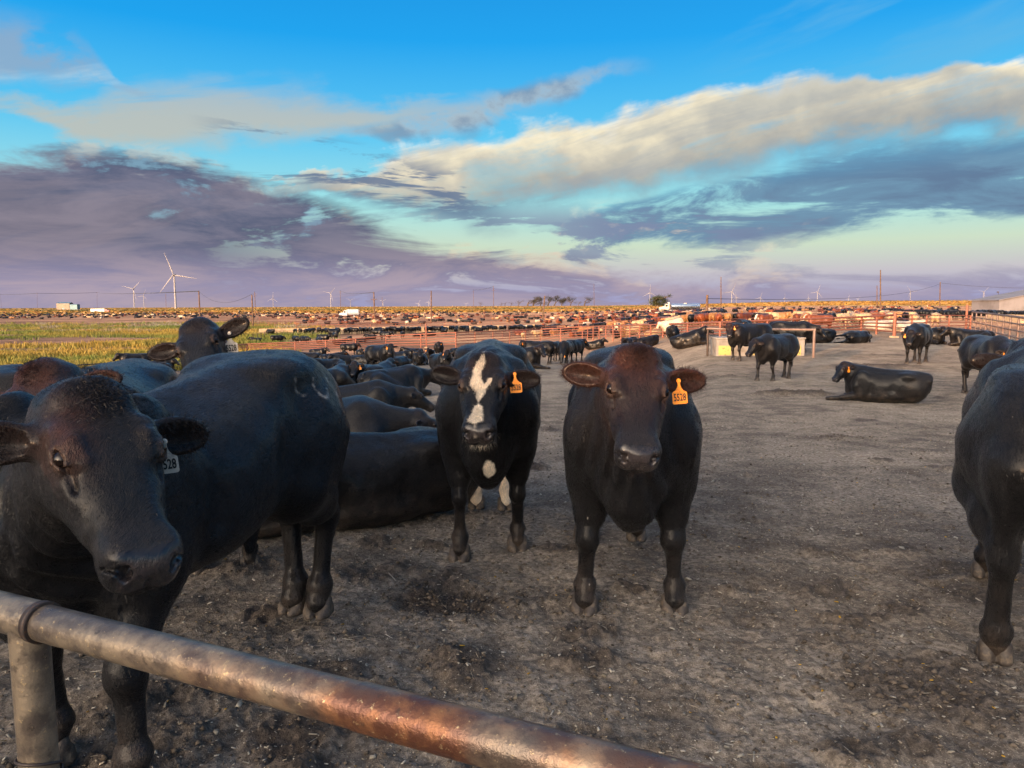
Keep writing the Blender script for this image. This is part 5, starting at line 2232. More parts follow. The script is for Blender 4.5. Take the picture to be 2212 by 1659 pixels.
fence('pipe_fence', 'rusty red five rail pipe fence across the far side of the near pen',
      [(482, 747, 764), (534, 743, 760.5), (638, 739, 758), (769, 731.5, 755), (834, 725, 752), (985, 717.5, 750.5), (1167, 711, 738), (1258, 705, 733.5),
       (1432, 700, 730), (1555, 695.6, 728), (1750, 688, 722), (1860, 684, 718), (1931, 679.5, 727)], 5, 'rust', 0.075, 0.050, 4.2, topr=0.075)
fence('pipe_fence', 'grey pipe fence behind the steers at the far left', [(-60, 808, 838), (75, 794, 822), (130, 791, 820), (260, 782, 812), (420, 768, 795), (484, 757, 780)], 3, 'darkpipe', 0.045, 0.03, 5.0)
fence('pipe_fence', 'rusty pipe fence slanting down beside the feed bunk at the centre', [(1085, 716, 731), (1170, 706, 722), (1290, 697, 711), (1335, 692, 711), (1392, 691, 709)], 4, 'rust', 0.05, 0.035, 4.0)
fence('pipe_fence', 'tall dark gate and fence at the corner post on the right', [(1933, 678.6, 729), (2000, 680, 722), (2095, 681, 718)], 5, 'rust', 0.06, 0.035, 3.0)
fence('pipe_fence', 'pale topped pipe fence running to the right edge', [(2098, 673, 716), (2140, 677, 727), (2180, 682, 738), (2240, 689, 756), (2330, 702, 784)], 4, 'rustpale', 0.055, 0.04, 2.6, topr=0.06)
fence('pipe_fence', 'light rail fence of the pens on the right skyline', [(1500, 656, 667), (1640, 654, 664), (1760, 652, 663), (1990, 649, 660), (2090, 646, 657)], 2, 'rustpale', 0.08, 0.05, 14.0)
fence('pipe_fence', 'long light fence along the road below the golden field', [(20, 669, 674), (330, 668, 673.5), (640, 667, 672.5), (900, 665, 671.5), (1130, 663, 670), (1420, 660, 668)], 2, 'rustpale', 0.12, 0.08, 16.0)
fence('pipe_fence', 'thin fence posts at the weed edge left of the bunk row', [(548, 722, 741), (585, 715, 727), (640, 713, 725), (720, 712, 724)], 2, 'darkpipe', 0.05, 0.02, 5.0)
fence('pipe_fence', 'red rail fence of the far middle pens', [(520, 697, 705), (640, 695, 704), (820, 692, 701), (930, 690, 699)], 3, 'rust', 0.06, 0.045, 7.0)
fence('pipe_fence', 'red rail fence in front of the cream cattle on the right', [(1560, 690, 712), (1700, 683, 704), (1860, 676, 697), (1965, 672, 694)], 3, 'rust', 0.055, 0.04, 5.0)

fence('pipe_fence', 'rusty rail fence behind the black bunk row at the centre', [(640, 703, 714), (800, 700, 711), (960, 697, 708), (1110, 694, 705)], 3, 'rust', 0.07, 0.05, 6.0)
fence('pipe_fence', 'rusty rail fence through the crowded pens right of the centre', [(1000, 682, 691), (1160, 680, 689), (1330, 678, 687), (1500, 675, 685)], 3, 'rust', 0.09, 0.06, 8.0)
fence('pipe_fence', 'low red fence line through the far left pens', [(560, 684, 691), (720, 682, 689), (900, 680, 687)], 3, 'rust', 0.09, 0.06, 9.0)
fence('pipe_fence', 'red fence behind the trough pens on the right', [(1480, 681, 694), (1600, 677, 690), (1720, 673, 686), (1850, 669, 682)], 3, 'rust', 0.07, 0.05, 6.0)
fence('pipe_fence', 'short rusty cross fence left of the trough pens', [(1400, 697, 719), (1440, 690, 708), (1475, 684, 699)], 4, 'rust', 0.06, 0.045, 4.0)


# ---- corner post, post bases ------------------------------------------
def tall_post(u, vt, vb, label, r=0.09):
    g = gp(u, vb)
    d = ray(u, vt)
    h = CAM_H + d.z * (g.y / d.y)
    e = empty('corner_post', tuple(g))
    tag(e, label, 'post')
    bpy.context.view_layer.update()
    pipe('shaft', (g.x, g.y, g.z - 0.3), (g.x, g.y, h), r, 'rust', e, 10)
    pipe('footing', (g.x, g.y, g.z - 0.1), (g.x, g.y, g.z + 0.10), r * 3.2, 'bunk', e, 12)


tall_post(2086, 658, 716, 'tall rusty corner post where the two fences meet on the right')
tall_post(1931, 676, 729, 'dark gate post on a yellow concrete footing')
tall_post(693 + 228, 700, 751, 'short rusty post standing above the long red fence', 0.08)


# ---- water trough ------------------------------------------------------
def build_trough():
    a, b = gp(1547, 769), gp(1738, 769)
    L = (b - a).length
    dirx = (b - a).normalized()
    rz = math.atan2(dirx.y, dirx.x)
    h = CAM_H + ray(1547, 733).z * (a.y / ray(1547, 733).y) - a.z
    e = empty('water_trough', tuple(a), rz)
    tag(e, 'concrete water trough with yellow stained panels in the pen', 'trough')
    bpy.context.view_layer.update()
    W = 1.1
    link('tank', bevel_box('tank', (0, 0, -0.15), (L, W, h), 0.03), MAT['concrete'], e)
    link('rim', bevel_box('rim', (-0.03, -0.03, h + 0.003), (L + 0.03, W + 0.03, h + 0.07), 0.015), MAT['concrete'], e)
    link('water', box_mesh('water', (0.1, 0.1, h + 0.074), (L - 0.1, W - 0.1, h + 0.078)), simple_mat('trough_water', (0.02, 0.03, 0.03), 0.05), e)
    for k, (x0, x1) in enumerate(((0.025, 0.165), (0.40, 0.54), (0.885, 0.955))):
        link('panel', bevel_box('panel', (x0 * L, -0.026, 0.04), (x1 * L, -0.003, h * 0.62), 0.006), MAT['yellow'], e)
    f = empty('trough_guard', tuple(gp(1528, 769)))
    tag(f, 'pipe guard frame standing over the water trough', 'pipe frame')
    bpy.context.view_layer.update()
    p, q = gp(1528, 769), gp(1757, 773)
    top = CAM_H + ray(1528, 711).z * (p.y / ray(1528, 711).y)
    pipe('post', (p.x, p.y, p.z - 0.2), (p.x, p.y, top), 0.045, 'darkpipe', f, 12)
    pipe('post', (q.x, q.y, q.z - 0.2), (q.x, q.y, top), 0.055, 'rustpale', f, 12)
    pipe('rail', (p.x - 0.05, p.y, top + 0.02), (q.x + 0.05, q.y, top + 0.02), 0.048, 'rustpale', f, 12)


build_trough()


# ---- feed bunks ----------------------------------------------------------
def bunk(label, u0, v0, u1, v1, h=0.75, w=1.2, group=None):
    a, b = gp(u0, v0), gp(u1, v1)
    d = b - a
    L = d.length
    e = empty('feed_bunk', tuple(a), math.atan2(d.y, d.x))
    tag(e, label, 'feed bunk', group)
    zz = 0
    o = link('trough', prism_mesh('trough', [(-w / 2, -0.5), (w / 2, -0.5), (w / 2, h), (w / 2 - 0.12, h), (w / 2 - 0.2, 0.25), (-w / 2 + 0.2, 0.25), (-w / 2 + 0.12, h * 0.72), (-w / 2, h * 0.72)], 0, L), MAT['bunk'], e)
    o.rotation_euler = (0, -math.atan2(d.z, math.hypot(d.x, d.y)), 0)


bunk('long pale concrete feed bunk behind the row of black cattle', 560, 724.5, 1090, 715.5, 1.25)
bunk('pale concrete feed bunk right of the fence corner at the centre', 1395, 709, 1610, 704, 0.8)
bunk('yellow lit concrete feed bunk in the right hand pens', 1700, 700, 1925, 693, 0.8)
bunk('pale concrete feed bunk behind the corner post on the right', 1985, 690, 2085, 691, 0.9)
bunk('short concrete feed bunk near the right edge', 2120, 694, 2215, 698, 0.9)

# =====================================================================
# MIDDLE-DISTANCE CATTLE
# =====================================================================
def yawed(ax, ang):
    c, s = math.cos(ang), math.sin(ang)
    return V(ax[0] * c - ax[1] * s, ax[0] * s + ax[1] * c, ax[2])


def turn_up(ax):
    return V(-ax[2] * 0.2, 0, 1.0) + V(ax[0], ax[1], 0) * 0.3


def mk_pose(kind, detail):
    ax = V(0.62, 0, -0.78)
    if kind == 'stand':
        return standing(detail=detail)
    if kind == 'standlow':
        return standing(poll=V(1.05, 0, 1.12), axis=V(0.62, 0, -0.78), detail=detail)
    if kind == 'turn':
        a = yawed(ax, 0.95)
        return standing(poll=V(0.90, 0.16, 1.33), axis=a, up=turn_up(a), detail=detail)
    if kind == 'walk':
        a = yawed(ax, 0.25)
        return standing(poll=V(0.98, 0.05, 1.20), axis=a, up=turn_up(a), feet={'fl': (0.62, 0.17), 'fr': (0.34, -0.17), 'hl': (-0.86, 0.16), 'hr': (-0.56, -0.16)}, detail=detail)
    if kind == 'graze':
        return standing(poll=V(1.10, 0, 0.62), axis=V(0.30, 0, -0.95), up=V(1, 0, 0.4), detail=detail)
    if kind == 'lie':
        return lying(detail=detail)
    if kind == 'lieturn':
        a = yawed(V(0.72, 0, -0.69), 1.0)
        return lying(poll=V(0.84, 0.16, 0.92), axis=a, up=turn_up(a), detail=detail, legout=1, side=-1)
    if kind == 'lieflat':
        return lying(poll=V(1.02, 0.0, 0.66), axis=V(0.80, 0, -0.60), detail=detail)
    if kind == 'lieback':
        a = yawed(V(0.72, 0, -0.69), 1.9)
        return lying(poll=V(0.74, 0.22, 0.92), axis=a, up=turn_up(a), detail=detail)


GEO = {}


def geo(kind, lod):
    """(pose, verts, quads) cached per pose and level of detail"""
    key = (kind, lod)
    if key not in GEO:
        ps = mk_pose(kind, lod == 0)
        step = {0: 0.0185, 1: 0.030, 2: 0.062, 3: 0.125}[lod]
        v, q = pose_mesh(kind, ps, step)
        GEO[key] = (ps, v, q)
    return GEO[key]


COWME = {}


def cow_me(kind, lod, colour):
    key = (kind, lod, colour)
    if key not in COWME:
        ps, v, q = geo(kind, lod)
        me = raw_mesh('steer', v, q)
        C, wet, _ = coat_colour(v, ps.o, ps.M, colour, sum(map(ord, kind)) % 7 + 2)
        set_col(me, np.concatenate([C, wet[:, None]], 1))
        me.materials.append(MAT['coat'])
        COWME[key] = me
    return COWME[key]


def put_cow(u, v, head, kind, colour, label, lod, group=None, mirror=False, sc=1.0, tagd=False, fz=1.0, origin=None):
    """head: 0 faces the camera, +90 faces right, 180 faces away"""
    p = gp(u, v) if origin is None else origin
    me = cow_me(kind, lod, colour)
    ob = link('steer', me, None)
    th = math.atan2(-p.y, -p.x) + math.radians(head)
    # tilt with the ground
    gx, gy = (terr(p.x + 0.5, p.y) - terr(p.x - 0.5, p.y)), (terr(p.x, p.y + 0.5) - terr(p.x, p.y - 0.5))
    nrm = Vector((-gx, -gy, 1)).normalized()
    q = Vector((0, 0, 1)).rotation_difference(nrm)
    m = Matrix.Translation(p + Vector((0, 0, -0.01))) @ q.to_matrix().to_4x4() @ Matrix.Rotation(th, 4, 'Z') @ Matrix.Diagonal((sc, -sc if mirror else sc, sc * fz, 1))
    ob.matrix_world = m
    tag(ob, label, 'steer', group)
    if lod <= 1:
        ps = geo(kind, lod)[0]
        if lod == 0:
            dress(ob, ps, hooves=True)
        elif ps.feet:
            dress(ob, ps, eyes=False)
        if tagd:
            add_tag(ob, head_pt(ps, 0.07, 0.17, -0.05), ps.M[:, 2] + ps.M[:, 0] * 0.2, 'tag', False, 1.15)
    return ob


NEAR = [
    # u, v, heading, pose, colour, lod, mirror, scale, tag, label
    (700, 1040, 84, 'lieflat', 'black', 0, True, 1.02, False, 'black steer lying with its lowered head to the right behind the big lying one'),
    (772, 928, 88, 'lieflat', 'black', 0, False, 0.95, False, 'dark steer lying facing right, third back from the camera in the lying group'),
    (862, 860, 118, 'lieflat', 'black', 0, True, 0.98, True, 'black steer lying facing away to the right, folded leg showing'),
    (822, 840, 155, 'lie', 'black', 1, False, 1.0, False, 'black steer lying with its back to the camera in the middle of the group'),
    (785, 843, -14, 'lie', 'black', 1, False, 1.0, True, 'black steer lying and looking at the camera between lying steers'),
    (735, 852, 165, 'lieturn', 'black', 1, False, 1.0, False, 'black steer lying facing away beside the big steer\'s rump'),
    (748, 797, -78, 'lie', 'black', 1, True, 1.0, True, 'black steer lying facing left at the left of the lying group'),
    (800, 796, 72, 'lieturn', 'black', 1, True, 1.02, False, 'black steer lying facing right below the red fence'),
    (826, 806, 40, 'turn', 'black', 1, True, 1.02, True, 'black steer standing above the lying group, head to the camera'),
    (868, 786, 60, 'lie', 'black', 1, False, 1.0, False, 'black steer lying right behind the standing one'),
    (907, 789, 2, 'lie', 'black', 1, False, 1.0, False, 'black steer lying chest on to the camera under the red fence'),
    (929, 776, -8, 'lie', 'black', 1, True, 0.95, True, 'black steer lying close under the fence, left of the standing one'),
    (949, 776, 0, 'stand', 'black', 1, False, 1.0, True, 'black steer standing head on at the red fence'),
    (958, 801, 25, 'lieturn', 'black', 1, True, 1.05, True, 'black steer resting left of the blaze-faced steer\'s ear'),
    (757, 768, 82, 'stand', 'brown', 1, False, 0.95, False, 'brownish steer standing sideways at the left end of the fence'),
    (779, 771, 10, 'lie', 'black', 1, False, 0.9, True, 'black steer lying beside the brownish standing one'),
    (1125, 797, 82, 'lieturn', 'black', 1, True, 1.22, False, 'large black steer lying sideways right behind the blaze-faced steer'),
    (1160, 787, -112, 'turn', 'black', 1, False, 1.0, True, 'black steer standing sideways, tail to the right'),
    (1222, 786, -12, 'graze', 'black', 1, False, 1.0, True, 'black steer with its head down to the ground'),
    (1200, 780, 170, 'stand', 'black', 1, False, 0.95, False, 'dark steer seen from behind between the grazing ones'),
    (1243, 781, 150, 'turn', 'black', 1, True, 1.05, True, 'black steer standing right of the grazing one, looking back'),
    (1288, 754, 82, 'lie', 'black', 1, False, 1.05, False, 'black steer lying sideways left of the brown-headed steer\'s back'),
    (1362, 749, -30, 'lie', 'black', 1, False, 1.0, False, 'black steer lying just behind the brown-headed steer\'s back'),
    (1399, 751, -62, 'lie', 'black', 1, True, 1.0, True, 'black steer curled up lying right of the brown-headed steer\'s back'),
    (1463, 750, 4, 'stand', 'black', 1, False, 1.0, False, 'black steer standing head on left of the trough'),
    (1496, 749, 84, 'lie', 'black', 1, False, 1.02, False, 'black steer lying sideways left of the trough'),
    (1612, 778, -52, 'turn', 'brown', 0, False, 1.02, True, 'brownish black steer standing in front of the trough'),
    (1671, 820, -30, 'walk', 'black', 0, True, 0.93, True, 'black steer walking in front of the trough'),
    (1602, 760, -8, 'stand', 'black', 1, False, 1.05, True, 'black steer behind the trough with only its head showing'),
    (1712, 760, 80, 'standlow', 'black', 1, False, 1.0, False, 'black steer standing sideways behind the trough'),
    (1760, 741, -72, 'lie', 'black', 1, True, 0.98, True, 'black steer lying right behind the trough'),
    (1902, 868, -93, 'lieturn', 'black', 0, False, 0.86, True, 'black steer lying stretched out alone on the right'),
    (1978, 784, -10, 'standlow', 'black', 0, True, 1.02, True, 'black steer standing with lowered head near the right corner'),
    (2014, 743, 30, 'lie', 'black', 1, False, 1.0, False, 'black steer lying behind the standing one near the right corner'),
    (2133, 858, 22, 'standlow', 'black', 0, True, 1.0, True, 'black steer standing behind the rump at the right edge'),
    (2172, 800, -66, 'lie', 'brown', 1, False, 1.1, True, 'reddish black steer lying at the right edge'),
    (2092, 748, -80, 'lie', 'black', 1, False, 1.0, False, 'black back of a steer lying below the pale topped fence'),
    (705, 812, -60, 'lie', 'black', 1, False, 1.0, False, 'black steer lying facing left, lowest of the far left pair beside the big rump'),
    (722, 786, 95, 'lie', 'black', 1, True, 1.0, True, 'black steer lying facing right just left of the lying group'),
    (890, 772, -70, 'lieturn', 'black', 1, True, 1.0, False, 'black steer lying facing left along the red fence'),
    (1000, 772, 90, 'lie', 'black', 1, True, 1.0, False, 'black steer lying sideways behind the blaze-faced steer\'s poll'),
    (1085, 770, -85, 'lie', 'black', 1, True, 1.0, False, 'black steer lying at the fence above the large sideways one'),
    (690, 770, 60, 'lie', 'black', 1, False, 1.0, False, 'black steer lying by the left stretch of the red fence'),
    (668, 782, -95, 'lie', 'black', 1, False, 1.0, True, 'black steer lying just above the big steer\'s rump'),
    (290, 807, -82, 'stand', 'black', 1, True, 1.0, False, 'black steer standing sideways far off at left, by the grey fence'),
    (334, 812, -68, 'lie', 'black', 1, False, 1.0, True, 'black steer lying by the grey fence at left'),
    (352, 803, 60, 'lie', 'black', 1, False, 1.0, False, 'black steer lying behind another by the grey fence'),
]
for u, v, hd, kd, cl, lod, mi, sc, tg, lb in NEAR:
    put_cow(u, v, hd, kd, cl, lb, lod, GRP, mi, sc, tg)


def flat_out(u, v, hd, label):
    """lying flat on its side: a standing body rolled over"""
    p = gp(u, v)
    me = cow_me('standlow', 1, 'black')
    ob = link('steer', me, None)
    th = math.atan2(-p.y, -p.x) + math.radians(hd)
    ob.matrix_world = Matrix.Translation(p + Vector((0, 0, 0.30))) @ Matrix.Rotation(th, 4, 'Z') @ Matrix.Rotation(math.radians(82), 4, 'X') @ Matrix.Translation((0, 0, -0.95)) @ Matrix.Diagonal((1, 1, 1, 1))
    tag(ob, label, 'steer', GRP)
    dress(ob, geo('standlow', 1)[0], eyes=False)


flat_out(1852, 741, 150, 'black steer lying flat on its side on the open ground right of the trough')
flat_out(862, 795, 150, 'black steer stretched flat on its side in the lying group')

# =====================================================================
# FAR CATTLE
# =====================================================================
rg = random.Random(4)
FAR = []          # (u, v, heading, pose, colour, group, label, size)


def far(u, v, h, kd, cl, grp, lb):
    FAR.append((u, v, h, kd, cl, grp, lb))


# row of black cattle along the feed bunk
for i in range(58):
    t = (i + rg.uniform(-0.3, 0.3)) / 57
    u = 640 + t * 660
    v = 724.5 - t * 12.5 + rg.uniform(-0.6, 2.2)
    far(u, v, 180 + rg.uniform(-55, 55), rg.choice(['stand', 'stand', 'standlow', 'graze']), 'black', 'black cattle along the far feed bunk', 'black steer in the row along the far feed bunk')
for u, v in ((585, 727), (552, 741), (600, 743), (724, 735), (756, 737), (700, 742), (735, 745), (660, 746), (690, 748), (640, 744), (800, 733), (835, 735), (870, 732), (905, 729), (930, 726), (960, 724), (985, 722), (780, 741), (720, 729), (1010, 724), (1035, 722), (815, 728)):
    far(u, v, rg.choice([90, -90, 80, 170, 20]) + rg.uniform(-20, 20), rg.choice(['stand', 'stand', 'lie', 'standlow']), 'black', 'black cattle in the pen beyond the red fence', 'black steer loose in the pen beyond the red fence')
# cream, tan and red cattle beyond the fence in the middle
for i in range(58):
    u = rg.uniform(1120, 1470)
    v = rg.uniform(709, 731) - (u - 1120) * 0.010
    far(u, v, rg.uniform(0, 360), rg.choice(['stand', 'lie', 'lie', 'lieturn', 'stand', 'graze']), rg.choice(['cream', 'cream', 'tan', 'tan', 'white', 'red', 'black', 'darkred', 'black', 'black']), 'mixed cattle beyond the middle fence', 'steer of the mixed coloured bunch beyond the middle fence')
for u, v, h, kd, cl in ((1131, 735, 175, 'stand', 'cream'), (1375, 729, 60, 'stand', 'cream'), (1400, 727, 175, 'stand', 'tan'), (1345, 710, 85, 'stand', 'tan'), (1270, 722, 90, 'stand', 'tan')):
    far(u, v, h, kd, cl, 'mixed cattle beyond the middle fence', 'steer of the mixed coloured bunch beyond the middle fence')
# brown and black row at the second bunk
for i in range(26):
    t = i / 25
    far(1392 + t * 235, 706.5 - t * 4 + rg.uniform(-0.5, 1.5), 180 + rg.uniform(-50, 50), rg.choice(['stand', 'graze', 'standlow']), rg.choice(['black', 'darkred', 'red', 'black', 'tan']), 'cattle at the second feed bunk', 'steer in the brown and black row at the second feed bunk')
# right-hand pen, cream
for i in range(34):
    u = rg.uniform(1615, 1960)
    v = rg.uniform(693, 712) - (u - 1615) * 0.012
    far(u, v, rg.uniform(0, 360), rg.choice(['stand', 'stand', 'lie', 'graze']), rg.choice(['cream', 'tan', 'cream', 'red', 'black', 'hereford']), 'pale cattle in the right hand pens', 'steer of the pale bunch in the right hand pens')
for u, v, h, kd, cl in ((1768, 717, -80, 'stand', 'hereford'), (1822, 712, 178, 'stand', 'cream'), (1852, 706, 175, 'stand', 'tan'), (1910, 704, 178, 'stand', 'cream'), (1975, 712, 175, 'stand', 'cream'),
                        (1900, 716, 90, 'lie', 'white'), (1930, 714, -60, 'lie', 'cream'), (1965, 718, 100, 'lie', 'white'), (2020, 712, 178, 'stand', 'cream'), (1865, 708, 90, 'graze', 'cream'), (1888, 705, 80, 'stand', 'red')):
    far(u, v, h, kd, cl, 'pale cattle in the right hand pens', 'steer of the pale bunch in the right hand pens')
for i in range(24):
    t = i / 23
    far(1905 + t * 320, 688 + t * 6 + rg.uniform(-1.5, 1.5), rg.choice([180, 0, 90, -90]) + rg.uniform(-35, 35), rg.choice(['stand', 'standlow', 'graze']), 'black', 'black cattle along the bunks at the right', 'black steer at the bunks near the right edge')
n_named = len(FAR)
# the wide far pens
for i in range(900):
    u = rg.uniform(0, 1560)
    vmax = 694 if u > 640 else 684
    v = rg.triangular(668.5, vmax, 676) + max(0.0, (1106 - u) / 1106 * 4.5)
    left = u < 620
    cl = rg.choices(['black', 'darkred', 'tan', 'cream', 'red', 'white'], [9, 3, 1.2, 1.5, 0.8 if left else 2.0, 0.4])[0]
    far(u, v, rg.uniform(0, 360), rg.choice(['stand', 'stand', 'standlow', 'lie', 'graze']), cl, None, None)
for i in range(330):
    u = rg.uniform(0, 640)
    v = rg.uniform(673, 689) + (640 - u) / 640 * 2.0
    cl = rg.choices(['black', 'darkred', 'tan', 'cream', 'red', 'white'], [8, 2, 1.2, 1.8, 0.6, 0.5])[0]
    far(u, v, rg.uniform(0, 360), rg.choice(['stand', 'stand', 'standlow', 'lie', 'graze']), cl, None, None)
for i in range(260):
    u = rg.uniform(640, 1560)
    v = rg.uniform(684, 703) - max(0, (u - 1300)) * 0.02
    cl = rg.choices(['black', 'darkred', 'tan', 'cream', 'red', 'white'], [8, 3, 1.6, 1.6, 2.2, 0.4])[0]
    far(u, v, rg.uniform(0, 360), rg.choice(['stand', 'stand', 'standlow', 'lie', 'graze']), cl, None, None)
for i in range(170):
    u = rg.uniform(1500, 2080)
    v = rg.triangular(663.5, 690, 672) - (u - 1500) * 0.006
    cl = rg.choices(['black', 'darkred', 'tan', 'cream', 'red'], [8, 3, 1.3, 1.3, 2])[0]
    far(u, v, rg.uniform(0, 360), rg.choice(['stand', 'stand', 'lie', 'graze']), cl, None, None)

FARP = []
for f in FAR:
    p = gp(f[0], f[1])
    FARP.append((p, p.length, f))
rest = sorted(FARP[n_named:], key=lambda q: q[1])
BUDGET = max(0, 296 - n_named - len(NEAR) - 11)
solo, mass = FARP[:n_named] + rest[:BUDGET], rest[BUDGET:]
ORD = ['first', 'second', 'third', 'fourth', 'fifth', 'sixth', 'seventh', 'eighth', 'ninth', 'tenth', 'eleventh', 'twelfth', 'thirteenth', 'fourteenth', 'fifteenth', 'sixteenth', 'seventeenth', 'eighteenth', 'nineteenth']
TENS = {2: 'twent', 3: 'thirt', 4: 'fort', 5: 'fift', 6: 'sixt', 7: 'sevent', 8: 'eight', 9: 'ninet'}


def ordinal(n):
    if n <= 19:
        return ORD[n - 1]
    t, u_ = divmod(n, 10)
    return TENS[t] + ('ieth' if u_ == 0 else 'y-' + ORD[u_ - 1])


CNAME = {'black': 'black', 'darkred': 'dark red', 'red': 'red', 'tan': 'tan', 'cream': 'cream', 'white': 'whitish', 'hereford': 'white faced red'}
WHERE = {'black cattle along the far feed bunk': 'along the far feed bunk', 'black cattle in the pen beyond the red fence': 'loose in the pen beyond the red fence',
         'mixed cattle beyond the middle fence': 'beyond the middle fence', 'cattle at the second feed bunk': 'at the second feed bunk',
         'pale cattle in the right hand pens': 'in the right hand pens', 'black cattle along the bunks at the right': 'at the bunks near the right edge',
         'scattered cattle in the wide far pens': 'in the wide far pens'}
groups = {}
solo2 = []
for p, d, f in solo:
    f = list(f)
    if f[5] is None:
        f[5] = 'scattered cattle in the wide far pens'
    pz = 'lying' if f[3].startswith('lie') else 'standing'
    groups.setdefault((f[5], f[4], pz), []).append((f[0], len(solo2)))
    solo2.append([p, d, f])
for (grp, cl, pz), mem in groups.items():
    mem.sort()
    for k, (u, i) in enumerate(mem):
        if len(mem) == 1:
            solo2[i][2][6] = 'only %s steer %s %s' % (CNAME[cl], pz, WHERE[grp])
        else:
            solo2[i][2][6] = '%s %s steer from the left %s %s' % (ordinal(k + 1), CNAME[cl], pz, WHERE[grp])
for p, d, (u, v, h, kd, cl, grp, lb) in solo2:
    if lb is None:
        grp = 'scattered cattle in the wide far pens'
        lb = {'black': 'black', 'darkred': 'dark red', 'red': 'red', 'tan': 'tan', 'cream': 'cream', 'white': 'whitish', 'hereford': 'red'}[cl] + ' steer among the scattered cattle of the wide far pens'
    put_cow(u, v, h, kd, cl, lb, 2, grp, rg.random() < 0.5, rg.uniform(0.92, 1.06), origin=p)

# everything farther: one mass
VV, FF, CC = [], [], []
nv = 0
for p, d, (u, v, h, kd, cl, grp, lb) in mass:
    ps, vv, qq = geo(kd, 3)
    C, _, _ = coat_colour(vv, ps.o, ps.M, cl, 3)
    th = math.atan2(-p.y, -p.x) + math.radians(h)
    c, s = math.cos(th), math.sin(th)
    R = np.array([[c, -s, 0], [s, c, 0], [0, 0, 1]])
    VV.append(vv @ R.T + np.array([p.x, p.y, p.z]))
    FF.append(qq + nv)
    CC.append(C)
    nv += len(vv)
me = raw_mesh('far_cattle', np.concatenate(VV), np.concatenate(FF))
C = np.concatenate(CC)
set_col(me, np.concatenate([C, np.zeros((len(C), 1))], 1))
tag(link('far_cattle', me, MAT['coat']), 'hundreds of small cattle in the farthest pens below the skyline', 'cattle', kind='stuff')

# =====================================================================
# SKYLINE: poles, turbines, trees, trucks, buildings
# =====================================================================
MAT['white'] = simple_mat('turbine_white', (0.30, 0.28, 0.28), 0.6)
MAT['truckwhite'] = simple_mat('truck_white', (0.46, 0.48, 0.52), 0.35, coat=0.3, noise=(1.2, (0.5, 0.5, 0.5), 0.55, 0.8))
MAT['truckred'] = simple_mat('truck_red', (0.55, 0.02, 0.03), 0.35, coat=0.4)
MAT['trucktan'] = simple_mat('truck_cream', (0.66, 0.60, 0.48), 0.35, coat=0.3)
MAT['tyre'] = simple_mat('tyre_rubber', (0.015, 0.014, 0.013), 0.85)
MAT['glass'] = simple_mat('vehicle_glass', (0.02, 0.03, 0.035), 0.06, spec=0.8)
MAT['chrome'] = simple_mat('tank_steel', (0.55, 0.62, 0.68), 0.22, 0.9)
MAT['insul'] = simple_mat('insulator', (0.10, 0.08, 0.07), 0.3)
MAT['bark'] = simple_mat('bark', (0.13, 0.085, 0.055), 0.9, noise=(3.0, (0.07, 0.05, 0.035), 0.4, 0.65))
MAT['wire'] = simple_mat('power_wire', (0.05, 0.05, 0.055), 0.6)


def pt(u, v, Y):
    return at(u, v, Y)


def h_at(u, v, p):
    d = ray(u, v)
    return CAM_H + d.z * (p.y / d.y)


def power_pole(ub, vb, ut, vt, arms, label, r=0.16, Y=None, brace=True):
    """arms: list of (fraction of height from the top in metres, half width)"""
    b = gp(ub, vb) if Y is None else Vector((at(ub, vb, Y).x, Y, terr(at(ub, vb, Y).x, Y)))
    t = at(ut, vt, b.y)
    e = empty('utility_pole', tuple(b))
    tag(e, label, 'utility pole', 'utility poles along the skyline')
    bpy.context.view_layer.update()
    b0 = b + Vector((0, 0, -0.5))
    n = 6
    r *= 1.25
    tube('pole', [b0.lerp(t, i / n) for i in range(n + 1)], r, MAT['wood'], e, 10, [r * (1.0 - 0.35 * i / n) for i in range(n + 1)])
    for k, (dz, hw) in enumerate(arms):
        c = t + Vector((0, -0.12, -dz))
        a, d = c + Vector((-hw, 0, 0)), c + Vector((hw, 0, 0))
        arm = link('crossarm', bevel_box('crossarm', (-hw, -0.06, -0.07), (hw, 0.06, 0.07), 0.01, 1), MAT['wood'], e)
        arm.location = c - b
        if brace and hw > 0.9:
            for s in (-1, 1):
                pipe('brace', c + Vector((s * hw * 0.72, 0, -0.07)), c + Vector((0, 0, -hw * 0.62)), 0.03, 'wood', e, 6)
        for q in (-0.92, -0.5, 0.5, 0.92):
            pipe('insulator', c + Vector((q * hw, 0, 0.07)), c + Vector((q * hw, 0, 0.30)), 0.05, 'insul', e, 6)
    return t


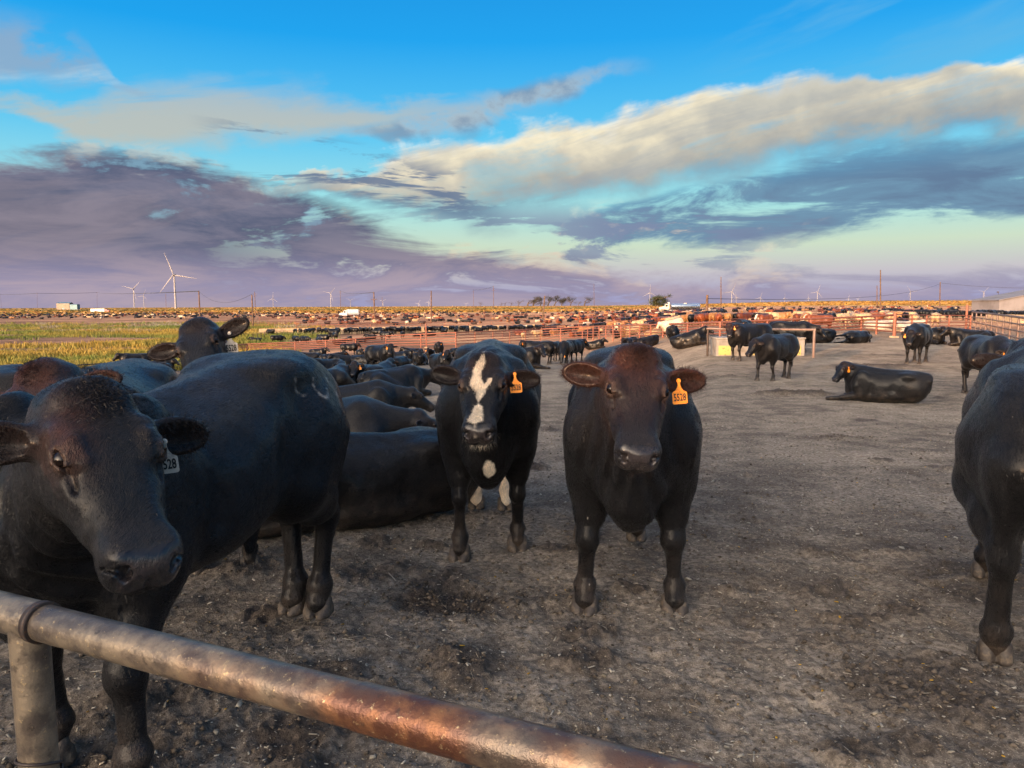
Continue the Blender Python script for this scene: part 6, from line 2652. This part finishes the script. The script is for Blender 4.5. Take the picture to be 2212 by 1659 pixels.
POLES = [
    # base u, v, top u, v, arms, label, radius
    (4, 668, 0, 635, [(1.6, 1.3)], 'utility pole with one crossarm at the left edge', 0.22),
    (81, 669, 80, 632, [(1.7, 1.4)], 'utility pole with one crossarm left of the far building', 0.22),
    (210, 668, 209.5, 630.5, [(1.4, 1.4), (2.4, 1.4)], 'utility pole with two crossarms above the red cabbed truck', 0.22),
    (359, 672, 358, 634.5, [(1.8, 1.3)], 'utility pole with one crossarm just left of the big wind turbine', 0.22),
    (432, 690, 429.5, 629, [(7.2, 3.4)], 'leaning pole with a wide braced crossarm above the peering steer', 0.30),
    (547, 706, 544, 637, [(5.2, 2.6)], 'pole with a low wide braced crossarm right of the peering steer', 0.20),
    (552, 680, 550, 630, [(1.6, 1.4), (2.9, 1.4)], 'thin pole with two crossarms behind the braced one', 0.20),
    (736, 671, 735, 627.5, [(1.6, 1.4), (3.2, 1.5)], 'utility pole with two crossarms left of the white feed truck', 0.22),
    (809.5, 694, 807.5, 631, [(2.6, 1.2)], 'utility pole with one crossarm right of the white feed truck', 0.24),
    (826, 669, 825.5, 642, [(1.4, 1.6)], 'small distant pole with one crossarm beside a taller pole', 0.2),
    (931.5, 698, 931.5, 628, [], 'bare tall pole left of the centre', 0.20),
    (1023.5, 668, 1022.5, 626, [(2.4, 1.5)], 'utility pole with one crossarm at the centre', 0.25),
    (1066.5, 671, 1066, 617.5, [(3.2, 1.5), (5.0, 2.0)], 'tall utility pole with two crossarms right of the centre', 0.26),
    (1171, 697, 1177, 639, [], 'leaning orange lit bare pole in front of the trees', 0.22),
    (1225, 662, 1224.5, 641, [(1.2, 1.6)], 'small distant pole right of the row of trees', 0.25),
    (1283.5, 667, 1283, 613, [(3.2, 0.7)], 'tall pole with a short crossarm right of the trees', 0.26),
    (1526, 689, 1528, 637, [], 'leaning bare pole left of the trough pens', 0.22),
    (1557.5, 666, 1557.5, 598, [(6.0, 0.5)], 'tall pole with a short crossarm left of the turbines', 0.28),
    (1894.5, 664, 1894.5, 617, [], 'shorter bare pole beside the tallest pole on the right', 0.26),
    (1902, 667, 1902, 583, [(6.0, 0.4)], 'tallest pole on the right', 0.30),
    (2030, 663, 2031, 609, [(2.2, 0.35)], 'bare pole above the right hand pens', 0.30),
    (122, 664, 122, 651, [(0.6, 1.0)], 'tiny distant pole left of the far building', 0.3),
    (315, 663, 315, 652, [(0.6, 1.0)], 'tiny distant pole right of the far building', 0.3),
]
TOPS = {}
for i, (ub, vb, ut, vt, arms, lb, r) in enumerate(POLES):
    TOPS[i] = power_pole(ub, vb, ut, vt, arms, lb, r)


def power_line(a, b, sag, label):
    pts = [a.lerp(b, t / 16) + Vector((0, 0, -4 * sag * (t / 16) * (1 - t / 16))) for t in range(17)]
    r = max(0.02, (a.length + b.length) / 2 * 0.00016)
    o = tube('power_line', pts, r, MAT['wire'])
    tag(o, label, 'power line', 'power lines between the poles')


dn = Vector((0, 0, -0.6))
power_line(TOPS[0] + dn * 3, TOPS[1] + dn * 3, 1.0, 'power line between the two leftmost poles')
power_line(TOPS[1] + dn * 3, TOPS[2] + dn * 3, 1.2, 'power line above the far building')
power_line(TOPS[2] + dn * 3, TOPS[4], 2.2, 'power line rising to the leaning braced pole')
power_line(TOPS[4], TOPS[5] + Vector((0, 0, 0.2)), 3.5, 'sagging power line between the two braced poles')
power_line(TOPS[7], TOPS[8], 2.0, 'power line right of the white feed truck')
power_line(TOPS[11], TOPS[12] + dn, 1.5, 'power line between the two central poles')
power_line(TOPS[16] + dn, TOPS[20] + dn * 2, 3.0, 'long power line across the turbines on the right')
power_line(TOPS[20] + dn, at(2260, 622, TOPS[20].y * 0.9), 1.0, 'power line leaving to the right edge')


# ---- wind turbines -------------------------------------------------------
def blade_mesh(L):
    """tapered, slightly twisted aerofoil blade along +z"""
    V_, F_ = [], []
    st = [(0.0, 0.020, 0.020), (0.05, 0.022, 0.020), (0.16, 0.042, 0.012), (0.35, 0.032, 0.008), (0.65, 0.020, 0.005), (0.9, 0.011, 0.003), (1.0, 0.003, 0.0015)]
    for t, c, th in st:
        tw = 0.35 * (1 - t)
        for k in range(8):
            a = 2 * math.pi * k / 8
            x, y = math.cos(a) * c * L * 0.62 + c * L * 0.15, math.sin(a) * th * L * 0.9
            V_.append((x * math.cos(tw) - y * math.sin(tw), x * math.sin(tw) + y * math.cos(tw), t * L))
    for i in range(len(st) - 1):
        for k in range(8):
            F_.append((i * 8 + k, i * 8 + (k + 1) % 8, (i + 1) * 8 + (k + 1) % 8, (i + 1) * 8 + k))
    return raw_mesh('blade', np.array(V_), np.array(F_))


BLADE = blade_mesh(1.0)
BLADE.materials.append(MAT['white'])
bm = bmesh.new()
bmesh.ops.create_uvsphere(bm, u_segments=14, v_segments=10, radius=1.0)
SPH = bpy.data.meshes.new('spinner')
bm.to_mesh(SPH)
bm.free()
for p in SPH.polygons:
    p.use_smooth = True
SPH.materials.append(MAT['white'])


def turbine(u, vh, bl, ang, label, yaw=0.0):
    """hub at (u, vh); bl blade length in image units; ang: first blade, clockwise from up"""
    L = 58.0
    Y = L * FOC / bl
    hub = at(u, vh, Y)
    e = empty('wind_turbine', (hub.x, Y, terr(hub.x, Y)))
    tag(e, label, 'wind turbine', 'wind turbines on the skyline')
    bpy.context.view_layer.update()
    b = Vector((hub.x, Y, terr(hub.x, Y)))
    tube('tower', [b, b.lerp(hub, 0.5), hub], 1, MAT['white'], e, 14, [2.6, 2.2, 1.7])
    n = link('nacelle', bevel_box('nacelle', (-1.9, -2.5, -1.8), (1.9, 8.0, 2.2), 0.6), MAT['white'], e)
    n.location = hub - b
    s = link('spinner', SPH, None, e)
    s.location = hub - b + Vector((0, -3.6, 0))
    s.scale = (2.0, 2.4, 2.0)
    for k in range(3):
        o = link('blade', BLADE, None, e)
        a = math.radians(ang + 120 * k)
        o.matrix_local = Matrix.Translation(hub - b + Vector((0, -3.6, 0))) @ Matrix.Rotation(a, 4, 'Y') @ Matrix.Diagonal((L * 1.15, L * 1.15, L, 1))


for t in [(376, 593.7, 51, -20.5, 'largest wind turbine, standing at left'), (288, 624, 26, 45, 'second largest wind turbine, left of the largest'),
          (310, 639, 15, 22, 'small wind turbine between the two large ones at left'), (589.6, 645, 15, 5, 'small wind turbine right of the braced poles'),
          (714, 633, 17, 42, 'wind turbine left of the white feed truck'), (757, 649, 11, 60, 'small wind turbine above the white feed truck'),
          (827, 651, 10, 55, 'small wind turbine behind a crossarm pole'), (904, 655, 9, 30, 'left one of the pair of tiny turbines left of the centre'),
          (926, 653, 9, 25, 'right one of the pair of tiny turbines left of the centre'), (1007, 657, 7, 60, 'tiny wind turbine near the central pole'),
          (1404, 632, 19, 2, 'wind turbine standing behind the round bush'), (1581, 630, 21, 22, 'large wind turbine right of the tall pole'),
          (1590.5, 642, 12, -12, 'small wind turbine hugging the larger one'), (1642.5, 643, 14, 15, 'slim wind turbine right of the pair'),
          (1695, 644, 11, 0, 'slim wind turbine midway along the right skyline'), (1746, 644, 10, -5, 'small wind turbine just left of a larger one on the right'),
          (1766, 630.5, 17, 20, 'wind turbine left of the tallest pole'), (1833, 645, 10, 5, 'left small turbine of a pair left of the tallest pole'),
          (1853, 646, 8, 30, 'right small turbine of a pair left of the tallest pole'), (1967, 630, 15, -35, 'wind turbine right of the tallest pole'),
          (2125, 630.5, 14, 45, 'wind turbine nearest the right edge')]:
    turbine(*t)


# ---- trees ----------------------------------------------------------------
def tree(name, u, vb, vt, wid, label, leaves, seed, lean=0.0, col=((0.030, 0.042, 0.014), (0.075, 0.070, 0.024)), bare=0.0, Y=None, low=0.35):
    rng = np.random.default_rng(seed)
    b = gp(u, vb) if Y is None else Vector((at(u, vb, Y).x, Y, terr(at(u, vb, Y).x, Y)))
    H = h_at(u, vt, b) - b.z
    W = wid * b.y / FOC
    e = empty(name, tuple(b))
    tag(e, label, 'tree', 'trees on the skyline')
    bpy.context.view_layer.update()
    tips = []
    V_, F_ = [], []

    def limb(p, d, L, r, depth):
        n = 4
        pts, rr = [p], [r]
        for i in range(n):
            d = (d + Vector(rng.normal(0, 0.16, 3)) + Vector((lean * 0.10, 0, 0.05))).normalized()
            pts.append(pts[-1] + d * (L / n))
            rr.append(r * (1 - 0.6 * (i + 1) / n))
        seg = 5
        o0 = len(V_)
        for i, q in enumerate(pts):
            t = (pts[min(i + 1, n)] - pts[max(i - 1, 0)]).normalized()
            ref = Vector((0, 1, 0)) if abs(t.y) < 0.9 else Vector((1, 0, 0))
            s = t.cross(ref).normalized()
            w = s.cross(t)
            for k in range(seg):
                a = 6.2832 * k / seg
                V_.append(tuple(q + (s * math.cos(a) + w * math.sin(a)) * rr[i]))
        for i in range(n):
            for k in range(seg):
                F_.append((o0 + i * seg + k, o0 + i * seg + (k + 1) % seg, o0 + (i + 1) * seg + (k + 1) % seg, o0 + (i + 1) * seg + k))
        if depth == 0:
            tips.append(pts[-1])
            tips.append(pts[-2])
            return
        for j in range(3 if depth > 1 else 3):
            q = pts[rng.integers(2, n + 1)]
            dd = (d + Vector(rng.normal(0, 0.75, 3)) * Vector((W / H * 1.3, W / H * 1.3, 0.6))).normalized()
            limb(q, dd, L * rng.uniform(0.55, 0.8), r * 0.5, depth - 1)
    limb(Vector((0, 0, -0.3)), Vector((lean * 0.3, 0, 1)).normalized(), H * low, H * 0.035, 3)
    Va = np.array(V_)
    # fit the crown to the measured height and width
    T = np.array([tuple(t) for t in tips])
    sz = H * 0.94 / max(T[:, 2].max(), 0.1)
    sx = (W * 0.5) / max(np.abs(T[:, 0] - np.median(T[:, 0])).max(), 0.1)
    S = np.array([sx, sx, sz])
    Va = Va * S
    T = T * S
    link('trunk', raw_mesh('trunk', Va, np.array(F_)), MAT['bark'], e)
    if low < 0.2:                                        # a bush: foliage down to the ground
        g_ = rng.normal(0, 1, (260, 3))
        g_ /= np.linalg.norm(g_, axis=1)[:, None]
        g_ *= rng.uniform(0.35, 1.0, (260, 1)) ** 0.5
        lump = 0.82 + 0.22 * vnoise(g_, 2.2, seed, 2)[:, None]
        T = np.concatenate([T, g_ * lump * np.array([W * 0.5, W * 0.5, H * 0.5]) + np.array([0, 0, H * 0.47])])
    n = leaves
    i = rng.integers(0, len(T), n)
    cl = max(0.25, 0.10 * H)
    P = T[i] + rng.normal(0, 1, (n, 3)) * np.array([cl, cl, cl * 0.7])
    P[:, 2] = np.maximum(P[:, 2], 0.15 * H if low > 0.2 else 0.05)
    ls = H * 0.022 * rng.uniform(0.6, 1.5, n)
    a = rng.normal(0, 1, (n, 3))
    a /= np.linalg.norm(a, axis=1)[:, None]
    bb = np.cross(a, rng.normal(0, 1, (n, 3)))
    bb /= np.linalg.norm(bb, axis=1)[:, None]
    a, bb = a * ls[:, None], bb * ls[:, None] * 0.6
    LV = np.stack([P - a, P + bb, P + a, P - bb], 1).reshape(-1, 3)
    me = raw_mesh('crown', LV, np.arange(n * 4).reshape(-1, 4), smooth=False)
    t = np.clip(rng.normal(0.45, 0.3, n), 0, 1)[:, None]
    C = np.array([col[0]]) * (1 - t) + np.array([col[1]]) * t
    set_col(me, np.repeat(C, 4, 0))
    link('crown', me, MAT['leaf'], e)


TREES = [(1140, 661, 641, 30, 900), (1152, 661, 640, 26, 900), (1167, 661, 640, 28, 1100), (1183, 661, 639, 30, 1300), (1197, 660.5, 638, 32, 1300), (1213, 660.5, 640, 28, 1100),
         (1232, 660.5, 640.5, 26, 900), (1119, 661.5, 648, 22, 260), (1103, 661.5, 650, 18, 60), (1090, 661.5, 651, 18, 40), (1082, 662, 652, 14, 25), (1262, 661, 641, 22, 700), (1037, 663, 652, 12, 200), (1249, 661, 650, 14, 150)]
TL = ['first full tree of the row from the left', 'second full tree of the row from the left', 'third tree of the row, behind the leaning pole', 'fourth tree of the row, tall and rounded', 'tallest rounded tree in the middle of the row',
      'sixth tree of the row with a wide crown', 'last joined tree at the right of the row', 'thin half bare tree left of the row', 'bare leafless tree left of the row', 'bare twiggy tree farther left of the row', 'leftmost bare tree of the row',
      'separate dark tree right of the row', 'small wind bent tree left of the tall two armed pole', 'low scrubby tree in the gap right of the row']
for k, (u, vb, vt, w, n) in enumerate(TREES):
    tree('skyline_tree', u, vb, vt, w, TL[k], n, 100 + k, 0.5, ((0.028, 0.036, 0.014), (0.085, 0.066, 0.026)))
tree('round_bush', 1422, 664.5, 636.5, 50, 'large round green bush behind the tanker cab', 7000, 77, 0.0, ((0.040, 0.058, 0.018), (0.105, 0.105, 0.030)), low=0.16)


# ---- trucks -----------------------------------------------------------------
def wheel(parent, x, y, r, w=0.3):
    o = pipe_local('wheel', (x, y - w / 2, r), (x, y + w / 2, r), r, 'tyre', parent, 18)
    pipe_local('rim', (x, y - w / 2 - 0.01, r), (x, y + w / 2 + 0.01, r), r * 0.55, 'chrome', parent, 12)


def pipe_local(name, a, b, r, mat, parent, seg=12):
    key = (mat, seg)
    if key not in CYL:
        CYL[key] = unit_cyl(seg)
        CYL[key].materials.append(MAT[mat])
    a, b = Vector(a), Vector(b)
    d = b - a
    o = link(name, CYL[key], None, parent)
    o.matrix_local = Matrix.Translation((a + b) / 2) @ d.to_track_quat('Z', 'Y').to_matrix().to_4x4() @ Matrix.Diagonal((r, r, d.length, 1))
    return o


def cab(e, x0, paint, hood=True, flip=1):
    """conventional tractor cab; x grows towards the front"""
    prof = [(0, 0.9), (0, 3.2), (0.25, 3.45), (1.7, 3.35), (2.15, 2.35), (3.7, 2.1), (3.95, 1.9), (3.98, 0.8), (0, 0.8)] if hood else [(0, 0.8), (0, 3.1), (0.2, 3.3), (1.9, 3.2), (2.3, 2.2), (2.35, 0.8)]
    bd = link('cab', prism_mesh('cab', [(x0 + p, q) for p, q in prof], -1.15, 1.15, 'y'), MAT[paint], e)
    for s in (-1, 1):
        link('side_window', box_mesh('side_window', (x0 + 0.75, s * 1.152 - 0.012, 2.25), (x0 + 1.65, s * 1.152 + 0.012, 3.0)), MAT['glass'], e)
        pipe_local('exhaust', (x0 + 0.1, s * 1.02, 1.2), (x0 + 0.1, s * 1.02, 3.95), 0.08, 'chrome', e, 8)
        link('headlight', bevel_box('headlight', (x0 + (3.9 if hood else 2.3), s * 0.85 - 0.16, 1.2), (x0 + (4.02 if hood else 2.40), s * 0.85 + 0.16, 1.5), 0.03), MAT['chrome'], e)
    link('windscreen', prism_mesh('windscreen', [(x0 + 1.76, 3.24), (x0 + 2.13, 2.42), (x0 + 2.16, 2.44), (x0 + 1.79, 3.26)] if hood else [(x0 + 1.95, 3.1), (x0 + 2.3, 2.3), (x0 + 2.33, 2.32), (x0 + 1.98, 3.12)], -1.0, 1.0, 'y'), MAT['glass'], e)
    link('bumper', bevel_box('bumper', (x0 + (3.85 if hood else 2.2), -1.2, 0.45), (x0 + (4.1 if hood else 2.5), 1.2, 0.8), 0.05), MAT['chrome'], e)


def place_vehicle(name, u0, u1, vb, length, label, faces_right=True):
    Y = length * FOC / abs(u1 - u0)
    c = at((u0 + u1) / 2, vb, Y)
    z = terr(c.x, Y)
    # stand the wheels on the real ground there
    e = empty(name, (c.x, Y, z), 0.0 if faces_right else math.pi)
    tag(e, label, 'truck')
    bpy.context.view_layer.update()
    return e


# semi with a white box trailer and a red cab
e = place_vehicle('semi_truck', 197, 239, 669, 20.0, 'white trailer truck with a red cab on the far road at left')
link('trailer', bevel_box('trailer', (-10, -1.3, 1.15), (4.2, 1.3, 4.1), 0.05), MAT['truckwhite'], e)
link('chassis', box_mesh('chassis', (-9.5, -0.6, 0.75), (8.6, 0.6, 1.14)), MAT['tyre'], e)
cab(e, 4.9, 'truckred')
for x in (-8.8, -7.6, 4.3, 5.6, 8.2):
    for y in (-1.05, 1.05):
        wheel(e, x, y, 0.52)
# white feed truck
e = place_vehicle('feed_truck', 776, 738, 682, 9.0, 'white feed truck with a ribbed box among the far pens', False)
link('feed_box', prism_mesh('feed_box', [(-1.3, 2.1), (-1.3, 3.9), (1.3, 3.9), (1.3, 2.1), (0.8, 1.3), (-0.8, 1.3)], -4.4, 1.2, 'x'), MAT['truckwhite'], e)
for k in range(6):
    for s in (-1, 1):
        link('rib', box_mesh('rib', (-4.2 + k * 1.02, s * 1.34 - 0.04, 2.1), (-4.08 + k * 1.02, s * 1.34 + 0.04, 3.85)), MAT['truckwhite'], e)
link('chassis', box_mesh('chassis', (-4.3, -0.6, 0.7), (4.2, 0.6, 1.2)), MAT['tyre'], e)
cab(e, 1.4, 'truckwhite', hood=True)
for x in (-3.4, -2.2, 4.3):
    for y in (-1.05, 1.05):
        wheel(e, x, y, 0.52)
# tanker
e = place_vehicle('tanker_truck', 1511, 1423, 665, 17.5, 'long shiny tanker truck in front of the round bush', False)
T_ = link('tank', unit_cyl(28), MAT['chrome'], e)
T_.data.name = 'tank'
T_.matrix_local = Matrix.Translation((-2.6, 0, 2.35)) @ Matrix.Rotation(math.pi / 2, 4, 'Y') @ Matrix.Diagonal((1.15, 1.25, 12.2, 1))
link('hatch', bevel_box('hatch', (-3.2, -0.4, 3.48), (-2.0, 0.4, 3.75), 0.05), MAT['trucktan'], e)
link('chassis', box_mesh('chassis', (-8.4, -0.6, 0.75), (7.8, 0.6, 1.12)), MAT['tyre'], e)
cab(e, 4.4, 'trucktan')
for x in (-7.4, -6.2, 3.6, 4.8, 7.6):
    for y in (-1.05, 1.05):
        wheel(e, x, y, 0.52)


# ---- buildings ------------------------------------------------------------------
def shed(u0, u1, vb, vt, ve, depth, label, wallmat, roofmat, name='metal_shed', wid=None):
    W = wid
    Y = W * FOC / abs(u1 - u0)
    a = at(u0, vb, Y)
    z = terr(a.x, Y)
    top, ev = h_at(u0, vt, Vector((a.x, Y, 0))), h_at(u0, ve, Vector((a.x, Y, 0)))
    e = empty(name, (a.x, Y, z))
    tag(e, label, 'building')
    H, E = top - z, ev - z
    link('wall', box_mesh('wall', (0, 0, -0.5), (W, depth, E)), wallmat, e)
    m = 0.35
    link('roof', prism_mesh('roof', [(-m, E - 0.05), (depth * 0.5, H), (depth + m, E - 0.05), (depth + m, E + 0.12), (depth * 0.5, H + 0.2), (-m, E + 0.12)], -m, W + m, 'x'), roofmat, e)
    link('door', box_mesh('door', (W * 0.42, -0.06, 0), (W * 0.60, -0.004, min(4.5, E * 0.8))), roofmat, e)
    for k in range(3):
        x = W * (0.12 + 0.1 * k)
        link('panel', box_mesh('panel', (x, -0.05, 0.3), (x + W * 0.05, -0.005, E * 0.9)), wallmat, e)


MAT['tealroof'] = simple_mat('teal_roof', (0.10, 0.20, 0.24), 0.5, 0.2)
MAT['tanwall'] = simple_mat('tan_wall', (0.34, 0.26, 0.19), 0.7, noise=(0.2, (0.26, 0.2, 0.15), 0.45, 0.65))
MAT['greyroof'] = simple_mat('grey_roof', (0.26, 0.235, 0.23), 0.6, noise=(0.3, (0.20, 0.18, 0.175), 0.45, 0.65))
shed(122, 150, 663, 653.3, 655.5, 12, 'tan shed with a teal roof on the far skyline at left', MAT['tanwall'], MAT['tealroof'], wid=24)
shed(151, 166.5, 663, 657.3, 658.2, 9, 'low teal annex right of the far tan shed', MAT['tealroof'], MAT['tealroof'], wid=13)
def grey_building():
    Y = 150.0
    a = at(2158, 664, Y)
    z = terr(a.x, Y)
    e = empty('barn_building', (a.x, Y, z))
    tag(e, 'large plain grey building at the right edge behind the pens', 'building')
    x1 = at(2420, 664, Y).x - a.x
    h0, h1 = h_at(2158, 648.5, Vector((a.x, Y, 0))) - z, h_at(2420, 598, Vector((a.x, Y, 0))) - z
    link('wall', prism_mesh('wall', [(0, -0.5), (0, h0), (x1 * 0.5, (h0 + h1) / 2), (x1, h0), (x1, -0.5)], 0, 9, 'y'), MAT['greyroof'], e)
    s_ = (h1 - h0) / 2 / (x1 * 0.5)
    link('roof', prism_mesh('roof', [(-0.4, h0 - 0.4 * s_ + 0.01), (x1 * 0.5, (h0 + h1) / 2 + 0.01), (x1 + 0.4, h0 - 0.4 * s_ + 0.01), (x1 + 0.4, h0 - 0.4 * s_ + 0.14), (x1 * 0.5, (h0 + h1) / 2 + 0.16), (-0.4, h0 - 0.4 * s_ + 0.14)], -0.5, 9.5, 'y'), MAT['greyroof'], e)
    for k in range(7):
        x = 0.8 + k * 2.4
        link('panel', box_mesh('panel', (x, -0.05, 0.0), (x + 2.3, -0.004, h0 * 0.96 if k else h0 * 0.9)), MAT['greyroof'], e)


grey_building()
shed(2126, 2157, 666, 648.5, 649.8, 10, 'small dark lean-to left of the large grey building', MAT['darkpipe'], MAT['darkpipe'], wid=9)
# floodlight on a short mast by the grey building
b = gp(2156, 665)
e = empty('floodlight_mast', tuple(b))
tag(e, 'floodlight on a short mast beside the grey building', 'floodlight')
bpy.context.view_layer.update()
t = at(2157, 631, b.y)
pipe('mast', tuple(b), tuple(t), 0.10, 'darkpipe', e, 8)
lamp = link('lamp_head', bevel_box('lamp_head', (-0.8, -0.35, -0.3), (0.1, 0.35, 0.35), 0.08), MAT['insul'], e)
lamp.location = t - b
